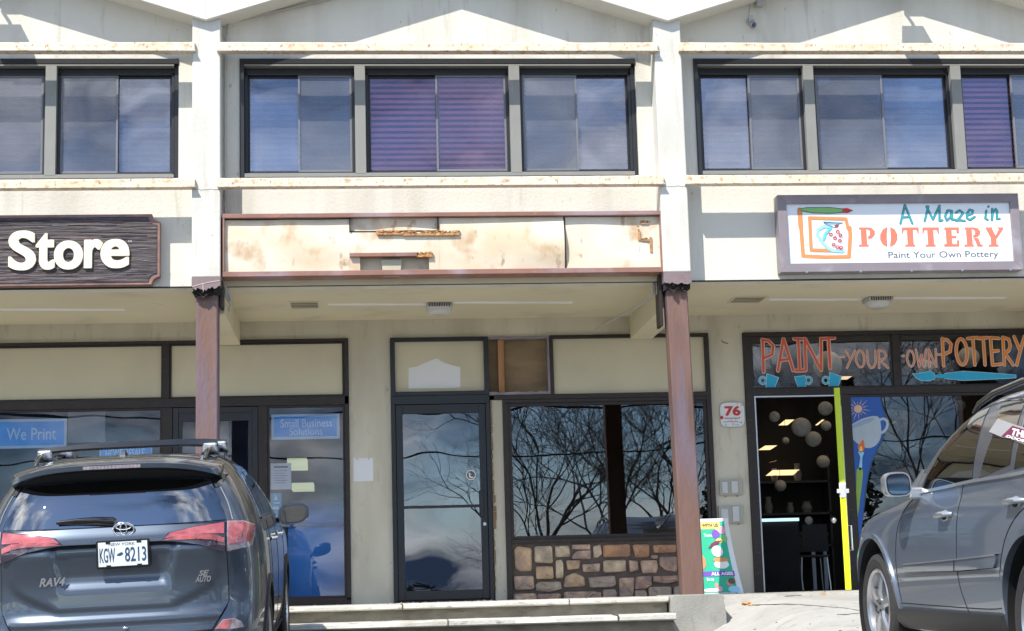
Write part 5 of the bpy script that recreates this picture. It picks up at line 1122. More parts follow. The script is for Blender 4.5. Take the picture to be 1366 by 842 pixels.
# ------------------------------------------------------------------ cars
class Body:
    """closed shell made of horizontal slices; columns: z, half width, rear y, front y"""
    def __init__(s, rows, nr, Lr, nf, Lf): s.rows = rows; s.nr, s.Lr, s.nf, s.Lf = nr, Lr, nf, Lf
    def at(s, z):
        r_ = s.rows; z = max(r_[0][0], min(r_[-1][0], z)); i = 0
        while i < len(r_) - 2 and z > r_[i + 1][0]: i += 1
        h = r_[i + 1][0] - r_[i][0]; t = (z - r_[i][0]) / h; out = []
        for c in (1, 2, 3):
            def sl_(j):
                if j <= 0 or j >= len(r_) - 1:
                    j0 = max(0, min(len(r_) - 2, j if j <= 0 else j - 1)); return (r_[j0 + 1][c] - r_[j0][c]) / (r_[j0 + 1][0] - r_[j0][0])
                a = (r_[j][c] - r_[j - 1][c]) / (r_[j][0] - r_[j - 1][0]); b = (r_[j + 1][c] - r_[j][c]) / (r_[j + 1][0] - r_[j][0])
                return 0 if a * b <= 0 else 2 * a * b / (a + b)
            m0, m1 = sl_(i) * h, sl_(i + 1) * h; p0, p1 = r_[i][c], r_[i + 1][c]
            out.append((2 * t ** 3 - 3 * t * t + 1) * p0 + (t ** 3 - 2 * t * t + t) * m0 + (-2 * t ** 3 + 3 * t * t) * p1 + (t ** 3 - t * t) * m1)
        return out
    def rear(s, x, z):
        w_, yr, yf = s.at(z); u = min(1, abs(x) / w_); return yr + s.Lr * (1 - (1 - u ** s.nr) ** (1 / s.nr))
    def side(s, y, z):
        w_, yr, yf = s.at(z)
        if y < yr + s.Lr: u = min(1, (yr + s.Lr - y) / s.Lr); return w_ * (1 - u ** s.nr) ** (1 / s.nr)
        if y > yf - s.Lf: u = min(1, (y - yf + s.Lf) / s.Lf); return w_ * (1 - u ** s.nf) ** (1 / s.nf)
        return w_
    def shell(s, zs, arches, arch_r, push=None):
        m_ = MB(); N_ = None; vs = []
        for z in zs:
            w_, yr, yf = s.at(z); half = []
            for i in range(15):
                a = math.pi / 2 * i / 14; ca, sa = math.cos(a) ** (2 / s.nr), math.sin(a) ** (2 / s.nr); half.append((w_ * sa, yr + s.Lr - s.Lr * ca))
            y0, y1 = yr + s.Lr, yf - s.Lf
            for i in range(1, 12): half.append((w_, y0 + (y1 - y0) * i / 12))
            for i in range(15):
                a = math.pi / 2 * i / 14; ca, sa = math.cos(a) ** (2 / s.nf), math.sin(a) ** (2 / s.nf); half.append((w_ * ca if i < 14 else 0, y1 + s.Lf * sa))
            ring = half + [(-x, y) for x, y in half[-2:0:-1]]; N_ = len(ring)
            for x, y in ring: vs.append((x, y + (push(x, y, z) if push else 0), z))
        k = len(zs); m_.add(vs, [(i * N_ + j, i * N_ + (j + 1) % N_, (i + 1) * N_ + (j + 1) % N_, (i + 1) * N_ + j) for i in range(k - 1) for j in range(N_)])
        m_.add(vs[:N_], [tuple(range(N_ - 1, -1, -1))]); top = vs[-N_:]
        cx_, cy_ = 0, sum(v[1] for v in top) / N_
        m_.add(top + [(cx_, cy_, top[0][2] + .004)], [(i, (i + 1) % N_, N_) for i in range(N_)])
        me = bpy.data.meshes.new('b'); me.from_pydata(m_.v, [], m_.f); bm = bmesh.new(); bm.from_mesh(me); bmesh.ops.remove_doubles(bm, verts=bm.verts, dist=1e-5); bmesh.ops.recalc_face_normals(bm, faces=bm.faces); bm.to_mesh(me); bm.free()
        o = bpy.data.objects.new('b', me); C.objects.link(o)
        c_ = MB()
        for y, z in arches: c_.lathe([(arch_r, -1.2), (arch_r, -.62)], (0, y, z), 'x', 48); c_.lathe([(arch_r, .62), (arch_r, 1.2)], (0, y, z), 'x', 48)
        co = c_.build('c', M['gap'], None, local=True)
        b_ = o.modifiers.new('x', 'BOOLEAN'); b_.object = co; b_.operation = 'DIFFERENCE'; b_.solver = 'EXACT'
        dg = bpy.context.evaluated_depsgraph_get(); dg.update(); res = bpy.data.meshes.new_from_object(o.evaluated_get(dg))
        bpy.data.objects.remove(o); bpy.data.objects.remove(co)
        bm = bmesh.new(); bm.from_mesh(res)
        for f in bm.faces: f.smooth = True; f.material_index = 0
        for e in bm.edges:
            if len(e.link_faces) == 2 and e.calc_face_angle() > R(38): e.smooth = False
        for f in bm.faces:
            c0 = f.calc_center_median()
            if any(abs(math.hypot(c0.y - y, c0.z - z) - arch_r) < .03 and abs(f.normal.x) < .5 for y, z in arches): f.material_index = 1
            if abs(abs(c0.x) - .62) < .002: f.material_index = 1
        bm.to_mesh(res); bm.free(); return res
def patch(name, poly, fn, axis, off, thick, mat, parent, step=.04, disp=None, smooth=40):
    """poly in surface coordinates; fn maps (u, v) to a point; axis is the outward direction"""
    bm = bmesh.new(); f = bm.faces.new([bm.verts.new((u, 0, v)) for u, v in poly])
    us = [p[0] for p in poly]; vs = [p[1] for p in poly]
    for lo, hi, nrm in ((min(us), max(us), (1, 0, 0)), (min(vs), max(vs), (0, 0, 1))):
        q = math.floor(lo / step) * step + step
        while q < hi - 1e-6:
            bmesh.ops.bisect_plane(bm, geom=bm.verts[:] + bm.edges[:] + bm.faces[:], plane_co=(q if nrm[0] else 0, 0, q if nrm[2] else 0), plane_no=nrm); q += step
    be = [e for e in bm.edges if e.is_boundary]; ax = Vector(axis)
    for v in bm.verts:
        u, w_ = v.co.x, v.co.z; v.co = Vector(fn(u, w_)) + ax * (off + (disp(u, w_) if disp else 0))
    r_ = bmesh.ops.extrude_edge_only(bm, edges=be)
    for g_ in r_['geom']:
        if isinstance(g_, bmesh.types.BMVert): g_.co -= ax * thick
    bmesh.ops.recalc_face_normals(bm, faces=bm.faces)
    fc = max(bm.faces, key=lambda q: q.calc_area() * abs(q.normal.dot(ax)))
    if fc.normal.dot(ax) < 0: bmesh.ops.reverse_faces(bm, faces=bm.faces)
    for f in bm.faces: f.smooth = True
    for e in bm.edges:
        if len(e.link_faces) == 2 and e.calc_face_angle() > R(smooth): e.smooth = False
    me = bpy.data.meshes.new(name); bm.to_mesh(me); bm.free(); me.materials.append(mat)
    o = bpy.data.objects.new(name, me); C.objects.link(o); o.parent = parent; return o
def strip_poly(pts, wd):
    l_, r_ = [], []
    for i, p in enumerate(pts):
        a, b = pts[max(0, i - 1)], pts[min(len(pts) - 1, i + 1)]; dx, dz = b[0] - a[0], b[1] - a[1]; q = math.hypot(dx, dz) or 1
        l_.append((p[0] - dz / q * wd / 2, p[1] + dx / q * wd / 2)); r_.append((p[0] + dz / q * wd / 2, p[1] - dx / q * wd / 2))
    return l_ + r_[::-1]
tgo_ref = {}
def gapline(pts, fn, ax, par, wd=.007, off=.002, mat=None, name='panel_gap', close=False, thick=.004):
    """a thin raised or dark line following the surface"""
    out = []
    if len(pts) > 2 and name != 'bright_strip':
        P4 = [pts[0]] + list(pts) + [pts[-1]]; sm_ = []
        for i in range(1, len(P4) - 2):
            for k in range(4):
                t = k / 4; sm_.append(tuple(.5 * (2 * P4[i][c] + (P4[i + 1][c] - P4[i - 1][c]) * t + (2 * P4[i - 1][c] - 5 * P4[i][c] + 4 * P4[i + 1][c] - P4[i + 2][c]) * t * t + (3 * P4[i][c] - P4[i - 1][c] - 3 * P4[i + 1][c] + P4[i + 2][c]) * t ** 3) for c in (0, 1)))
        if par is not tgo_ref.get('o'): pts = sm_ + [pts[-1]]
    for i in range(len(pts) - 1):
        a, b = pts[i], pts[i + 1]; n = max(1, int(math.hypot(b[0] - a[0], b[1] - a[1]) / .05))
        out += [(a[0] + (b[0] - a[0]) * k / n, a[1] + (b[1] - a[1]) * k / n) for k in range(n)]
    out.append(pts[-1]); m_ = MB(); A_ = Vector(ax); sp_ = strip_poly(out, wd); n = len(out)
    P_ = [Vector(fn(u, v)) for u, v in sp_]; v0 = [p + A_ * off for p in P_] + [p - A_ * thick for p in P_]; k = 2 * n
    fs = []
    for i in range(n - 1):
        a, b, c, d = i, i + 1, k - 2 - i, k - 1 - i; fs += [(a, b, c, d), (a, k + a, k + b, b), (d, c, k + c, k + d)]
    return m_.add(v0, fs).build(name, mat or M['gap'], par, local=True)
def wheel(par, x, y, z, r_, rim_r, side, width=.24, spokes=5, sp_mat='alloy'):
    wl = MB(); s_ = side
    prof = [(rim_r, -.02), (rim_r + .012, .0), (r_ - .045, .012), (r_ - .012, -.004), (r_, -.035), (r_, -width + .04), (r_ - .02, -width), (rim_r, -width + .01), (rim_r, -.02)]
    wl.lathe([(a, s_ * b) for a, b in prof], (x, y, z), 'x', 48, cap=False); ty = wl.build('wheel', M['rubber'], par, local=True, smooth=35)
    tread = MB()
    for i in range(40):
        a = 2 * math.pi * i / 40; ca, sa = math.cos(a), math.sin(a); ca2, sa2 = math.cos(a + .05), math.sin(a + .05)
        q = [(x - s_ * .04, r_ + .0015), (x - s_ * (width - .045), r_ + .0015)]
        tread.add([(q[0][0], y + ca * q[0][1], z + sa * q[0][1]), (q[1][0], y + ca * q[1][1], z + sa * q[1][1]), (q[1][0], y + ca2 * q[1][1], z + sa2 * q[1][1]), (q[0][0], y + ca2 * q[0][1], z + sa2 * q[0][1])], [(0, 1, 2, 3)])
    tread.build('tread', M['gap'], ty, local=True, kind='stuff')
    rm_ = MB(); rm_.lathe([(rim_r + .006, s_ * -.005), (rim_r - .006, s_ * .004), (rim_r - .022, s_ * -.010), (rim_r - .030, s_ * -.05), (rim_r - .035, s_ * -.15)], (x, y, z), 'x', 48, cap=False)
    for k in range(spokes):
        a = 2 * math.pi * k / spokes + .35; ca, sa = math.cos(a), math.sin(a); pa, pz = -sa, ca
        prof = [(.045, .040, -.012), (.10, .030, -.006), (rim_r * .62, .038, -.010), (rim_r - .018, .056, -.022)]
        vs = []
        for rr_, hw, dx in prof:
            for t, dd in ((-1, -.016), (-.55, 0), (.55, 0), (1, -.016)): vs.append((x + s_ * (dx + dd), y + ca * rr_ + pa * hw * t, z + sa * rr_ + pz * hw * t))
            for t in (1, -1): vs.append((x + s_ * (dx - .05), y + ca * rr_ + pa * hw * t, z + sa * rr_ + pz * hw * t))
        fs = [(i * 6 + j, i * 6 + (j + 1) % 6, (i + 1) * 6 + (j + 1) % 6, (i + 1) * 6 + j) for i in range(3) for j in range(6)] + [(0, 1, 2, 3, 4, 5), (23, 22, 21, 20, 19, 18)]
        rm_.add(vs, fs)
    rm_.lathe([(.065, s_ * -.05), (.062, s_ * -.012), (.035, s_ * -.004), (0, s_ * -.002)], (x, y, z), 'x', 20)
    rm_.build('rim', M[sp_mat], ty, local=True, smooth=35)
    b = MB(); b.lathe([(0, s_ * -.075), (rim_r - .05, s_ * -.075), (rim_r - .05, s_ * -.09), (0, s_ * -.09)], (x, y, z), 'x', 32)
    for k in range(5):
        a = 2 * math.pi * k / 5; b.lathe([(.009, s_ * -.02), (.009, s_ * .0), (0, s_ * .001)], (x, y + .042 * math.cos(a), z + .042 * math.sin(a)), 'x', 8)
    b.build('brake_disc', M['alloydark'], ty, local=True)
    return ty
def wheel_well(par, x_in, x_out, y, z, r_):
    for s_ in (-1, 1):
        m_ = MB(); n = 40; vs = []
        for k in range(n + 1):
            a = R(-28 + 236 * k / n)
            for x, rr_ in ((x_out, r_ - .004), (x_in, r_ - .004), (x_in, .12)): vs.append((s_ * x, y + rr_ * math.cos(a), z + rr_ * math.sin(a)))
        m_.add(vs, [(3 * k + j, 3 * k + 3 + j, 3 * k + 4 + j, 3 * k + 1 + j) for k in range(n) for j in (0, 1)]); m_.build('wheel_well', M['gap'], par, local=True, smooth=50)
def to_local(root, px, py):
    inv = root.matrix_world.inverted() if 0 else (Matrix.Translation(root.location) @ root.rotation_euler.to_matrix().to_4x4()).inverted()
    o_ = inv @ EYE; d_ = inv.to_3x3() @ ray(px, py); return o_, d_

for i, (x0_, x1_) in enumerate(((4.6, 6.6), (6.9, 8.4))):
    sf_ = thing('pottery_shelf', ('left' if i == 0 else 'right') + ' wall shelf of unpainted pots at the back of the pottery shop', 'shelf', (x0_, 23.9, 0)); r = random.Random(i + 40)
    for z_ in (.6, 1.05, 1.5): MB().box(x0_, 23.8, z_, x1_, 24.18, z_ + .03).build('board', M['chairgrey'], sf_)
    for x_ in (x0_, x1_ - .03): MB().box(x_, 23.8, 0, x_ + .03, 24.18, 1.9).build('side_panel', M['chairgrey'], sf_)
    for z_ in (.631, 1.081, 1.531):
        x_ = x0_ + .15
        while x_ < x1_ - .15:
            h_ = r.uniform(.12, .26); w_ = r.uniform(.05, .09)
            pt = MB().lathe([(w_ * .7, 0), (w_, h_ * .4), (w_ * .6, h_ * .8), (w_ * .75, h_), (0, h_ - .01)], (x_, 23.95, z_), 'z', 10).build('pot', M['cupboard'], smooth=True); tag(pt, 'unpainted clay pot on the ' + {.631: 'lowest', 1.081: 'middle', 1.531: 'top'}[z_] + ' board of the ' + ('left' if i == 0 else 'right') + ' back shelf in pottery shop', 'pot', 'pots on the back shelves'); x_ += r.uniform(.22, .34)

# ---- charcoal car, seen from behind
ra = thing('parked_car', 'charcoal grey compact SUV with roof crossbars seen from behind, parked facing the shops', 'car', (-1.53, 11.0, -.655))
ra.rotation_euler = (R(4.2), R(-1.55), 0)
BA = Body([(.20, .80, .12, 4.45), (.32, .875, .02, 4.58), (.48, .905, .0, 4.62), (.60, .915, .02, 4.62), (.70, .92, .055, 4.60), (.85, .922, .065, 4.52), (.97, .918, .055, 4.36), (1.05, .91, .045, 3.9), (1.12, .90, .05, 3.35),
           (1.20, .88, .085, 3.12), (1.35, .82, .155, 2.82), (1.47, .755, .235, 2.55), (1.55, .70, .33, 2.30), (1.61, .62, .44, 2.05), (1.645, .50, .55, 1.85), (1.66, .30, .80, 1.7)], 4.6, 1.0, 4, .9)
ZA = [.20, .23, .27, .32, .37, .42, .48, .54, .60, .65, .70, .78, .85, .91, .97, 1.0, 1.03, 1.05, 1.07, 1.09, 1.12, 1.16, 1.20, 1.25, 1.30, 1.35, 1.41, 1.47, 1.51, 1.55, 1.58, 1.61, 1.63, 1.645, 1.655, 1.66]
def pushA(x, y, z): return .05 * (1 - sm(.62, .68, abs(x))) * sm(.52, .56, z) * (1 - sm(1.17, 1.20, z)) if y < 1.5 else 0
me = BA.shell(ZA, [(.92, .36), (3.58, .36)], .40, pushA); me.materials.append(M['paintA']); me.materials.append(M['alloydark'])
bo = bpy.data.objects.new('body', me); C.objects.link(bo); bo.parent = ra
fR = lambda x, z: (x, BA.rear(x, z), z)
AX = (0, -1, 0)
def pr(px, py):
    o_, d_ = to_local(ra, px, py); y = .1
    for _ in range(12):
        t = (y - o_.y) / d_.y; x, z = o_.x + d_.x * t, o_.z + d_.z * t; y = y * .4 + .6 * BA.rear(max(-.9, min(.9, x)), z)
    return x, z
def prs(pts): return [pr(*p) for p in pts]
def mirr(pts): return [(-x, z) for x, z in pts][::-1]
def tg(x, z):      # tailgate relief, outward positive
    a = abs(x); d = 0.0
    d += .022 * sm(1.085, 1.10, z)                                             # bar above the plate
    hw = .335 + .05 * sm(.84, 1.08, z)
    rec = (1 - sm(hw - .035, hw + .02, a)) * sm(.80, .90, z) * (1 - sm(1.075, 1.09, z)); d -= .038 * rec
    bw_ = .64 - .30 * (1 - sm(.66, .93, z)) ** 2 - .0
    d += .014 * (1 - sm(bw_ - .012, bw_ + .006, a)) * sm(.672, .69, z) * (1 - sm(1.06, 1.085, z))
    d += .016 * (1 - sm(.635, .665, z)) - .02 * (1 - sm(.60, .62, z))
    return d
tgp = [(-.695, 1.195), (-.70, .70), (-.60, .535), (-.3, .522), (0, .52), (.3, .522), (.60, .535), (.70, .70), (.695, 1.195), (.3, 1.20), (-.3, 1.20)]
tgo = patch('tailgate', tgp, fR, AX, .004, .05, M['paintA'], ra, step=.0225, disp=tg, smooth=60)
tgo_ref['o'] = tgo
gapline(tgp[:9], fR, AX, tgo, wd=.010, off=.0015)
gapline([(-.60, 1.092), (-.33, 1.088), (0, 1.087), (.33, 1.088), (.60, 1.092)], lambda x, z: (x, BA.rear(x, z) - tg(x, 1.088) - .008, z), AX, tgo, wd=.012, off=.0)
# rear window, spoiler, pillars
gwp = [(-.70, 1.212), (-.3, 1.206), (.3, 1.206), (.70, 1.212), (.665, 1.33), (.60, 1.455), (.55, 1.475), (.2, 1.49), (-.2, 1.49), (-.55, 1.475), (-.60, 1.455), (-.665, 1.33)]
gw = patch('rear_window', gwp, fR, AX, .008, .02, M['carglass'], ra, step=.06)
gapline([(-.735, 1.21), (-.70, 1.33), (-.635, 1.46)], fR, AX, gw, wd=.006, off=.003, mat=M['bezel'], name='window_edge'); gapline([(.735, 1.21), (.70, 1.33), (.635, 1.46)], fR, AX, gw, wd=.006, off=.003, mat=M['bezel'], name='window_edge')
sp_ = MB(); n = 40; vs = []
for i in range(n + 1):
    x = -.665 + 1.33 * i / n; u = abs(x) / .665; dz = -.075 * u ** 3.5; e = .06 * u ** 3; yb = .115 + e + .16 * u ** 6; w_ = 1 - .45 * u ** 8
    vs += [(x, .62 + e, 1.648 + dz * .9), (x, .38 + e, 1.636 + dz), (x, yb + .05, 1.612 + dz), (x, yb, 1.594 + dz), (x, yb + .002, 1.565 + dz), (x, yb + .06, 1.548 + dz), (x, .42 + e, 1.50 + dz * .7), (x, .60 + e, 1.56 + dz)]
fs = [(i * 8 + j, (i + 1) * 8 + j, (i + 1) * 8 + (j + 1) % 8, i * 8 + (j + 1) % 8) for i in range(n) for j in range(8)] + [tuple(range(8)), tuple(range(n * 8 + 7, n * 8 - 1, -1))]
spo = sp_.add(vs, fs).build('spoiler', M['paintA'], ra, local=True, smooth=50)
und = MB(); vs = []
for i in range(n + 1):
    x = -.62 + 1.24 * i / n; u = abs(x) / .62; dz = -.070 * u ** 3.5; e = .06 * u ** 3 + .14 * u ** 6
    vs += [(x, .14 + e, 1.552 + dz), (x, .30 + e, 1.475 + dz * .6), (x, .31 + e, 1.485 + dz * .6), (x, .145 + e, 1.562 + dz)]
und.add(vs, [(i * 4 + j, (i + 1) * 4 + j, (i + 1) * 4 + (j + 1) % 4, i * 4 + (j + 1) % 4) for i in range(n) for j in range(4)]); und.build('spoiler_underside', M['gap'], spo, local=True, smooth=50)
bl_ = MB()
for i in range(16): bl_.box(-.18 + .0225 * i, .108, 1.568, -.16 + .0225 * i, .122, 1.588)
bl_.build('brake_light', M['clearlens'], spo, local=True)
for s_ in (-1, 1):    # side spats beside the glass
    q = [(.60, 1.54), (.70, 1.50), (.665, 1.43), (.63, 1.42), (.60, 1.47)]; q = q if s_ > 0 else mirr(q)
    patch('spoiler_side', q, fR, AX, .012, .02, M['gloss'], spo, step=.05)
# wiper
wp_ = MB(); y_ = lambda x, z: BA.rear(x, z) - .03
wp_.tube([(x, y_(x, z) - .004, z) for x, z in ((.02, 1.232), (.0, 1.24), (-.10, 1.25), (-.22, 1.253), (-.34, 1.248))], [.020, .026, .022, .015, .008], 10); wp_.tube([(x, y_(x, z) + .018, z) for x, z in ((-.02, 1.225), (-.2, 1.232), (-.35, 1.243))], .007, 6)
wp_.build('wiper', M['gloss'], gw, local=True, smooth=True)
# lamps
inner = [(.297, 1.102), (.345, 1.150), (.50, 1.182), (.693, 1.203), (.693, 1.01), (.635, 1.028), (.54, 1.066), (.40, 1.094)]
outer = [(.704, 1.203), (.80, 1.198), (.868, 1.165), (.866, 1.10), (.85, 1.035), (.70, 1.012)]
for s_ in (1, -1):
    f_ = (lambda q: q) if s_ > 0 else mirr
    tl = patch('tail_light', f_(inner), fR, AX, .028, .03, M['darklens'], ra, step=.03, smooth=60)
    patch('red_band', f_([(.325, 1.118), (.36, 1.150), (.50, 1.178), (.687, 1.197), (.687, 1.128), (.55, 1.134), (.42, 1.124)]), fR, AX, .031, .005, M['redlens'], tl, step=.03)
    patch('red_band', f_([(.312, 1.106), (.40, 1.126), (.55, 1.134), (.63, 1.124), (.688, 1.100), (.688, 1.068), (.62, 1.092), (.54, 1.103), (.42, 1.104)]), fR, AX, .034, .006, M['redlens2'], tl, step=.03)
    tl = patch('tail_light', f_(outer), fR, AX, .016, .03, M['clearlens'], ra, step=.02, smooth=60)
    patch('red_lens', f_([(.712, 1.198), (.80, 1.193), (.862, 1.162), (.858, 1.10), (.846, 1.062), (.712, 1.060)]), fR, AX, .019, .004, M['redlens'], tl, step=.02)
    patch('red_block', f_([(.74, 1.18), (.80, 1.176), (.80, 1.09), (.74, 1.085)]), fR, AX, .021, .003, M['redlens2'], tl, step=.02)
    rf_ = [(.615, .538), (.665, .592), (.735, .594), (.775, .568), (.79, .532), (.70, .528)]
    rl = patch('reflector', f_(rf_), fR, AX, .012, .02, M['clearlens'], ra, step=.04)
    patch('red_part', f_([(.625, .540), (.668, .588), (.725, .589), (.70, .535)]), fR, AX, .016, .004, M['redlens2'], rl, step=.04)
    patch('bumper_corner', f_([(.705, .685), (.615, .545), (.60, .515), (.80, .505), (.875, .54), (.89, .62), (.885, .70), (.80, .705)]), fR, AX, .006, .02, M['paintA'], ra, step=.03)
bp = patch('bumper_step', [(-.58, .50), (-.58, .44), (.58, .44), (.58, .50), (.3, .507), (-.3, .507)], fR, AX, .03, .05, M['paintA'], ra, step=.05)
patch('bumper_skirt', [(-.80, .42), (-.78, .26), (.78, .26), (.80, .42)], fR, AX, .012, .03, M['plastic'], ra, step=.06)
# badge, plate, lettering
def el(cx_, cz_, rx, rz, n=28): return [(cx_ + rx * math.cos(2 * math.pi * i / n), cz_ + rz * math.sin(2 * math.pi * i / n)) for i in range(n + 1)]
bxc, bzc = pr(166, 706); by = BA.rear(bxc, bzc) - .045
bd_ = thing('x', '', '')
bpy.data.objects.remove(bd_)
e_ = bpy.data.objects.new('maker_badge', None)
bg_ = MB().prism(el(0, 0, .064, .044)[:-1], by + .010, by + .02); bg_.v = [(x + bxc, y, z + bzc) for x, y, z in bg_.v]; bdo = bg_.build('badge', M['gap'], ra, local=True)
for nm, q, r_ in (('ring', el(bxc, bzc, .063, .043), .0062), ('ring', el(bxc, bzc + .002, .019, .036), .0055), ('ring', el(bxc, bzc + .016, .046, .017), .0055)):
    MB().tube([(x, by + .006, z) for x, z in q], r_, 8).build(nm, M['chrome'], bdo, local=True, smooth=True)
pxc, pzc = pr(165, 738.5); pw, ph = .165, .088; ypl = BA.rear(pxc, pzc) - .020
Pm = Matrix.Translation((pxc, ypl, pzc)) @ Matrix.Rotation(R(-.4), 4, 'Y')
def pbx(name, x0, z0, x1, z1, y0, y1, mat, par, bev=0):
    m_ = MB().box(x0, y0, z0, x1, y1, z1); m_.v = [tuple(Pm @ Vector(v)) for v in m_.v]; return m_.build(name, mat, par, local=True, bevel=bev)
pl = pbx('license_plate', -pw, -ph, pw, ph, -.012, .02, M['gloss'], ra, .006)
pbx('plate_face', -pw + .014, -ph + .014, pw - .014, ph - .012, -.015, -.0121, M['plate'], pl, 0)
textmesh('state_name', 'NEW YORK', -.085, .075, .052, .070, -.0152, M['c_slate'], pl, local=True, M4=Pm, depth=.001)
textmesh('plate_number', 'KGW', -.143, -.048, -.050, .040, -.0152, M['c_navyink'], pl, local=True, M4=Pm, depth=.0015, bold=.012)
textmesh('plate_number', '8213', .012, .143, -.050, .040, -.0152, M['c_navyink'], pl, local=True, M4=Pm, depth=.0015, bold=.012)
m_ = MB().prism([(-.038, -.008), (-.02, -.012), (-.004, -.006), (.002, .004), (-.008, .012), (-.022, .006), (-.034, .0)], -.0165, -.0152); m_.v = [tuple(Pm @ Vector(v)) for v in m_.v]; m_.build('plate_emblem', M['c_navyink'], pl, local=True)
for x, z in ((-.09, .072), (.10, .072), (-.09, -.072), (.10, -.072)): pbx('plate_bolt', x - .014, z - .006, x + .014, z + .006, -.018, -.0151, M['gloss'], pl)
def badge_text(body, p0, p1, shear=.3):
    (x0, z1), (x1, z0) = pr(*p0), pr(*p1); y = max(BA.rear(x0, z0), BA.rear(x1, z0)) - max(tg(x0, z0), tg(x1, z1)) - .008; dz = (pr(p1[0], p0[1])[1] - z1)
    sl2 = (BA.rear(x1, z0) - BA.rear(x0, z0)) / (x1 - x0)
    M4 = Matrix(((1, 0, 0, 0), (sl2, 1, 0, -sl2 * (x0 if sl2 > 0 else x1) - .002), (0, 0, 1, 0), (0, 0, 0, 1)))
    M4 = Matrix(((1, 0, 0, 0), (sl2, 1, 0, -sl2 * (x0 + x1) / 2), (0, 0, 1, 0), (0, 0, 0, 1)))
    return textmesh('model_lettering', body, x0, x1, z0, z1, (BA.rear(x0, z0) + BA.rear(x1, z0)) / 2 - tg((x0 + x1) / 2, z0) - .005, M['chrome'], tgo, bold=.03, depth=.006, local=True, shear=shear, M4=M4)
badge_text('RAV4', (53, 771.5), (88, 781.5)); badge_text('SE', (265, 761), (279.5, 767.5)); badge_text('AUTO', (261, 769), (282, 775.5))
ko = MB(); ko.sphere((bxc, BA.rear(0, .575) - .02, .577), .014, 12, (1.3, .5, .8)); ko.build('key_cap', M['chrome'], tgo, local=True, smooth=True)
# roof bars, rails, antenna
for s_ in (-1, 1):
    rl = MB(); rl.tube([(s_ * x, y, z) for x, y, z in ((.545, .50, 1.60), (.55, .62, 1.655), (.56, .9, 1.685), (.565, 1.6, 1.70), (.555, 2.2, 1.68), (.535, 2.45, 1.63))], [.012, .018, .021, .021, .018, .012], 10); rl.build('roof_rail', M['gloss'], ra, local=True, smooth=True)
for y_, zz in ((.92, 1.725), (1.75, 1.750)):
    cb_ = MB(); n = 16; vs = []
    for i in range(n + 1):
        x = -.60 + 1.20 * i / n; dz = -.020 * (abs(x) / .6) ** 4
        vs += [(x, y_ + a, zz + b + dz) for a, b in ((-.05, -.008), (-.02, -.022), (.03, -.020), (.05, 0), (.02, .019), (-.02, .021))]
    cb_.add(vs, [(i * 6 + j, (i + 1) * 6 + j, (i + 1) * 6 + (j + 1) % 6, i * 6 + (j + 1) % 6) for i in range(n) for j in range(6)] + [tuple(range(6)), tuple(range(n * 6 + 5, n * 6 - 1, -1))])
    co_ = cb_.build('roof_crossbar', M['gloss'], ra, local=True, smooth=40)
    for s_ in (-1, 1):
        ft = MB(); ft.box(s_ * .50, y_ - .05, zz - .075, s_ * .60, y_ + .05, zz - .008); ft.build('bar_foot', M['bezel'], co_, local=True, bevel=.014)
        f2 = MB(); f2.box(s_ * .49, y_ - .055, zz - .09, s_ * .61, y_ + .05, zz - .07); f2.build('bar_clamp', M['gloss'], co_, local=True, bevel=.008)
an = MB(); an.add([(-.02, .60, 1.648), (.02, .60, 1.648), (.012, .80, 1.66), (-.012, .80, 1.66), (-.006, .70, 1.692), (.006, .70, 1.692), (.005, .74, 1.698), (-.005, .74, 1.698)], [(0, 1, 5, 4), (1, 2, 6, 5), (2, 3, 7, 6), (3, 0, 4, 7), (4, 5, 6, 7)]); an.build('antenna_fin', M['paintA'], ra, local=True, smooth=40)
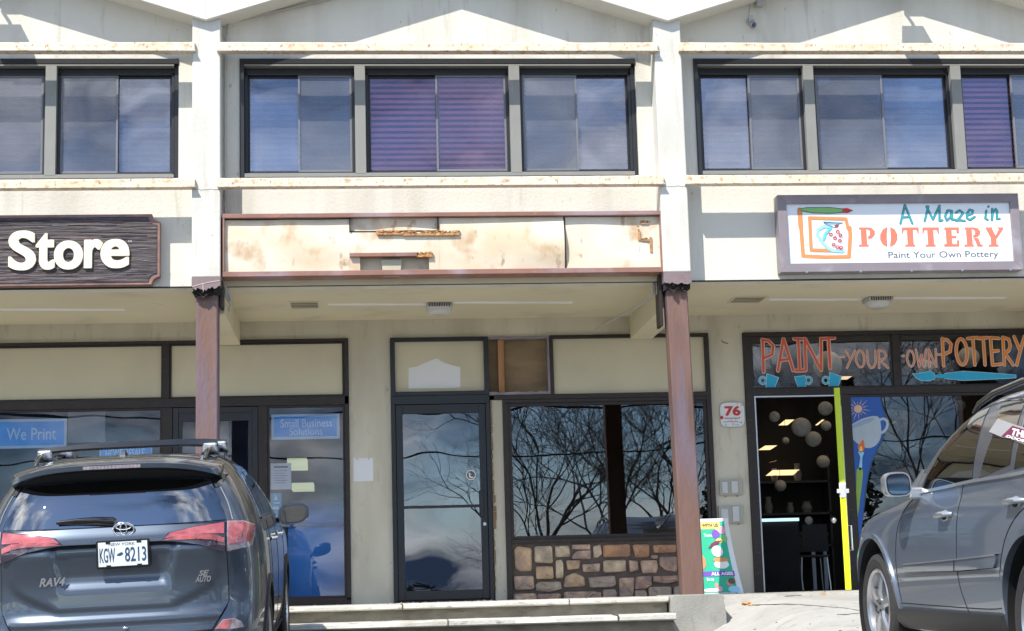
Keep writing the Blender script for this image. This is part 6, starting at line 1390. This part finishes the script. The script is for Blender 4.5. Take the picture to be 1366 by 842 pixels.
# side glass, mirrors, handles, mouldings, wheels
for s_ in (1, -1):
    fS = lambda y, z, s_=s_: (s_ * BA.side(y, z), y, z); ax = (s_, 0, 0)
    patch('window_surround', [(.72, 1.20), (3.15, 1.17), (2.85, 1.35), (2.35, 1.53), (1.5, 1.555), (.95, 1.52), (.80, 1.42)], fS, ax, .003, .01, M['gloss'], ra, step=.07)
    for q in ([(.80, 1.24), (1.22, 1.22), (1.20, 1.50), (1.0, 1.49), (.88, 1.42)], [(1.28, 1.22), (2.10, 1.20), (2.08, 1.525), (1.5, 1.53), (1.27, 1.51)], [(2.17, 1.20), (3.0, 1.19), (2.75, 1.34), (2.35, 1.49), (2.15, 1.515)]):
        patch('side_window', q, fS, ax, .007, .01, M['carglass'], ra, step=.07)
    gapline([(.78, 1.195), (1.8, 1.185), (3.0, 1.165)], fS, ax, ra, wd=.014, off=.010, mat=M['chrome'], name='belt_trim')
    for ln_ in ([(1.27, 1.17), (1.30, .95), (1.34, .60)], [(2.14, 1.17), (2.14, .35)], [(3.05, 1.16), (3.12, .9), (3.12, .35)], [(1.34, .60), (1.45, .33), (3.1, .33)]): gapline(ln_, fS, ax, ra)
    for y_ in (.92, 3.58): gapline([(y_ + .428 * math.cos(R(a)), .36 + .428 * math.sin(R(a))) for a in range(-12, 193, 8)], fS, ax, ra, wd=.056, off=.012, mat=M['plastic'], name='wheel_arch_trim', thick=.03)
    patch('sill_trim', [(1.36, .24), (3.12, .24), (3.12, .33), (1.36, .33)], fS, ax, .015, .03, M['plastic'], ra, step=.1)
    for y_ in (1.42, 2.28):
        h_ = MB(); xx = s_ * BA.side(y_, 1.03); h_.tube([(xx, y_, 1.03), (xx + s_ * .035, y_ + .03, 1.035), (xx + s_ * .038, y_ + .16, 1.038), (xx, y_ + .20, 1.035)], .013, 8); hd_ = h_.build('door_handle', M['chrome'], ra, local=True, smooth=True)
        MB().sphere((xx, y_ + .1, 1.03), .04, 10, (.3, 1.1, .6)).build('handle_cup', M['bezel'], hd_, local=True, smooth=True)
    mh = MB(); mxx = s_ * 1.025; n = 14
    vs = []; prof = [(-.0, 1.0, 1.0), (.04, 1.06, 1.06), (.10, .98, .95), (.15, .75, .72), (.18, .35, .35)]
    for dy, a, b in prof:
        for k in range(n):
            t = 2 * math.pi * k / n; cxx = math.copysign(abs(math.cos(t)) ** .6, math.cos(t)); sz_ = math.copysign(abs(math.sin(t)) ** .7, math.sin(t)); vs.append((mxx + s_ * .115 * a * cxx, 2.70 + dy, 1.165 + .078 * b * sz_ + .012 * cxx))
    mh.add(vs, [(i * n + k, i * n + (k + 1) % n, (i + 1) * n + (k + 1) % n, (i + 1) * n + k) for i in range(4) for k in range(n)] + [tuple(range(n)), tuple(range(5 * n - 1, 4 * n - 1, -1))])
    mr = mh.build('side_mirror', M['paintA'], ra, local=True, smooth=50)
    f_ = MB(); f_.add([(mxx + s_ * .098 * math.copysign(abs(math.cos(2 * math.pi * k / n)) ** .6, math.cos(2 * math.pi * k / n)), 2.698 - d_, 1.165 + .062 * math.copysign(abs(math.sin(2 * math.pi * k / n)) ** .7, math.sin(2 * math.pi * k / n)) + .01 * math.cos(2 * math.pi * k / n)) for d_ in (.0, .004) for k in range(n)], [tuple(range(n, 2 * n))] + [(k, (k + 1) % n, (k + 1) % n + n, k + n) for k in range(n)])
    f_.build('mirror_glass', M['carglass'], mr, local=True)
    am = MB(); am.tube([(s_ * .86, 2.78, 1.12), (s_ * .93, 2.77, 1.125)], .022, 8); am.build('mirror_arm', M['gloss'], mr, local=True, smooth=True)
    for y_ in (.92, 3.58): wheel(ra, s_ * .905, y_, .36, .36, .235, s_)
for y_ in (.92, 3.58): wheel_well(ra, .60, .885, y_, .36, .40)
MB().box(-.60, .3, .20, .60, 4.2, .40).build('underbody', M['gap'], ra, local=True)

# ---- silver blue car on the right
rb_ = thing('parked_car', 'silver blue SUV with a body coloured side moulding cut off by the photo edge', 'car', (3.604 + .952, 8.1, -.572))
rb_.rotation_euler = (R(1.5), 0, 0)
BB = Body([(.24, .86, .16, 4.62), (.34, .905, .06, 4.70), (.45, .93, .03, 4.74), (.58, .948, .02, 4.76), (.72, .955, .03, 4.74), (.88, .952, .05, 4.66), (.98, .942, .06, 4.50), (1.04, .93, .07, 4.15), (1.09, .915, .08, 3.75), (1.14, .905, .10, 3.50),
           (1.22, .892, .14, 3.42), (1.36, .855, .22, 3.24), (1.48, .81, .30, 3.02), (1.57, .768, .36, 2.82), (1.64, .72, .42, 2.62), (1.69, .66, .48, 2.44), (1.72, .57, .56, 2.25), (1.74, .42, .75, 2.0), (1.745, .25, .9, 1.8)], 5, .8, 4.2, .95)
ZB = [.24, .28, .34, .40, .45, .52, .58, .65, .72, .80, .88, .93, .98, 1.01, 1.04, 1.065, 1.09, 1.115, 1.14, 1.18, 1.22, 1.29, 1.36, 1.42, 1.48, 1.53, 1.57, 1.61, 1.64, 1.67, 1.69, 1.705, 1.72, 1.732, 1.74, 1.745]
me = BB.shell(ZB, [(1.00, .38), (3.94, .38)], .475); me.materials.append(M['paintB']); me.materials.append(M['alloydark'])
bo = bpy.data.objects.new('body', me); C.objects.link(bo); bo.parent = rb_
def ps_(px, py, s_=-1):
    o_, d_ = to_local(rb_, px, py); x = s_ * .9
    for _ in range(25):
        t = (x - o_.x) / d_.x; y, z = o_.y + d_.y * t, o_.z + d_.z * t; x = x * .6 + .4 * s_ * BB.side(y, max(.25, min(1.6, z)))
    return y, z
for s_ in (-1, 1):
    fS = lambda y, z, s_=s_: (s_ * BB.side(y, z), y, z); ax = (s_, 0, 0)
    # glass outlines measured from the photo side
    fw = [ps_(*p) for p in ((1231, 655), (1240, 632), (1258, 600), (1277, 577), (1300, 553), (1317, 541.5), (1298, 641))]
    rw = [ps_(*p) for p in ((1307, 638.5), (1325, 583), (1333, 541), (1349, 536.5), (1366, 533))]
    b0 = rw[0]; rw = rw + [(1.95, rw[-1][1] + .03), (1.45, rw[-1][1] + .01), (1.38, b0[1] + .06)]
    su = [ps_(*p) for p in ((1227, 658), (1236, 632), (1255, 597.5), (1274, 574), (1297, 550), (1318, 538), (1349, 533), (1366, 529.5))]
    su = su + [(1.95, su[-1][1] + .03), (1.40, su[-1][1] + .01), (1.30, b0[1] + .03), (b0[0], b0[1] - .02)]
    patch('window_surround', su, fS, ax, .002, .01, M['pillargrey'], rb_, step=.06)
    patch('side_window', fw, fS, ax, .006, .01, M['sideglassB'], rb_, step=.06); patch('side_window', rw, fS, ax, .006, .01, M['sideglassB'], rb_, step=.06)
    patch('side_window', [(1.30, 1.22), (.62, 1.26), (.75, 1.45), (1.32, 1.52)], fS, ax, .006, .01, M['sideglassB'], rb_, step=.08)
    bt = [ps_(*p) for p in ((1230, 656.5), (1262, 650), (1300, 641.5), (1366, 630.5))]; gapline(bt + [(1.0, bt[-1][1] + .03)], fS, ax, rb_, wd=.020, off=.012, mat=M['bezel'], name='belt_trim')
    for ln_, w_ in (([(1286, 640), (1277, 690), (1276, 740), (1279, 775), (1292, 815), (1300, 826)], .009),):
        gapline([ps_(*p) for p in ln_], fS, ax, rb_, wd=.006)
    gapline([(2.98, 1.13), (3.14, 1.08), (3.27, .98), (3.35, .85), (3.38, .70), (3.39, .43)], fS, ax, rb_, wd=.006)
    gapline([(1.02, 1.02), (1.20, .95), (1.36, .83), (1.46, .67), (1.50, .53), (1.50, .42)], fS, ax, rb_, wd=.006)
    gapline([(1.53, .44), (1.9, .425), (3.42, .415)], fS, ax, rb_, wd=.006)
    md = [ps_(*p) for p in ((1208, 754), (1276, 747.5), (1332, 741), (1331, 750), (1328, 757.5), (1276, 762), (1208, 763))]
    mp_ = patch('side_moulding', md, fS, ax, .016, .02, M['paintB'], rb_, step=.06); gapline([(md[0][0], md[0][1] + .004), (md[1][0], md[1][1] + .004), (md[2][0], md[2][1] + .004)], fS, ax, mp_, wd=.008, off=.022, mat=M['bezel'], name='bright_strip')
    gapline([md[1], md[5]], fS, ax, mp_, wd=.007, off=.019); gapline([md[6], md[5], md[4]], fS, ax, mp_, wd=.006, off=.006)
    for y_ in (1.00, 3.94):
        gapline([(y_ + .492 * math.cos(R(a)), .38 + .492 * math.sin(R(a))) for a in range(-8, 189, 7)], fS, ax, rb_, wd=.036, off=.012, mat=M['paintB'], name='wheel_arch_lip', thick=.03)
    sl3 = [(1.50, .26), (3.48, .25), (3.46, .375), (1.52, .40)]; patch('sill', sl3, fS, ax, .03, .06, M['plastic'], rb_, step=.1, disp=lambda u, v: .02 * math.sin(math.pi * max(0, min(1, (v - .25) / .14))))
    for k, (px, py) in enumerate(((1262, 687), (1357, 669))):
        y_, z_ = ps_(px, py); xx = s_ * BB.side(y_, z_); h_ = MB()
        h_.tube([(xx, y_ - .11, z_ + .003), (xx + s_ * .040, y_ - .08, z_ + .004), (xx + s_ * .046, y_, z_ + .002), (xx + s_ * .040, y_ + .08, z_ - .003), (xx, y_ + .11, z_ - .004)], [.014, .018, .019, .018, .012], 10); hh = h_.build('door_handle', M['bezel'], rb_, local=True, smooth=True)
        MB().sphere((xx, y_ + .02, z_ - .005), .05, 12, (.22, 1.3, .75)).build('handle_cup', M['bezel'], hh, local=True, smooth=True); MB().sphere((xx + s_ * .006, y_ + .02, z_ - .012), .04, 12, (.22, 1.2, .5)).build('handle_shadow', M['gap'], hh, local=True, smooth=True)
    # mirror
    mh = MB(); n = 20; mxx = s_ * 1.055; my, mz = 2.92, 1.200; vs = []
    for dy, a, b in [(-.0, 1.0, 1.0), (.03, 1.07, 1.06), (.09, 1.02, 1.0), (.14, .80, .80), (.18, .40, .42)]:
        for k in range(n):
            t = 2 * math.pi * k / n; cxx = math.copysign(abs(math.cos(t)) ** .55, math.cos(t)); sz_ = math.copysign(abs(math.sin(t)) ** .62, math.sin(t)); vs.append((mxx + s_ * (.088 * a * cxx + .007 * sz_), my + dy, mz + .079 * b * sz_ - .004 * cxx))
    mh.add(vs, [(i * n + k, i * n + (k + 1) % n, (i + 1) * n + (k + 1) % n, (i + 1) * n + k) for i in range(4) for k in range(n)] + [tuple(range(n)), tuple(range(5 * n - 1, 4 * n - 1, -1))])
    mr = mh.build('side_mirror', M['bezel'], rb_, local=True, smooth=50)
    for nm, sc_, d_, mt_ in (('mirror_rim', .90, .003, 'gloss'), ('mirror_glass', .82, .006, 'mirrorglass')):
        f_ = MB(); pts_ = []
        for k in range(n):
            t = 2 * math.pi * k / n; cxx = math.copysign(abs(math.cos(t)) ** .55, math.cos(t)); sz_ = math.copysign(abs(math.sin(t)) ** .62, math.sin(t)); pts_.append((mxx + s_ * sc_ * (.088 * cxx + .007 * sz_), mz + sc_ * (.079 * sz_ - .004 * cxx)))
        f_.add([(x, my - d_, z) for x, z in pts_] + [(x, my - d_ + .003, z) for x, z in pts_], [tuple(range(n))] + [(k, (k + 1) % n, (k + 1) % n + n, k + n) for k in range(n)]); f_.build(nm, M[mt_], mr, local=True)
    am = MB(); am.box(s_ * .88, my - .0, mz - .10, s_ * .985, my + .09, mz - .02); am.build('mirror_arm', M['bezel'], mr, local=True, bevel=.015)
    patch('mirror_base', [ps_(*p) for p in ((1213, 656), (1229, 654), (1238, 632), (1232, 626))], fS, ax, .006, .02, M['bezel'], rb_, step=.1)
    rl = MB(); rl.tube([(s_ * x, y, z) for x, y, z in ((.70, 2.42, 1.625), (.705, 2.30, 1.67), (.70, 2.05, 1.715), (.69, 1.6, 1.745), (.68, 1.0, 1.735), (.67, .6, 1.66))], [.012, .018, .020, .020, .020, .012], 10); rl.build('roof_rail', M['gloss'], rb_, local=True, smooth=True)
    for y_ in (1.00, 3.94): wheel(rb_, s_ * .925, y_, .375, .375, .262, s_, width=.26)
# light coloured sign seen in the rear side window
SW = [ps_(*p) for p in ((1323, 577), (1335, 560), (1372, 571), (1372, 593))]
fS = lambda y, z: (-BB.side(y, z), y, z)
so2 = patch('window_sign', [ps_(*p) for p in ((1321, 576), (1333, 558.5), (1350, 565), (1372, 571.5), (1372, 594), (1350, 586), (1338, 583))], fS, (-1, 0, 0), .009, .003, M['cupboard'], rb_, step=.03)
patch('maroon_block', [ps_(*p) for p in ((1338, 582), (1353, 568), (1372, 574), (1372, 592))], fS, (-1, 0, 0), .011, .002, M['c_plum'], so2, step=.03)
def side_text(body, q, mat, par):     # q: four corners in the photo: bottom left, bottom right, top right, top left
    c_ = [ps_(*p) for p in q]; o = textmesh('sign_lettering', body, 0, 1, 0, 1, 0, mat, par, bold=.05, depth=.0001, local=True)
    for v in o.data.vertices:
        u, w_ = v.co.x, v.co.z; y = (c_[0][0] * (1 - u) + c_[1][0] * u) * (1 - w_) + (c_[3][0] * (1 - u) + c_[2][0] * u) * w_; z = (c_[0][1] * (1 - u) + c_[1][1] * u) * (1 - w_) + (c_[3][1] * (1 - u) + c_[2][1] * u) * w_
        v.co = Vector((-BB.side(y, z) - .0125 - (.001 if v.co.y < -.00005 else 0), y, z))
side_text('THE', ((1350, 580), (1374, 585.5), (1374, 576), (1354, 571)), M['c_white'], so2); side_text('DOOR', ((1344, 583), (1372, 591.5), (1372, 587), (1347, 580)), M['c_white'], so2)
for y_ in (1.0, 3.94): wheel_well(rb_, .60, .925, y_, .38, .475)
m_ = MB(); m_.box(-.62, .4, .24, .62, 4.4, .46); m_.build('underbody', M['gap'], rb_, local=True)

# ------------------------------------------------------------------ across the lot, behind the camera: trees, pole and wires that the glass mirrors
def bare_tree(x, y, h, seed, lab, spread=.55, crown_mat=None):
    r = random.Random(seed); t_ = thing('bare_tree' if not crown_mat else 'evergreen_tree', lab, 'tree', (x, y, gz(x, y)), 'trees across the lot'); tk = MB(); tw = MB(); b0 = Vector((x, y, gz(x, y)))
    def grow(p, d, l_, rad, lev):
        q = p; pts = [p]; rs = [rad]
        for i in range(3):
            d = (d + Vector((r.uniform(-1, 1), r.uniform(-1, 1), r.uniform(-.3, .6))) * .16).normalized(); q = q + d * l_ / 3; pts.append(q); rs.append(rad * (1 - .13 * (i + 1)))
        (tk if lev < 2 else tw).tube(pts, rs, 7 if lev < 2 else 3, cap=False)
        if lev >= 8: return
        for k in range(3 if lev < 5 else 2):
            a = r.uniform(0, 6.28); u = d.orthogonal().normalized(); w_ = d.cross(u); nd_ = (d + (u * math.cos(a) + w_ * math.sin(a)) * r.uniform(.45, 1.0) * spread * 1.6).normalized()
            grow(pts[-1 - (k % 2)], nd_, l_ * r.uniform(.60, .84), rad * .60, lev + 1)
    grow(b0, Vector((0, 0, 1)), h * .26, h * .0085, 0)
    tk.build('trunk', M['bark'], t_, smooth=True); tw.build('crown', M['bark'], t_, kind='stuff')
    return t_
bare_tree(5.4, -11, 10, 1, 'bare branching tree across the lot, mirrored at the left of the dark middle window'); bare_tree(7.6, -14, 12, 2, 'tall bare tree across the lot, mirrored at the centre of the middle window')
bare_tree(9.6, -12, 11, 3, 'bare tree across the lot, mirrored just right of the post in the middle window'); bare_tree(13.5, -13, 12, 4, 'bare tree across the lot, mirrored left in the big pottery window'); bare_tree(17.5, -15, 13, 5, 'bare tree across the lot, mirrored above the silver car')
bare_tree(6.3, -19, 12, 11, 'slender bare tree set farther back, mirrored between the two nearest bare trees'); bare_tree(8.9, -21, 13, 12, 'bare tree farthest back, mirrored beside the post in the middle window'); bare_tree(15.6, -21, 12, 13, 'bare tree farthest back, mirrored in the big pottery window')
def evergreen(x, y, h, w_, seed, lab):
    r = random.Random(seed); t_ = thing('evergreen_tree', lab, 'tree', (x, y, gz(x, y)), 'evergreens across the lot'); z0 = gz(x, y); MB().tube([(x, y, z0), (x, y, z0 + h * .9)], [h * .02, .02], 8).build('trunk', M['bark'], t_)
    m_ = MB()
    for i in range(1800):
        t = r.random() ** 1.2; rad = w_ * (1 - t) * (.55 + .45 * math.sin(t * 26) ** 2) * r.uniform(.5, 1); a = r.uniform(0, 6.28); c_ = Vector((x + rad * math.cos(a), y + rad * math.sin(a), z0 + h * (.06 + .92 * t) - rad * .25)); s_ = h * .022
        u = Vector((r.uniform(-1, 1), r.uniform(-1, 1), r.uniform(-.4, .4))).normalized() * s_; v_ = Vector((r.uniform(-1, 1), r.uniform(-1, 1), r.uniform(-1, 1))).normalized() * s_ * .6; m_.add([c_ + u, c_ + v_, c_ - u * .8, c_ - v_], [(0, 1, 2, 3)])
    m_.build('crown', M['needles'], t_, kind='stuff')
evergreen(15.8, -17, 8.5, 2.6, 1, 'broad dark evergreen across the lot, mirrored in the pottery window'); evergreen(21, -18, 10, 3, 2, 'tall dark evergreen across the lot, farthest from the left shop'); evergreen(11.8, -19, 6.5, 2.2, 3, 'shorter dark evergreen across the lot behind the bare trees')
hedge = MB(); r = random.Random(9)
for i in range(16000):
    x = r.uniform(-60, 70); y = -62 + r.uniform(-4, 4); hh = 1.9 + .9 * math.sin(x * .21) + 1.0 * math.sin(x * .53 + 1) + (1.6 if x > 8 else 0); c_ = Vector((x, y, gz(x, y) + r.random() * max(1, hh))); s_ = .2
    u = Vector((r.uniform(-1, 1), r.uniform(-1, 1), r.uniform(-1, 1))).normalized() * s_; v_ = Vector((r.uniform(-1, 1), r.uniform(-1, 1), r.uniform(-1, 1))).normalized() * s_ * .7; hedge.add([c_ + u, c_ + v_, c_ - u, c_ - v_], [(0, 1, 2, 3)])
hedge.build('far_treeline', M['far'], kind='stuff')
for x, y, lab in ((-13, -9, 'wooden utility pole across the lot on the left shop side'), (13, -9.5, 'wooden utility pole across the lot on the pottery shop side')):
    up = thing('utility_pole', lab, 'utility pole', (x, y, gz(x, y)), 'utility poles'); MB().tube([(x, y, gz(x, y) - .2), (x, y, 8.4)], [.16, .11], 12).build('pole', M['bark'], up, smooth=True); MB().box(x - .06, y - 1.1, 7.6, x + .06, y + 1.1, 7.72).build('crossarm', M['bark'], up)
for i, (z, yy, sag, lab) in enumerate(((7.74, -10.4, .9, 'top power line across the lot'), (7.74, -8.2, 1.0, 'second power line across the lot'), (6.2, -9.2, 1.2, 'thick telephone cable across the lot'), (4.9, -9.2, 1.1, 'lower cable across the lot'))):
    m_ = MB(); m_.tube([(x, yy, z - sag * (1 - (x / 30) ** 2)) for x in range(-30, 31, 3)], .022 if i != 2 else .035, 5); tag(m_.build('power_line', M['wire']), lab, 'cable', 'overhead cables')
